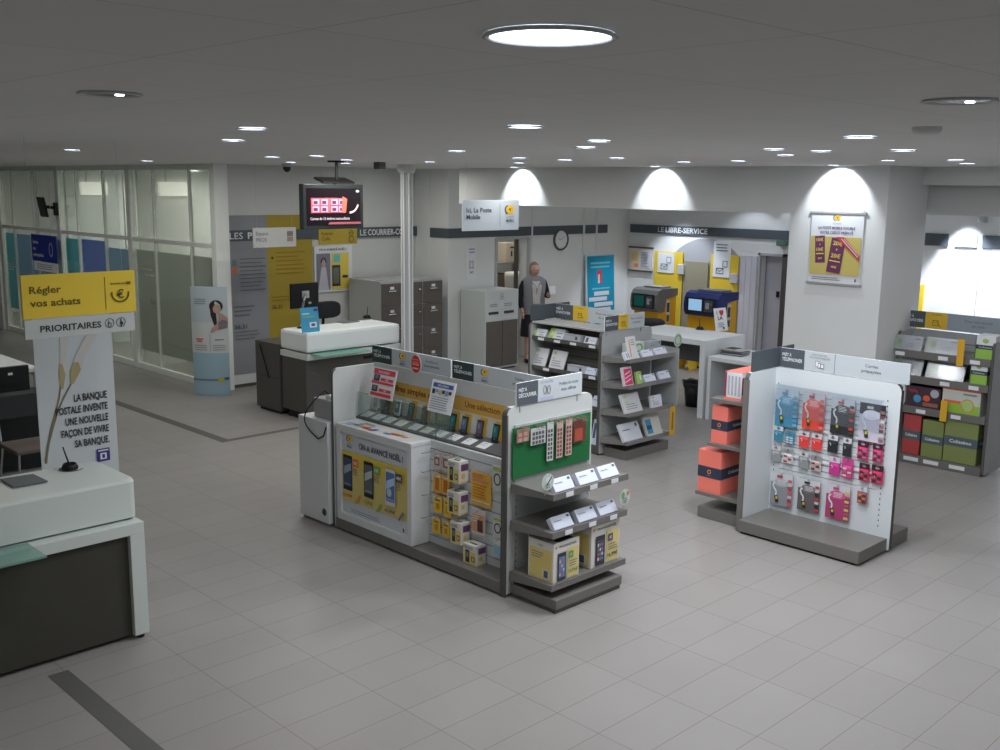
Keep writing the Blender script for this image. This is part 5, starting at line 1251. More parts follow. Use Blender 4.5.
g.build('printed_top', t)

# goods on the slat wall
def blister(y, z0, y1, z1, x, label, colr, accent, name='blister_pack', grp=None, cat='blister pack'):
    """hanging pack: y>y1 left to right seen from -X"""
    t = thing(name, label, cat, (x, (y + y1) / 2, z0), grp)
    g = G(); w = y - y1; h = z1 - z0; fr = card(g, (x, y, z0), w, h, 0.004, '-X', col(colr)); accent(fr, w, h); g.build('printed_card', t)
    g = G(); m = (y + y1) / 2; g.tube((x - 0.03, m, z1 - 0.012), (5.10 if x < 5.2 else x + 0.02, m, z1 - 0.012), 0.0025, CHROME, 6); g.build('hook', t)
    return t
SXP = 5.06
def ac1(fr, w, h): fr.rect(w * .15, h * .2, w * .85, h * .7, col((140, 90, 86))); fr.rect(w * .3, h * .3, w * .7, h * .6, col((214, 200, 190))); fr.rect(w * .1, h * .78, w * .9, h * .9, PUREW)
def ac2(fr, w, h): fr.rect(w * .25, h * .12, w * .75, h * .75, col((196, 116, 40))); fr.rect(w * .1, h * .82, w * .9, h * .92, PUREW)
def ac3(fr, w, h): fr.rect(w * .3, h * .2, w * .7, h * .55, col((206, 150, 40))); fr.rect(w * .2, h * .7, w * .8, h * .76, INK); fr.rect(w * .1, h * .84, w * .9, h * .93, PUREW)
packs = [(5.877, 0.733, 5.795, 0.861), (5.779, 0.729, 5.675, 0.872), (5.882, 0.543, 5.790, 0.695), (5.784, 0.545, 5.692, 0.696), (5.878, 0.381, 5.778, 0.518), (5.760, 0.369, 5.668, 0.523), (5.890, 0.207, 5.801, 0.339), (5.771, 0.205, 5.690, 0.334)]
rows = ['top', 'second', 'third', 'bottom']
for i, p in enumerate(packs):
    r_ = i // 2; side = 'left' if i % 2 == 0 else 'right'
    blister(p[0], p[1], p[2], p[3], SXP, '%s blister pack, %s one of the %s hook row on the slat wall' % (('reddish clear', 'amber', 'yellow', 'yellow')[r_], side, rows[r_]), ((206, 190, 184), (232, 178, 70), (240, 200, 60), (240, 200, 60))[r_], (ac1, ac2, ac3, ac3)[r_], grp='small accessory packs on the white slat wall')
def phonebox(y0, y1, z0, z1, x0, x1, label, hook=True):
    t = thing('phone_box', label, 'box', ((x0 + x1) / 2, (y0 + y1) / 2, z0), 'white and yellow phone boxes')
    g = G(); g.box(x0, x1, y0, y1, z0, z1, mat('phone box card', (222, 220, 214), 0.5), 0.002); w = y1 - y0; h = z1 - z0
    fr = F(g, (x0, y1, z0), (0, -1, 0), (0, 0, 1)); fr.rect(0.004, 0.004, w - .004, h * .66, col((224, 204, 126))); fr.rect(w * .2, h * .1, w * .5, h * .72, col((60, 62, 66))); fr.rect(w * .26, h * .35, w * .44, h * .62, col((120, 140, 140))); fr.rect(w * .65, h * .2, w * .9, h * .45, INK); fr.rect(w * .7, h * .24, w * .85, h * .41, col((224, 204, 126))); fr.lines(w * .1, h * .9, w * .7, 2, h * .08, h * .03, INKL)
    fr = F(g, (x0, y0, z0), (1, 0, 0), (0, 0, 1)); d = x1 - x0
    fr.rect(d * .2, h * .58, d * .95, h * .88, col((112, 70, 108))); fr.rect(d * .25, h * .25, d * .6, h * .45, col((220, 190, 100))); fr.rect(d * .1, h * .02, d * .9, h * .10, col((224, 204, 126)))
    fr = F(g, (x0, y1, z1), (0, -1, 0), (1, 0, 0)); fr.rect(w * .1, d * .2, w * .7, d * .5, col((206, 190, 120))); fr.rect(w * .3, d * .3, w * .8, d * .42, INK)
    g.build('carton', t)
    if hook:
        g = G(); g.tube((x0 + 0.02, (y0 + y1) / 2, z1 + 0.012), (5.10, (y0 + y1) / 2, z1 + 0.012), 0.003, CHROME, 6); g.box(x0 + 0.03, x0 + 0.06, (y0 + y1) / 2 - .02, (y0 + y1) / 2 + .02, z1, z1 + 0.02, BLISTER); g.build('hang_tab', t)
for (a, b, lab) in (((447.5,480,460,463,4.99), 1, 'phone box hanging highest on the white slat wall'), ((447,512,459.5,494,4.99), 1, 'phone box hanging second from the top on the slat wall'), ((450,542,462,525,4.99), 1, 'phone box hanging lowest on the slat wall')):
    pass
PB = [((5.636, 0.690, 5.507, 0.853), 'phone box hanging highest on the white slat wall', 1), ((5.640, 0.445, 5.506, 0.614), 'phone box hanging second from the top on the white slat wall', 1), ((5.605, 0.216, 5.482, 0.382), 'phone box hanging lowest on the white slat wall', 1)]
for p, lab, hk in PB: phonebox(p[2], p[0], p[1], p[3] + 0.005, 4.99, 5.085, lab)
q = (4.985, 5.452, 0.100); q2 = (4.974, 5.307, 0.100); phonebox(q2[1], q[1], 0.1, 0.255, q[0], q[0] + 0.10, 'phone box standing on the grey plinth below the hanging ones', False)
p = (5.470, 0.537, 5.257, 0.792)
def acp(fr, w, h):
    fr.rect(w * .08, h * .70, w * .9, h * .8, col((222, 150, 110))); fr.lines(w * .1, h * .64, w * .75, 5, h * .09, h * .035, col((200, 140, 50)), .2); fr.rect(w * .05, h * .12, w * .95, h * .16, PUREW); fr.lines(w * .1, h * .94, w * .7, 2, h * .07, h * .03, col((206, 120, 90)))
blister(p[0], p[1], p[2], p[3], 5.08, 'large orange yellow leaflet sheet fixed on the white slat wall', (236, 184, 70), acp, 'wall_leaflet', cat='leaflet')
p = (5.419, 0.331, 5.275, 0.491)
def acq(fr, w, h):
    fr.rect(w * .06, h * .1, w * .94, h * .8, col((222, 160, 110))); fr.rect(w * .45, h * .12, w * .85, h * .6, col((80, 70, 76))); fr.lines(w * .1, h * .75, w * .5, 3, h * .1, h * .04, PUREW)
blister(p[0], p[1], p[2], p[3] + .03, 5.04, 'small orange leaflet with a phone picture, hanging under the large one', (214, 206, 198), acq, 'wall_leaflet', cat='leaflet')
p = (5.172, 0.713, 5.118, 0.897)
def acr(fr, w, h): fr.ring(w * .5, h * .45, w * .35, w * .1, INK, ry=h * .25); fr.rect(w * .1, h * .8, w * .9, h * .93, col((180, 200, 90)))
blister(p[0] + .03, p[1], p[2] - .02, p[3], 5.04, 'white pack with a black cable ring at the right edge of the slat wall, upper', (208, 212, 208), acr, grp='cable packs at the right edge')
p = (5.161, 0.359, 5.112, 0.516)
blister(p[0] + .03, p[1], p[2] - .02, p[3], 5.04, 'white pack with a black cable ring at the right edge of the slat wall, middle', (208, 212, 208), acr, grp='cable packs at the right edge')
def acs(fr, w, h): fr.rect(w * .1, h * .1, w * .9, h * .6, col((150, 190, 206))); fr.rect(w * .1, h * .7, w * .9, h * .9, PUREW)
p = (5.159, 0.213, 5.109, 0.349); blister(p[0] + .03, p[1], p[2] - .02, p[3], 5.04, 'pale blue pack at the right edge of the slat wall, lowest', (200, 214, 220), acs)
for i, p in enumerate(((5.030, 5.921, 0.853), (5.030, 5.921, 0.701), (5.030, 5.921, 0.516), (5.030, 5.933, 0.334))):
    g = G(); g.tube((4.97, 5.91, p[2]), (5.10, 5.91, p[2]), 0.003, CHROME, 6); g.tube((4.97, 5.91, p[2]), (4.965, 5.91, p[2] + 0.012), 0.003, CHROME, 6)
    g.build('empty_hook', None, '%s bare wire hook at the left edge of the slat wall' % ('topmost', 'second', 'third', 'lowest')[i], 'hook', 'bare wire hooks beside the poster cabinet')

# ------------------------------------------------------------------ end shelves of the telephone gondola
def shelf(g, x0, x1, yf, yb, z, m=GB, lip=0.04):
    g.box(x0, x1, yf, yb, z - 0.012, z, m); g.box(x0, x1, yf - 0.003, yf + 0.008, z - lip, z + 0.004, m)
    for x in (x0, x1): g.rings([[Vector((x + d, yf, z - 0.004)), Vector((x + d, yb, z - 0.004)), Vector((x + d, yb, z - 0.07)), Vector((x + d, yf, z - 0.035))] for d in (-0.002, 0.002)], m, smooth=False)
t = thing('end_display', 'end bay of the telephone gondola with a green board and three grey shelves', 'shop gondola', (5.33, 4.7, 0))
g = G(); g.box(GX0 + 0.07, GX1 - 0.03, GY0 - 0.026, GY0 - 0.014, 0.09, 1.25, LGREY)
holes(g, GX0 + 0.09, GY0 - 0.027, 0.2, 0.78, '-Y'); holes(g, GX1 - 0.05, GY0 - 0.027, 0.2, 0.78, '-Y')
g.build('back_panel', t)
ga = (4.929, 4.890, 0.856); gb_ = (4.911, 4.890, 1.273); gc_ = (5.719, 4.890, 1.271)
g = G(); g.box(4.935, 5.75, 4.888, 4.90, 0.87, 1.235, GREEN, 0.002); g.build('green_board', t)
for z in (0.845, 0.575, 0.20):
    g = G(); shelf(g, 4.93, 5.73, 4.50, 4.90, z); g.build('shelf', t)
g = G(); g.box(4.95, 5.66, 4.47, 4.90, 0.03, 0.10, GB, 0.006); g.box(4.96, 5.65, 4.48, 4.90, 0.0, 0.03, EDGE); g.build('plinth', t)
# stamp sheets on the green board
def stampstrip(x0, z0, x1, z1, label, bg, fg, rows, cols, hk=(210, 120, 40), grp='stamp packs hanging on the green board'):
    t = thing('stamp_pack', label, 'stamp pack', ((x0 + x1) / 2, 4.86, z0), grp)
    g = G(); w = x1 - x0; h = z1 - z0; fr = card(g, (x0, 4.862, z0), w, h, 0.003, '-Y', col(bg))
    for r_ in range(rows):
        for c_ in range(cols):
            a = w * (.1 + .85 * c_ / cols); b = h * (.05 + .80 * r_ / rows)
            fr.off = 0.001; fr.rect(a, b, a + w * .62 / cols, b + h * .56 / rows, col(fg))
    g.build('stamp_sheet', t)
    g = G(); g.box((x0 + x1) / 2 - .025, (x0 + x1) / 2 + .025, 4.80, 4.858, z1 - 0.004, z1 + 0.03, ACRY); g.tube(((x0 + x1) / 2, 4.80, z1 + .01), ((x0 + x1) / 2, 4.888, z1 + .01), 0.003, col(hk), 6); g.build('hook', t)
stampstrip(*(4.943, 1.135, 5.065, 1.230), 'small brown stamp pack, leftmost on the green board', (150, 120, 104), (196, 150, 140), 2, 2)
p = (5.083, 1.094, 5.233, 1.214); stampstrip(*p, 'wide silver stamp sheet with dark windows, second from left on the green board', (196, 196, 196), (90, 92, 96), 3, 4)
stampstrip(*(5.251, 0.951, 5.316, 1.235), 'long white stamp strip, leftmost of the three long ones', (208, 208, 204), (84, 84, 84), 7, 2)
stampstrip(*(5.351, 0.956, 5.417, 1.223), 'long reddish stamp strip, middle of the three long ones', (206, 176, 166), (130, 80, 76), 7, 2)
stampstrip(*(5.448, 0.957, 5.515, 1.227), 'long reddish stamp strip, rightmost of the three long ones', (206, 176, 166), (130, 80, 76), 7, 2)
p = (5.532, 1.040, 5.670, 1.207); stampstrip(p[0], p[1], p[2], p[3], 'dark red album pack with a gold picture, rightmost on the green board', (112, 62, 54), (170, 84, 62), 1, 1)

def price_tag(g, x, z, yf, w=0.06): g.box(x - w / 2, x + w / 2, yf - 0.006, yf - 0.002, z - 0.035, z - 0.003, PUREW)
def envpack(o, w, h, d, face, tilt, label, colr=(214, 220, 232), accent=None, name='envelope_pack', cat='envelope pack', grp=None, turn=0.0):
    """a small stack of envelopes leaning in its tray"""
    g = G(); fr = card(g, o, w, h, d, face, col(colr), tilt, turn=turn)
    if accent: accent(fr, w, h)
    u, n = (Vector(a) for a in UX[face])
    return g.build(name, None, label, cat, grp)
def e_plain(fr, w, h): fr.rect(w * .8, h * .72, w * .93, h * .9, col((90, 110, 120))); fr.rect(0, h * .0, w, h * .03, col((170, 178, 190))); fr.rect(w * .1, h * .6, w * .5, h * .65, INKL)
def e_lines(fr, w, h): fr.rect(0, 0, w * .04, h, col((150, 156, 168))); e_plain(fr, w, h)
names3 = ('left', 'middle', 'right')
g3 = 'white envelope packs on the gondola end shelves'
for row, zz in ((0, 0.85), (1, 0.58)):
    for k in range(3):
        x = (4.985, 5.235, 5.465)[k]
        envpack((x, 4.525, zz), 0.195, 0.095, 0.04, '-Y', 35, '%s pack of white envelopes on the %s end shelf below the green board' % (names3[k], ('upper', 'middle')[row]), (216, 222, 236), e_plain, grp=g3)
for row, zz in ((0, 0.845), (1, 0.575)):
    for k in range(3):
        g = G(); price_tag(g, (5.09, 5.34, 5.57)[k], zz, 4.497, 0.075); g.build('shelf_price_tag', None, '%s white price tag on the lip of the %s end shelf' % (names3[k], ('upper', 'middle')[row]), 'price tag', 'price tags on the gondola end shelves')
def wobbler(p, r, face, label, m, deco=None):
    t = thing('wobbler_disc', label, 'sign', p)
    u, n = (Vector(a) for a in UX[face]); g = G(); fr = F(g, p, u, (0, 0, 1))
    pts = [(r * math.cos(2 * math.pi * i / 24), r * math.sin(2 * math.pi * i / 24)) for i in range(24)]
    g.rings([[fr.at(a, b, 0) for a, b in pts], [fr.at(a, b, -0.002) for a, b in pts]], m, smooth=False)
    if deco: deco(fr, r)
    g.build('disc', t)
    g = G(); a = Vector(p) - Vector((0, 0, r)); g.tube(a, Vector(a) + Vector((0, 0, -0.035)) - n * 0.02 - u * 0.01, 0.003, ALU, 6); g.build('arm', t)
def wd1(fr, r): fr.disc(r * .1, r * .2, r * .5, r * .4, PUREW); fr.line(-r * .3, -r * .4, r * .6, r * .5, r * .15, INK); fr.lines(-r * .5, -r * .3, r, 2, r * .25, r * .1, col((110, 150, 110)))
def wd2(fr, r): fr.disc(-r * .4, r * .3, r * .3, r * .4, col((110, 170, 100))); fr.disc(r * .5, r * .4, r * .25, r * .3, col((220, 130, 110))); fr.lines(-r * .5, -r * .1, r, 3, r * .25, r * .1, INKL)
PALEG = mat('pale green disc', (196, 208, 202), 0.4)
wobbler((4.865, 4.490, 0.955), 0.058, '-Y', 'round pale tag disc at the left of the upper end shelf', PALEG, wd1)
wobbler((5.689, 4.490, 0.682), 0.06, '-Y', 'round pale tag disc with green and red marks at the right of the end shelves', PALEG, wd2)
# two big display boxes
def bigbox(x0, x1, y0, y1, z0, h, label, scr):
    t = thing('display_box', label, 'box', ((x0 + x1) / 2, (y0 + y1) / 2, z0))
    z1 = z0 + h
    g = G(); g.box(x0, x1, y0, y1, z0, z1, MATS['phone box card'], 0.003); w = x1 - x0; d = y1 - y0
    fr = F(g, (x0, y0, z0), (1, 0, 0), (0, 0, 1))
    fr.text('ON A AVANCÉ NOËL !', w * .55, h * .87, h * .055, INK, 'c', width=w * .7, bold=True); fr.logo(w * .1, h * .9, h * .03, False)
    fr.rect(w * .52, h * .05, w * .95, h * .80, col((224, 208, 140))); fr.rect(w * .14, h * .04, w * .46, h * .74, col((60, 64, 72))); fr.rect(w * .18, h * .12, w * .42, h * .64, col(scr)); 
    for i in range(4):
        for j in range(3): fr.off = 0.008; fr.rect(w * (.20 + .07 * j), h * (.16 + .11 * i), w * (.245 + .07 * j), h * (.23 + .11 * i), col(((206, 214, 230), (190, 120, 110), (90, 150, 190))[(i + j) % 3]))
    fr.off = 0.01; fr.rect(w * .55, h * .55, w * .72, h * .72, col((100, 160, 90) if scr[2] > 120 else (96, 90, 110))); fr.text('1€', w * .635, h * .6, h * .07, PUREW, 'c', width=w * .08, bold=True); fr.text('16,99€', w * .72, h * .18, h * .08, col((100, 150, 90) if scr[2] > 120 else (70, 66, 90)), 'c', width=w * .36, bold=True); fr.lines(w * .55, h * .48, w * .35, 3, h * .06, h * .02, INKL)
    fr = F(g, (x0, y1, z0), (0, -1, 0), (0, 0, 1)); fr.rect(d * .06, h * .03, d * .94, h * .80, col((224, 204, 126))); fr.lines(d * .15, h * .7, d * .5, 3, h * .06, h * .02, INKL); fr.rect(d * .6, h * .08, d * .85, h * .3, PUREW); fr.rect(d * .64, h * .10, d * .81, h * .28, col((84, 96, 120))); fr.text('Noël', d * .5, h * .87, h * .05, INK, 'c', width=d * .3)
    g.build('carton', t)
    g = G(); g.obox(Vector((x0 + w * .2, y0 + 0.01, z1 + 0.002)), Vector((w * .6, 0, 0)), Vector((0, d * .8, 0)), Vector((0, 0, 0.004)), INK); g.obox(Vector((x0, y1 - .003, z1)), Vector((w, 0, 0)), Vector((0, .003, 0)), Vector((0, 0.02, 0.035)), MATS['phone box card']); g.build('lid_flap', t)
bigbox(4.97, 5.235, 4.52, 4.76, 0.20, 0.285, 'white and yellow box with a phone picture, left one on the lowest end shelf', (120, 132, 176))
bigbox(5.375, 5.69, 4.53, 4.84, 0.20, 0.315, 'white and yellow box with a phone picture, right one on the lowest end shelf', (90, 80, 96))
# white service box at the far end with cable
t = thing('white_floor_cabinet', 'white floor cabinet with a round lock against the left end of the telephone gondola', 'cabinet', (4.85, 7.25, 0))
g = G(); g.box(4.87, 5.42, 7.02, 7.45, 0.03, 0.92, WHITE, 0.004); g.build('body', t)
g = G(); g.box(4.89, 5.40, 7.04, 7.43, 0, 0.03, MGREY); g.build('plinth', t)
g = G(); g.lathe((4.87, 7.085, 0.125), [(0.001, -0.006), (0.022, -0.006), (0.030, -0.003), (0.033, 0)], DGREY, 18, 'X'); fr = F(g, (4.863, 7.085, 0.125), (0, -1, 0), (0, 0, 1)); fr.disc(0, 0, 0.012, 0.02, BLACK); g.build('lock', t)
t = thing('power_unit', 'grey power unit with a looping black cable on the white floor cabinet', 'power unit', (5.1, 7.2, 0.92))
g = G(); g.box(4.93, 5.25, 7.04, 7.30, 0.92, 1.09, mat('grey unit housing', (164, 166, 166), 0.5), 0.01); g.box(4.97, 5.05, 7.10, 7.18, 1.09, 1.12, PUREW, 0.004); g.build('housing', t)
g = G(); pts = [Vector((5.0, 7.16, 1.12)), Vector((4.96, 7.18, 1.16))] + [Vector((4.86 - 0.02 * math.sin(k / 16 * math.pi), 7.14 + 0.17 * math.sin(k / 16 * math.pi), 1.12 - 0.36 * k / 16 - 0.03 * math.sin(k / 16 * math.pi))) for k in range(17)] + [Vector((4.86, 7.06, 0.80)), Vector((4.865, 7.03, 0.88))]
g.path(pts, 0.006, BLACK, 6); g.build('cable', t)
# ================================================================== prepaid card gondola (right of the middle)
t = thing('display_gondola', 'white card display gondola with rounded corners under a Cartes prépayées header', 'shop gondola', (7.85, 4.1, 0))
KX = 7.83
KP = mat('white card gondola panel', (214, 221, 224), 0.4)
g = G(); rslab(g, KX, KX + 0.05, 3.47, 4.60, 0.02, 1.385, 'X', 0.06, 0.012, KP, EDGE)
holes(g, KX - 0.002, 4.55, 0.2, 1.24, '-X', step=0.045); holes(g, KX - 0.002, 3.575, 0.2, 1.24, '-X', step=0.045)
fr = F(g, (KX, 4.60, 0), (0, -1, 0), (0, 0, 1)); fr.off = 0.001
g.build('spine_panel', t)
g = G(); rslab(g, 7.40, 8.30, 4.58, 4.62, 0.02, 1.375, 'Y', 0.06, 0.012, KP, EDGE); g.box(7.394, 7.41, 4.575, 4.625, 0.0, 1.32, GB); g.build('end_panel', t)
g = G(); g.box(7.35, 7.83, 3.49, 4.575, 0.02, 0.12, GB, 0.005); g.box(7.37, 7.83, 3.52, 4.56, 0, 0.02, BLACK); g.build('plinth', t)
g = G(); g.box(7.88, 8.24, 3.50, 4.575, 0.0, 0.12, GB, 0.005); g.build('plinth', t)
g = G(); fr = F(g, (KX - 0.001, 4.52, 0), (0, -1, 0), (0, 0, 1)); z = 0.45
for z in [0.50 + 0.052 * i for i in range(14)]: fr.off = 0.001; fr.rect(0.02, z, 0.90, z + 0.004, MGREY)
for z in (1.01, 0.885, 0.745, 0.62): g.box(KX - 0.010, KX, 3.61, 4.52, z, z + 0.014, WHITE)
g.build('slat_strips', t)
g = G(); g.box(KX - 0.05, KX - 0.046, 3.60, 4.55, 0.98, 1.235, ACRY); g.box(KX - 0.05, KX, 3.60, 4.55, 1.235, 1.239, ACRY); g.build('acrylic_front', t)
header('long white header board reading Cartes prépayées with a dark left end', KX + 0.01, KX + 0.025, 3.42, 4.555, 'X', 1.39, 1.555, [(0, .20, ANTH, dk('PRÊT À', 'TÉLÉPHONER')), (.20, .44, MATS['pale header'], recharge), (.44, .445, INKL, None), (.445, 1, MATS['pale header'], two('Cartes', 'prépayées'))])
header('plain dark header board across the left end of the card gondola', 7.46, 8.12, 4.59, 4.605, 'Y', 1.38, 1.55, [(0, 1, ANTH, None)], base=ANTH)

def cardpack(p, x, label, bg, top, phone=True, side=None, name='phone_card_pack', grp=None, cat='card pack'):
    y, z0, y1, z1 = p; w = y - y1; h = z1 - z0
    t = thing(name, label, cat, (x, (y + y1) / 2, z0), grp)
    g = G(); fr = card(g, (x, y, z0), w, h, 0.004, '-X', col(bg)); fr.rect(0, h * .70, w, h, col(top))
    if phone:   # speech bubble, winding ribbon, small handset, column of logos
        bub = tuple(min(255, int(c * 1.12 + 16)) for c in bg)
        fr.disc(w * .48, h * .70, w * .34, h * .13, col(bub)); fr.rect(w * .28, h * .62, w * .78, h * .80, col(bub)); fr.lines(w * .32, h * .78, w * .42, 4, h * .04, h * .015, PUREW)
        pts = [(w * .20, h * .70), (w * .12, h * .62), (w * .16, h * .52), (w * .26, h * .45), (w * .28, h * .36), (w * .25, h * .30)]
        for a, b in zip(pts, pts[1:]): fr.off = 0.004; fr.line(a[0], a[1], b[0], b[1], w * .07, PUREW)
        fr.off = 0.008
        cx, cy = w * .30, h * .2; q = [(cx - w * .09, cy + h * .09), (cx - w * .03, cy - h * .11), (cx + w * .12, cy - h * .09), (cx + w * .05, cy + h * .11)]; fr.poly(q, col((56, 56, 52))); fr.rect(cx - w * .03, cy - h * .01, cx + w * .06, cy + h * .07, col((206, 190, 60)))
        fr.rect(w * .30, h * .86, w * .55, h * .93, col(side[1] if side else (120, 60, 60)))
        if side:
            for i in range(7): fr.off = 0.006; fr.rect(w * .80, h * (.05 + .12 * i), w * .98, h * (.13 + .12 * i), col(side[i % len(side)]))
    else:
        fr.rect(w * .15, h * .50, w * .85, h * .66, col(tuple(min(255, int(c * 1.15 + 14)) for c in bg))); fr.ring(w * .2, h * .45, w * .14, w * .05, PUREW, a0=-60, a1=120); fr.disc(w * .5, h * .84, w * .18, h * .06, col(side[0] if side else (150, 60, 60)))
        if side and len(side) > 1:
            for i in range(3):
                for j in range(2): fr.off = 0.006; fr.rect(w * (.12 + .42 * j), h * (.08 + .18 * i), w * (.45 + .42 * j), h * (.19 + .18 * i), col(side[1 + (i + j) % (len(side) - 1)]))
    g.build('printed_card', t)
    g = G(); m = (y + y1) / 2; g.tube((x - 0.025, m, z1 - 0.01), (KX - 0.01, m, z1 - 0.01), 0.0025, CHROME, 6); g.box(x - 0.012, x - 0.008, m - 0.012, m + 0.012, z1 - 0.02, z1 + 0.002, ACRY); g.build('hook', t)
XK = KX - 0.035
big = 'large phone card display sheets'
cardpack((4.548, 0.882, 4.334, 1.208), XK, 'large teal card sheet, leftmost of the top row', (70, 140, 170), (196, 206, 212), side=[(120, 170, 190), (90, 150, 180)], grp=big)
cardpack((4.291, 0.902, 4.093, 1.217), XK, 'large orange red card sheet, second from left in the top row', (226, 76, 60), (206, 208, 210), side=[(214, 120, 110), (200, 60, 60)], grp=big)
cardpack((4.032, 0.906, 3.827, 1.206), XK, 'large black card sheet, third from left in the top row', (52, 50, 52), (206, 210, 214), side=[(70, 62, 56), (206, 70, 50)], grp=big)
cardpack((3.785, 0.893, 3.568, 1.207), XK, 'large white card sheet with a black top, rightmost of the top row', (206, 200, 214), (56, 50, 54), side=[(150, 110, 106), (206, 206, 206), (120, 80, 86)], grp=big)
S = 'small phone card packs on the second and third hook rows'
small = [
 ((4.549, 0.745, 4.463, 0.878), 'small teal card pack, leftmost of the second row', (64, 132, 158), (206, 212, 216), [(120, 110, 120)]),
 ((4.443, 0.739, 4.351, 0.849), 'small teal pack with white panels, second of the second row', (70, 136, 160), (76, 140, 165), [(70, 136, 160), (214, 220, 224)]),
 ((4.309, 0.734, 4.215, 0.874), 'small red card pack, left of the red pair in the second row', (224, 70, 66), (206, 206, 208), [(120, 70, 70)]),
 ((4.192, 0.732, 4.099, 0.876), 'small red card pack, right of the red pair in the second row', (224, 70, 66), (206, 206, 208), [(120, 70, 70)]),
 ((4.045, 0.742, 3.956, 0.891), 'small black card pack, left of the black pair in the second row', (44, 46, 48), (210, 212, 216), [(130, 120, 150)]),
 ((3.910, 0.733, 3.836, 0.889), 'small black card pack, right of the black pair in the second row', (44, 46, 48), (210, 212, 216), [(130, 120, 150)]),
 ((3.782, 0.735, 3.691, 0.887), 'small dark and pink pack, left of the pink pair in the second row', (214, 52, 110), (70, 40, 54), [(190, 170, 180), (70, 60, 70), (150, 130, 150)]),
 ((3.653, 0.737, 3.571, 0.887), 'small dark and pink pack, right of the pink pair in the second row', (214, 52, 110), (70, 40, 54), [(190, 170, 180), (70, 60, 70), (150, 130, 150)]),
 ((4.564, 0.562, 4.475, 0.704), 'small grey card pack, leftmost of the third row', (150, 152, 154), (206, 206, 206), [(180, 120, 120)]),
 ((4.452, 0.565, 4.353, 0.697), 'small pack with red dots on white, second of the third row', (212, 210, 210), (150, 152, 156), [(150, 150, 150), (170, 60, 66), (214, 214, 214)]),
 ((4.301, 0.553, 4.209, 0.700), 'small grey card pack, third of the third row', (146, 150, 152), (206, 206, 206), [(110, 90, 90)]),
 ((4.189, 0.552, 4.092, 0.687), 'small pale pack with brown blocks, fourth of the third row', (196, 180, 178), (150, 150, 150), [(150, 150, 150), (110, 50, 56), (196, 180, 176)]),
 ((4.018, 0.551, 3.923, 0.708), 'small magenta card pack, fifth of the third row', (196, 60, 140), (214, 206, 214), [(214, 130, 180)]),
 ((3.905, 0.551, 3.807, 0.714), 'small magenta pack with white panels, sixth of the third row', (200, 70, 140), (206, 70, 140), [(200, 80, 150), (220, 190, 210), (206, 100, 110)]),
 ((3.755, 0.559, 3.668, 0.707), 'small black and pink pack, seventh of the third row', (206, 48, 96), (50, 40, 44), [(180, 150, 160), (60, 50, 56), (150, 110, 110)]),
 ((3.650, 0.558, 3.551, 0.713), 'small black and pink pack, rightmost of the third row', (206, 48, 96), (50, 40, 44), [(180, 150, 160), (60, 50, 56), (150, 110, 110)]),
]
for p, lab, bg, top, sd in small: cardpack(p, XK + 0.005, lab, bg, top, False, sd, 'phone_card_pack', S)
cardpack((4.547, 0.178, 4.337, 0.471), XK, 'large grey card sheet, leftmost of the bottom row', (148, 150, 156), (206, 210, 214), side=[(206, 100, 110), (190, 60, 70), (196, 196, 206)], grp=big)
cardpack((4.285, 0.189, 4.082, 0.470), XK, 'large charcoal card sheet, middle of the bottom row', (104, 98, 100), (206, 210, 214), side=[(190, 70, 70), (56, 56, 60), (206, 196, 196)], grp=big)
cardpack((4.023, 0.184, 3.813, 0.481), XK, 'large plum pink card sheet, rightmost of the bottom row', (176, 70, 116), (206, 206, 214), side=[(206, 190, 110), (190, 90, 120)], grp=big)
cardpack((3.752, 0.369, 3.669, 0.513), XK, 'small white pack with a colourful foot, alone at the lower right', (150, 90, 90), (210, 214, 222), False, [(206, 206, 214), (230, 140, 70), (80, 70, 90)])

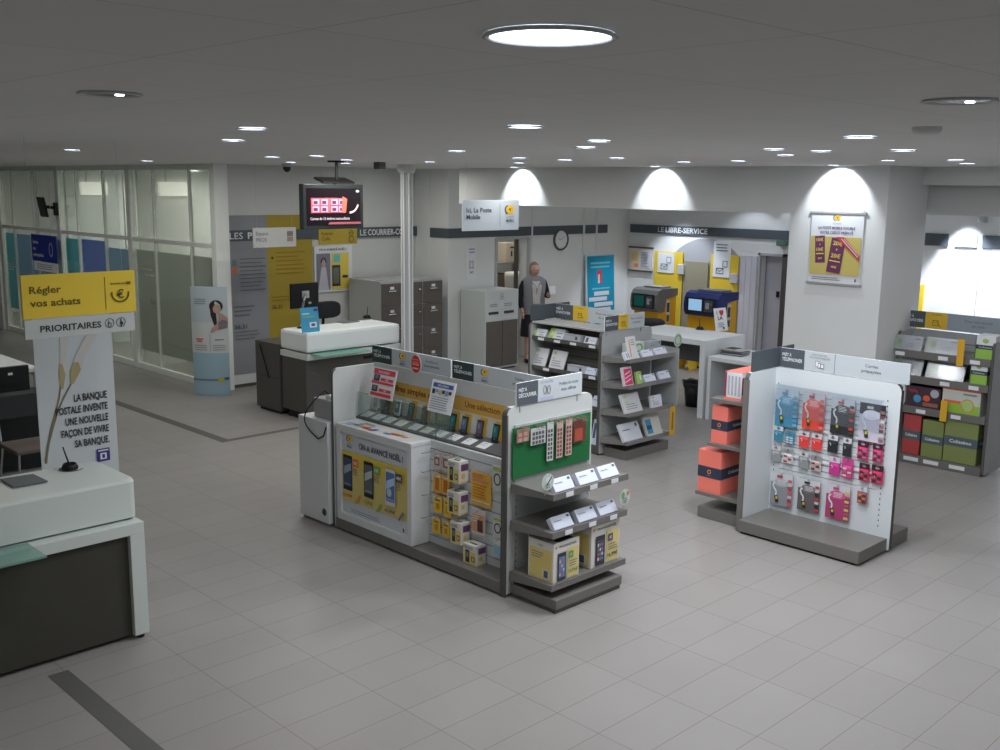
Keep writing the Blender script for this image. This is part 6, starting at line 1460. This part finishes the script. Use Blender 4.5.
# left end shelves of the card gondola
t = thing('end_display', 'grey end shelves carrying orange parcel boxes at the left of the card gondola', 'shop gondola', (7.85, 4.85, 0))
ex0, ex1, ey0, ey1 = 7.46, 8.24, 4.625, 5.08
for z, ye in ((1.10, 4.991), (0.70, 4.999), (0.24, 5.102)):
    g = G(); g.box(ex0, ex1, ey0, ye, z - 0.03, z, GB, 0.003); g.build('shelf', t)
g = G(); g.box(ex0 + 0.02, ex1, ey0, 5.080, 0.0, 0.10, GB, 0.004); g.build('plinth', t)
ORG = mat('orange red carton', (250, 132, 116), 0.55); NAVY = col((56, 62, 82))
def parcel(x0, x1, y0, y1, z0, z1, label, m=ORG, band=NAVY, words='Colissimo', grp=None, bz=(0.36, 0.62)):
    t = thing('parcel_box', label, 'box', ((x0 + x1) / 2, (y0 + y1) / 2, z0), grp)
    g = G(); g.box(x0, x1, y0, y1, z0, z1, m, 0.003); h = z1 - z0; e = 0.0015
    g.box(x0 - e, x1 + e, y0 - e, y1 + e, z0 + h * bz[0], z0 + h * bz[1], band)
    fr = F(g, (x0 - e, y1, z0 + h * bz[0]), (0, -1, 0), (0, 0, 1)); d = y1 - y0; bh = h * (bz[1] - bz[0])
    if m is ORG: fr.ring(d * .5, bh * .55, bh * .2, bh * .07, col((236, 160, 50))); fr.rect(d * .4, bh * .18, d * .6, bh * .24, INKL)
    else: fr.text(words, d * .5, bh * .36, bh * .34, TXT, 'c', width=d * .7, bold=True)
    fr = F(g, (x0, y0 - e, z0 + h * bz[0]), (1, 0, 0), (0, 0, 1)); d = x1 - x0
    if words: fr.text(words, d * .55, bh * .38, min(bh * .3, 0.035), TXT, 'c', width=d * .66, bold=True)
    g.build('carton', t)
    g = G(); g.box(x0 + .01, x1 - .01, y0 + .01, y1 - .01, z1, z1 + 0.002, m); g.box((x0 + x1) / 2 - .001, (x0 + x1) / 2 + .001, y0 + .01, y1 - .01, z1 + .002, z1 + .003, INK); g.build('lid_flap', t)
parcel(7.49, 7.80, 4.824, 4.983, 0.70, 1.03, 'orange red parcel box with a navy band on the middle left shelf', words='Colissimo')
parcel(7.48, 7.86, 4.858, 5.094, 0.24, 0.62, 'orange red parcel box with a navy band on the lowest left shelf', words='Colissimo')
t = thing('parcel_box', 'orange and white striped box on the top left shelf of the card gondola', 'box', (7.7, 4.85, 1.10))
g = G(); g.box(7.52, 7.92, 4.72, 4.89, 1.10, 1.34, PUREW, 0.003); fr = F(g, (7.52, 4.89, 1.10), (0, -1, 0), (0, 0, 1))
fr.rect(0, 0, .17, .02, ORG); fr.rect(.0, .02, .02, .24, col((150, 60, 80)))
for i in range(4): fr.rect(.035 + .035 * i, .04, .052 + .035 * i, .21, col((176, 176, 186)))
fr = F(g, (7.52, 4.72, 1.10), (1, 0, 0), (0, 0, 1)); fr.rect(0, .0, .40, .04, ORG); fr.rect(.0, .05, .10, .2, col((150, 60, 80)))
for i in range(8): fr.rect(.12 + .03 * i, .06, .14 + .03 * i, .19, col((176, 176, 190)))
fr = F(g, (7.52, 4.89, 1.34), (0, -1, 0), (1, 0, 0)); fr.rect(0, 0, .17, .40, ORG); g.build('carton', t)

# ================================================================== envelope gondola (behind, in the middle)
t = thing('display_gondola', 'grey envelope gondola behind the telephone gondola, seen from its shelved front', 'shop gondola', (8.85, 7.55, 0))
EX, EY0, EY1 = 8.43, 7.05, 8.13
DS = mat('grey slatwall', (150, 148, 144), 0.6)
g = G(); rslab(g, EX, EX + 0.87, EY0 - 0.01, EY0 + 0.03, 0.02, 1.36, 'Y', 0.06, 0.014, LGREY, EDGE); holes(g, EX + 0.06, EY0 - 0.012, 0.2, 1.1, '-Y', step=0.06); g.build('end_panel', t)
g = G(); rslab(g, EX, EX + 0.87, EY1 - 0.03, EY1, 0.02, 1.36, 'Y', 0.06, 0.014, LGREY, EDGE); g.build('end_panel', t)
g = G(); g.box(8.82, 8.90, EY0 + .03, EY1 - .03, 0.1, 1.36, DS); fr = F(g, (8.82, EY1 - .03, 0), (0, -1, 0), (0, 0, 1))
for i in range(14): fr.off = 0.001; fr.rect(0, 0.12 + i * 0.085, 1.02, 0.128 + i * 0.085, EDGE)
g.build('slat_wall', t)
g = G(); g.box(8.46, 8.82, EY0 + .03, EY1 - .03, 1.355, 1.375, LGREY, 0.003); g.build('top_board', t)
for z in (1.20, 0.86, 0.52):
    g = G(); g.box(8.47, 8.82, EY0 + .035, EY1 - .035, z - 0.012, z, EDGE); g.box(8.455, 8.47, EY0 + .035, EY1 - .035, z - 0.03, z + 0.012, EDGE); g.build('shelf', t)
g = G(); g.box(8.45, 9.27, EY0 + .03, EY1 - .03, 0.0, 0.10, EDGE, 0.004); g.build('plinth', t)
header('plain dark header board across the far end of the envelope gondola', 8.45, 9.10, EY1 - 0.02, EY1 - 0.005, 'Y', 1.38, 1.55, [(0, 1, ANTH, None)], base=ANTH)
def pourv(fr, x, w, h): two('Pour vos envois', 'de courrier')(fr, x, w, h)
header('header board with dark, yellow and white fields along the envelope gondola', 8.855, 8.87, 7.10, 8.12, 'X', 1.38, 1.55, [(0, .28, ANTH, dk('PRÊT À', 'ENVOYER')), (.28, .5, mat('header yellow', (222, 184, 60), 0.6), env), (.5, 1, MATS['pale header'], pourv)])
header('small header board with dark, yellow and white fields on the near end panel', 8.45, 9.13, EY0 - 0.03, EY0 - 0.015, 'Y', 1.37, 1.53, [(0, .33, ANTH, dk('PRÊT À', 'ENVOYER')), (.33, .58, MATS['header yellow'], env), (.58, 1, MATS['pale header'], two('Pour vos envois', 'courants'))])
def gw(fr, w, h): fr.rect(0, 0, w * .3, h, col((166, 200, 100))); fr.disc(w * .22, h * .55, w * .1, h * .25, col((206, 224, 160))); fr.rect(w * .5, h * .55, w * .9, h * .62, INKL); fr.rect(w * .55, h * .25, w * .85, h * .32, INKL)
def gl(fr, w, h): fr.rect(w * .08, h * .78, w * .3, h * .93, col((176, 194, 150))); fr.rect(w * .12, h * .5, w * .3, h * .62, col((186, 200, 160))); fr.lines(w * .12, h * .45, w * .7, 3, h * .12, h * .03, INKL)
def gs(fr, w, h): fr.rect(w * .70, h * .35, w * .82, h * .7, INK); fr.rect(w * .05, h * .8, w * .9, h * .85, INKL)
def gp(fr, w, h): fr.rect(w * .1, h * .25, w * .32, h * .85, col((90, 100, 130))); fr.rect(w * .45, h * .5, w * .9, h * .55, INKL)
eg = 'envelope packs on the front shelves of the grey gondola'
def efront(x, yl, z, w, h, lab, colr, ac, tilt=28, d=0.05): envpack((x, yl, z), w, h, d, '-X', tilt, lab, colr, ac, grp=eg)
efront(8.475, 8.131, 1.20, 0.21, 0.10, 'green edged envelope pack, leftmost on the top shelf of the grey gondola', (220, 226, 230), gw)
efront(8.475, 7.872, 1.20, 0.22, 0.13, 'green edged envelope pack, second on the top shelf of the grey gondola', (220, 226, 230), gw)
efront(8.475, 7.622, 1.20, 0.23, 0.085, 'grey boxed envelope pack, third on the top shelf of the grey gondola', (184, 188, 194), gs, 5, .1)
efront(8.475, 7.341, 1.20, 0.17, 0.09, 'white envelope pack with a small portrait, rightmost on the top shelf', (222, 226, 234), gp)
efront(8.475, 8.115, 0.86, 0.20, 0.22, 'tall white sheet pack, leftmost on the second shelf of the grey gondola', (216, 218, 222), gl, 22, .015)
efront(8.475, 7.855, 0.86, 0.22, 0.22, 'tall white sheet pack, second on the second shelf of the grey gondola', (216, 218, 222), gl, 22, .015)
efront(8.475, 7.567, 0.86, 0.25, 0.085, 'grey boxed envelope pack on the second shelf of the grey gondola', (190, 194, 202), gs, 5, .1)
efront(8.475, 7.316, 0.86, 0.155, 0.09, 'bright white envelope pack, rightmost on the second shelf', (214, 222, 240), e_plain)
efront(8.475, 8.022, 0.52, 0.30, 0.16, 'white pack with dark windows on the third shelf of the grey gondola', (200, 202, 202), lambda fr, w, h: [fr.rect(w * (.08 + .22 * i), h * .3, w * (.2 + .22 * i), h * .75, INK) for i in range(4)], 10, .12)
efront(8.475, 7.212, 0.52, 0.14, 0.13, 'white envelope pack at the right end of the third shelf', (214, 222, 240), e_plain)
efront(8.475, 7.199, 0.10, 0.15, 0.28, 'tall white and blue pack at the foot of the grey gondola', (206, 222, 236), gp, 12)
for z_, ys in ((1.20, (7.953, 7.707, 7.468, 7.193)), (0.86, (7.867, 7.443, 7.182))):
    for i, y in enumerate(ys):
        g = G(); g.box(8.448, 8.453, y - .045, y + .045, z_ - .03, z_ + .0, PUREW); g.build('shelf_price_tag', None, '%s white price tag on the %s front shelf lip of the grey gondola' % (ords[i], 'top' if z_ > 1 else 'second'), 'price tag', 'price tags on the grey gondola front')
t = thing('end_display', 'four grey end shelves of envelopes on the near end of the grey gondola', 'shop gondola', (8.86, 6.9, 0))
ESH = (1.11, 0.83, 0.53, 0.22)
for z in ESH:
    g = G(); shelf(g, 8.44, 9.24, 6.66, 7.03, z, MGREY); g.build('shelf', t)
g = G(); g.box(8.50, 9.26, 6.72, 7.03, 0.0, 0.10, GB, 0.004); g.build('plinth', t)
g = G(); g.box(9.30, 9.31, 6.66, 7.03, 0.5, 1.15, mat('clear side panel', (176, 180, 178), 0.5)); g.build('side_panel', t)
g2_ = 'envelope packs on the end shelves of the grey gondola'
def eend(px, py, z, w, h, lab, colr, ac, tilt=30, d=0.03, y=6.68): 
    envpack((px, y, z), w, h, d, '-Y', tilt, lab, colr, ac, grp=g2_)
def tallw(fr, w, h): fr.rect(w * .1, h * .1, w * .2, h * .85, col((220, 150, 60))); fr.lines(w * .3, h * .85, w * .55, 3, h * .1, h * .03, INKL)
def greenc(fr, w, h): fr.disc(w * .65, h * .5, w * .26, h * .4, col((120, 190, 90))); fr.disc(w * .65, h * .5, w * .16, h * .26, PUREW)
def pinkx(fr, w, h):
    fr.rect(w * .1, h * .05, w * .92, h * .9, col((214, 70, 110)))
    for i in range(3): fr.line(w * .15, h * (.2 + .2 * i), w * .8, h * (.35 + .2 * i), w * .06, PUREW)
def bluep(fr, w, h): fr.rect(w * .06, h * .1, w * .42, h * .8, col((70, 140, 180))); fr.rect(w * .08, h * .3, w * .4, h * .5, col((40, 90, 130)))
eend(8.475, 0, 1.11, 0.13, 0.24, 'tall white envelope pack, leftmost on the top end shelf', (222, 222, 224), tallw, 14)
eend(8.683, 0, 1.11, 0.28, 0.12, 'white pack with a green ring at the back of the top end shelf', (214, 220, 220), greenc, 0, .08, 6.88)
eend(9.014, 0, 1.11, 0.22, 0.11, 'grey boxed pack at the back right of the top end shelf', (176, 180, 186), e_plain, 0, .08, 6.86)
eend(8.406, 0, 1.11, 0.23, 0.09, 'striped white envelope pack at the front of the top end shelf', (220, 226, 238), lambda fr, w, h: [fr.rect(w * (.12 + .12 * i), h * .2, w * (.16 + .12 * i), h * .8, INK) for i in range(2)])
eend(8.701, 0, 1.11, 0.17, 0.08, 'white envelope pack, second from the right at the front of the top end shelf', (220, 226, 240), e_plain)
eend(8.927, 0, 1.11, 0.19, 0.08, 'white envelope pack, rightmost at the front of the top end shelf', (220, 226, 240), e_plain)
eend(8.397, 0, 0.83, 0.15, 0.20, 'pink patterned pack on the second end shelf', (214, 200, 206), pinkx, 14)
eend(8.616, 0, 0.83, 0.09, 0.13, 'small green pack beside the pink one on the second end shelf', (170, 200, 110), greenc, 16)
eend(8.753, 0, 0.83, 0.19, 0.085, 'white envelope pack in the middle of the second end shelf', (220, 226, 240), e_plain)
eend(9.008, 0, 0.83, 0.19, 0.09, 'white envelope pack, rightmost on the second end shelf', (220, 226, 240), e_plain)
eend(8.429, 0, 0.53, 0.29, 0.21, 'large grey white card pack leaning on the third end shelf', (206, 208, 210), gl, 24)
eend(8.876, 0, 0.53, 0.19, 0.13, 'small white card pack on the third end shelf', (220, 224, 236), gl, 12)
eend(8.421, 0, 0.22, 0.32, 0.20, 'large plain white card pack, left one on the lowest end shelf', (206, 210, 218), e_plain, 28)
eend(8.825, 0, 0.22, 0.27, 0.23, 'large pale card pack with a blue panel, right one on the lowest end shelf', (206, 204, 196), bluep, 22)
wobbler((9.220, 6.620, 1.252), 0.075, '-Y', 'round pale green tag disc at the right of the top envelope end shelf', PALEG, lambda fr, r: fr.ring(0, 0, r * .8, r * .25, col((140, 180, 130))))
g = G(); q = (9.152, 6.600, 0.267); g.box(q[0] - .045, q[0] + .045, 6.60, 6.604, 0.20, 0.52, mat('amber flag', (222, 170, 50), 0.6), 0.001); fr = F(g, (q[0] - .045, 6.60, 0.20), (1, 0, 0), (0, 0, 1)); fr.rect(.03, .06, .06, .26, col((150, 110, 40)))
fr.off = 0; g.box(q[0] - .045, q[0] - .03, 6.604, 6.72, 0.24, 0.25, ALU)
g.build('shelf_flag', None, 'upright amber flag tag at the lower right of the envelope end shelves', 'sign')

# ================================================================== parcel gondola (right edge)
t = thing('display_gondola', 'grey parcel gondola with a Prêt à envoyer header at the right edge', 'shop gondola', (10.95, 4.3, 0))
RX0, RY0, RY1 = 10.72, 3.86, 4.86
g = G(); rslab(g, RX0, RX0 + 0.46, RY0 - 0.03, RY0, 0.02, 1.40, 'Y', 0.05, 0.012, LGREY, EDGE); holes(g, RX0 + 0.38, RY0 - 0.032, 0.2, 1.2, '-Y', step=0.06); g.build('end_panel', t)
g = G(); g.box(11.14, 11.18, RY0, RY1, 0.1, 1.40, mat('pale grey slatwall', (160, 164, 166), 0.6)); fr = F(g, (11.14, RY1, 0), (0, -1, 0), (0, 0, 1))
for i in range(14): fr.off = 0.001; fr.rect(0, 0.14 + i * 0.088, 1.0, 0.148 + i * 0.088, EDGE)
g.build('slat_wall', t)
g = G(); rslab(g, RX0 + .1, RX0 + 0.46, RY1, RY1 + 0.03, 0.02, 1.40, 'Y', 0.05, 0.012, LGREY, EDGE); g.build('end_panel', t)
RSH = (1.215, 0.95, 0.62, 0.09)
for z in RSH:
    g = G(); g.box(RX0 + .01, 11.14, RY0 + .005, RY1 - .005, z - .03, z, MGREY); g.box(RX0, RX0 + .012, RY0 + .005, RY1 - .005, z - .075 if z > .2 else 0.0, z + .004, mat('dark shelf lip', (112, 110, 106), 0.5), .002); g.build('shelf', t)
header('wide header board with dark, yellow and pale fields on the parcel gondola', 11.12, 11.135, 3.84, 4.97, 'X', 1.42, 1.60, [(0, .21, ANTH, dk('PRÊT À', 'ENVOYER')), (.21, .42, MATS['header yellow'], env), (.42, 1, mat('blue grey header', (150, 160, 168), 0.5), two('Pour vos envois', 'de colis'))])
def tray(yl, z, w, h, lab):
    t = thing('padded_envelope_tray', lab, 'envelope pack', (RX0 + .06, yl - w / 2, z), 'padded envelopes in clear trays')
    g = G(); fr = card(g, (RX0 + .05, yl, z), w, h, .03, '-X', mat('padded envelope', (206, 212, 216), 0.3), 20)
    fr.rect(w * .02, h * .1, w * .30, h * .95, col((186, 206, 140))); fr.disc(w * .2, h * .55, w * .09, h * .2, col((130, 190, 70))); fr.rect(w * .72, h * .75, w * .9, h * .85, INKL); fr.lines(w * .45, h * .45, w * .35, 3, h * .1, h * .03, INKL); g.build('envelope', t)
    g = G(); card(g, (RX0 + .03, yl + .01, z), w + .02, h + .005, .002, '-X', BLISTER, 20); g.build('clear_tray', t)
tray(4.915, 1.215, 0.31, 0.155, 'padded envelope in a clear tray, left one on the top shelf of the parcel gondola')
tray(4.555, 1.215, 0.34, 0.165, 'padded envelope in a clear tray, right one on the top shelf of the parcel gondola')
tray(4.906, 0.95, 0.32, 0.20, 'padded envelope in a clear tray, left one on the second shelf of the parcel gondola')
tray(4.522, 0.95, 0.38, 0.20, 'padded envelope in a clear tray, right one on the second shelf of the parcel gondola')
GRC = mat('green white carton', (150, 192, 84), 0.5)
def greenbox(y1, y0, z, h, lab):
    t = thing('green_parcel_box', lab, 'box', (RX0 + .12, (y0 + y1) / 2, z))
    g = G(); g.box(RX0 + .02, RX0 + .24, y0, y1, z, z + h * .42, GRC); g.box(RX0 + .02, RX0 + .24, y0, y1, z + h * .42, z + h * .60, NAVY); g.box(RX0 + .02, RX0 + .24, y0, y1, z + h * .60, z + h, PUREW)
    fr = F(g, (RX0 + .02, y1, z), (0, -1, 0), (0, 0, 1)); fr.disc((y1 - y0) * .5, h * .78, (y1 - y0) * .16, h * .1, col((160, 190, 110))); fr.text('Colissimo', (y1 - y0) * .5, h * .47, .02, TXT, 'c', width=(y1 - y0) * .7)
    fr.rect(0, 0, .008, h, col((70, 110, 60)))
    g.build('carton', t)
greenbox(4.037, 3.840, 1.215, 0.24, 'green and white parcel box with a navy band at the right of the top shelf')
greenbox(4.063, 3.895, 0.95, 0.235, 'green and white parcel box with a navy band at the right of the second shelf')
q = (10.740, 4.699, 0.598)
t = thing('gift_box', 'dark patterned box with a blue and an orange dot on the third shelf', 'box', (RX0 + .12, q[1] - .18, 0.62))
y1 = q[1]; y0 = 4.343; w = y1 - y0
g = G(); g.box(RX0 + .02, RX0 + .25, y0, y1, 0.62, 0.84, mat('dark plum carton', (72, 54, 62), 0.5), .003); fr = F(g, (RX0 + .02, y1, 0.62), (0, -1, 0), (0, 0, 1)); fr.disc(w * .32, .09, .042, .042, col((80, 150, 196))); fr.disc(w * .60, .105, .038, .034, col((226, 96, 60))); fr.disc(w * .83, .165, .045, .045, col((176, 180, 184))); fr.rect(w * .5, .02, w * .95, .06, col((150, 100, 90)))
for i in range(6): fr.disc(w * (.06 + .05 * i), .18 - .01 * (i % 3), .014, .014, col((150, 60, 70)))
g.build('carton', t)
t = thing('parcel_box', 'box with an orange top and green and white front on the third shelf', 'box', (RX0 + .12, 4.1, 0.62))
y1 = 4.322; y0 = 3.933; w = y1 - y0
g = G(); g.box(RX0 + .02, RX0 + .25, y0, y1, 0.62, 0.86, mat('green white pack', (196, 200, 190), 0.5), .003); fr = F(g, (RX0 + .02, y1, 0.62), (0, -1, 0), (0, 0, 1)); fr.rect(0, 0, w * .98, .10, col((150, 190, 70))); fr.rect(w * .05, .10, w * .5, .13, col((220, 110, 80))); fr.disc(w * .68, .09, .065, .07, col((220, 120, 90))); fr.disc(w * .68, .09, .057, .062, col((170, 196, 120))); fr.rect(w * .55, .2, w * .9, .215, INKL)
g.box(RX0 + .015, RX0 + .255, y0 - .003, y1 + .003, .86, .885, mat('bright orange lid', (250, 96, 50), 0.5), .002); g.build('carton', t)
y = 4.846
g = G(); g.box(RX0 + .03, RX0 + .22, y - .12, y, 0.62, 0.86, PUREW, .02); g.build('white_bag', None, 'white parcel bag at the left of the third shelf, half behind the card gondola', 'bag')
OLV = mat('olive green carton', (128, 140, 84), 0.6); RDC = mat('deep red carton', (178, 74, 74), 0.6); SLB = col((84, 98, 104))
def colis(ya, yb, z, h, m, lab): parcel(RX0 + .02, RX0 + .30, yb, ya, z, z + h, lab, m, SLB, 'Colissimo', bz=(.38, .60))
colis(4.710, 4.523, 0.095, 0.43, RDC, 'deep red parcel box with a slate band on the bottom shelf of the parcel gondola')
colis(4.500, 4.276, 0.095, 0.40, OLV, 'olive green parcel box, smaller one on the bottom shelf of the parcel gondola')
colis(4.265, 3.925, 0.095, 0.46, OLV, 'olive green parcel box, larger one on the bottom shelf of the parcel gondola')
for z_, ys in ((1.215, (4.803, 4.343, 4.018)), (0.95, (4.753, 4.302, 4.007)), (0.62, (4.528, 4.159)), (0.09, (4.591, 4.374, 4.101))):
    for i, y in enumerate(ys):
        g = G(); g.box(RX0 - .004, RX0, y - .05 - (.03 if z_ < .2 else 0), y + .05 + (.03 if z_ < .2 else 0), z_ - .06, z_ - .02, PUREW); g.build('shelf_price_tag', None, '%s price tag from the left on the %s shelf lip of the parcel gondola' % (ords[i], {1.215: 'top', .95: 'second', .62: 'third', .09: 'bottom'}[z_]), 'price tag', 'price tags on the parcel gondola')
for (px_, z0, z1, lab) in ((961, 1.12, 1.40, 'upright amber flag tag on the top shelf of the parcel gondola'), (943, 0.52, 0.74, 'upright amber flag tag on the third shelf of the parcel gondola')):
    y = {961: 4.159, 943: 4.277}[px_]
    g = G(); g.box(RX0 - .03, RX0 - .027, y - .035, y + .035, z0, z1, MATS['amber flag']); g.box(RX0 - .027, RX0, y - .004, y + .004, (z0 + z1) / 2 - .06, (z0 + z1) / 2 - .05, ALU); g.build('shelf_flag', None, lab, 'sign')
# ------------------------------------------------------------------ light
def spot(loc, target, power, angle, blend, size, color=(0.86, 0.93, 1.0)):
    l = bpy.data.lights.new('spot', 'SPOT'); l.energy = power; l.spot_size = R(angle); l.spot_blend = blend; l.shadow_soft_size = size; l.color = color
    o = bpy.data.objects.new('spot_light', l); COL.objects.link(o); o.location = loc
    d = Vector(target) - Vector(loc); o.rotation_euler = d.to_track_quat('-Z', 'Y').to_euler()
    return o
def disk(x, y, power, color, size=0.2, z=CH - 0.03):
    l = bpy.data.lights.new('disk', 'AREA'); l.shape = 'DISK'; l.size = size; l.energy = power; l.color = color
    o = bpy.data.objects.new('disk_light', l); COL.objects.link(o); o.location = (x, y, z); return o
def area(loc, sx, sy, power, color=(0.9, 0.95, 1.0)):
    l = bpy.data.lights.new('area', 'AREA'); l.shape = 'RECTANGLE'; l.size = sx; l.size_y = sy; l.energy = power; l.color = color
    o = bpy.data.objects.new('area_light', l); COL.objects.link(o); o.location = loc; return o
WARM = (1.0, 0.98, 0.92); COOL = (0.93, 0.95, 1.0); KD = 7.5
def hall(x, y):
    k = 2.3 if y < 4.6 else (0.9 if y < 7.2 else 0.8)
    if x < 4.2 and 3.5 < y < 12: k *= 0.48
    if y > 12: k *= 1.7
    if 8.8 < y < 12 and x > 4.2: k *= 1.65
    if x < 3.5 and y < 3.7: k *= 0.45
    if x > 8 and y < 7: k *= 0.28
    if y < 2.2: k *= 0.7
    disk(x, y, KD * k, WARM if y > 7 or x < 3 else COOL)
for (x, y, r) in SPOTS: hall(x, y)
for x, y in ((2.0, 12.5), (4.5, 18.5), (1.0, 16.5), (4.3, 12.6), (4.6, 0.4), (7.5, 0.3), (2.2, -1.2), (-1.2, 1.8), (-1.0, 5.5), (0.5, 3.6), (9.6, 11.6), (9.2, 1.5), (12.3, 2.4)): hall(x, y)  # more disks added without fittings, to brighten the hall and ceiling
# wall wash lamps
for y in (10.135, 7.749, 5.432):
    spot((10.10, y, CH - 0.05), (10.35, y, 2.86), 30, 98, 0.3, 0.02)
    spot((10.17, y, CH - 0.03), (10.20, y, 0), 6, 120, 0.9, 0.05)
# alcove lamps washing the service wall
for x, y, p, a_ in ((14.62, 10.95, 150, 88), (14.75, 9.5, 22, 110), (15.12, 8.75, 14, 80), (14.92, 6.0, 420, 64), (14.92, 5.0, 420, 64), (14.3, 5.5, 160, 110), (14.6, 3.6, 120, 100)):
    spot((x, y, 2.95), (x + 0.1, y, 0), p, a_, 0.45, 0.03, (0.80, 0.87, 1.0))
for x, y, p in ((12.8, 9.0, 14), (13.2, 3.5, 20), (12.2, 7.0, 16)): disk(x, y, p, COOL)
for x, y, p in ((12.4, 10.6, 30), (13.9, 10.6, 30)): spot((x, y, 3.08), (x, y, 0), p, 120, 0.8, 0.06)
# rooms beyond: storeroom, offices, far left of the hall
area((12.9, 13.3, 3.0), 1.2, 0.6, 30, (1, 0.95, 0.88))
area((9.0, 14.3, 3.0), 1.6, 1.2, 66, (1, 0.99, 0.92)); area((9.0, 16.9, 3.0), 1.6, 1.2, 80, (1, 0.99, 0.92)); area((9.0, 20.5, 3.0), 1.6, 1.2, 75, (1, 0.99, 0.92))

w = bpy.data.worlds.new('dim surroundings'); scene.world = w; w.use_nodes = True
w.node_tree.nodes['Background'].inputs[0].default_value = (0.6, 0.65, 0.7, 1); w.node_tree.nodes['Background'].inputs[1].default_value = 0.05

# ------------------------------------------------------------------ camera
yaw, pitch, roll = R(44.466), R(10.3432), R(0.6905)
f = Vector((math.sin(yaw) * math.cos(pitch), math.cos(yaw) * math.cos(pitch), -math.sin(pitch)))
r = Vector((math.cos(yaw), -math.sin(yaw), 0)); u = r.cross(f)
c, s = math.cos(roll), math.sin(roll)
r2 = r * c + u * s; u2 = u * c - r * s
M = Matrix((r2, u2, -f)).transposed().to_4x4(); M.translation = Vector((0, 0, 2.88))
cam = bpy.data.cameras.new('camera'); cam.sensor_width = 36.0; cam.lens = 36.0 * 1032.217 / 1000.0; cam.clip_start = 0.05; cam.clip_end = 100
co = bpy.data.objects.new('camera', cam); COL.objects.link(co); co.matrix_world = M
scene.camera = co

scene.view_settings.view_transform = 'Standard'
scene.view_settings.look = 'None'
scene.view_settings.exposure = 0.0
scene.cycles.use_denoising = True
scene.cycles.max_bounces = 8
scene.cycles.diffuse_bounces = 5
scene.cycles.transparent_max_bounces = 16
scene.cycles.sample_clamp_indirect = 6.0
scene.cycles.caustics_reflective = False; scene.cycles.caustics_refractive = False
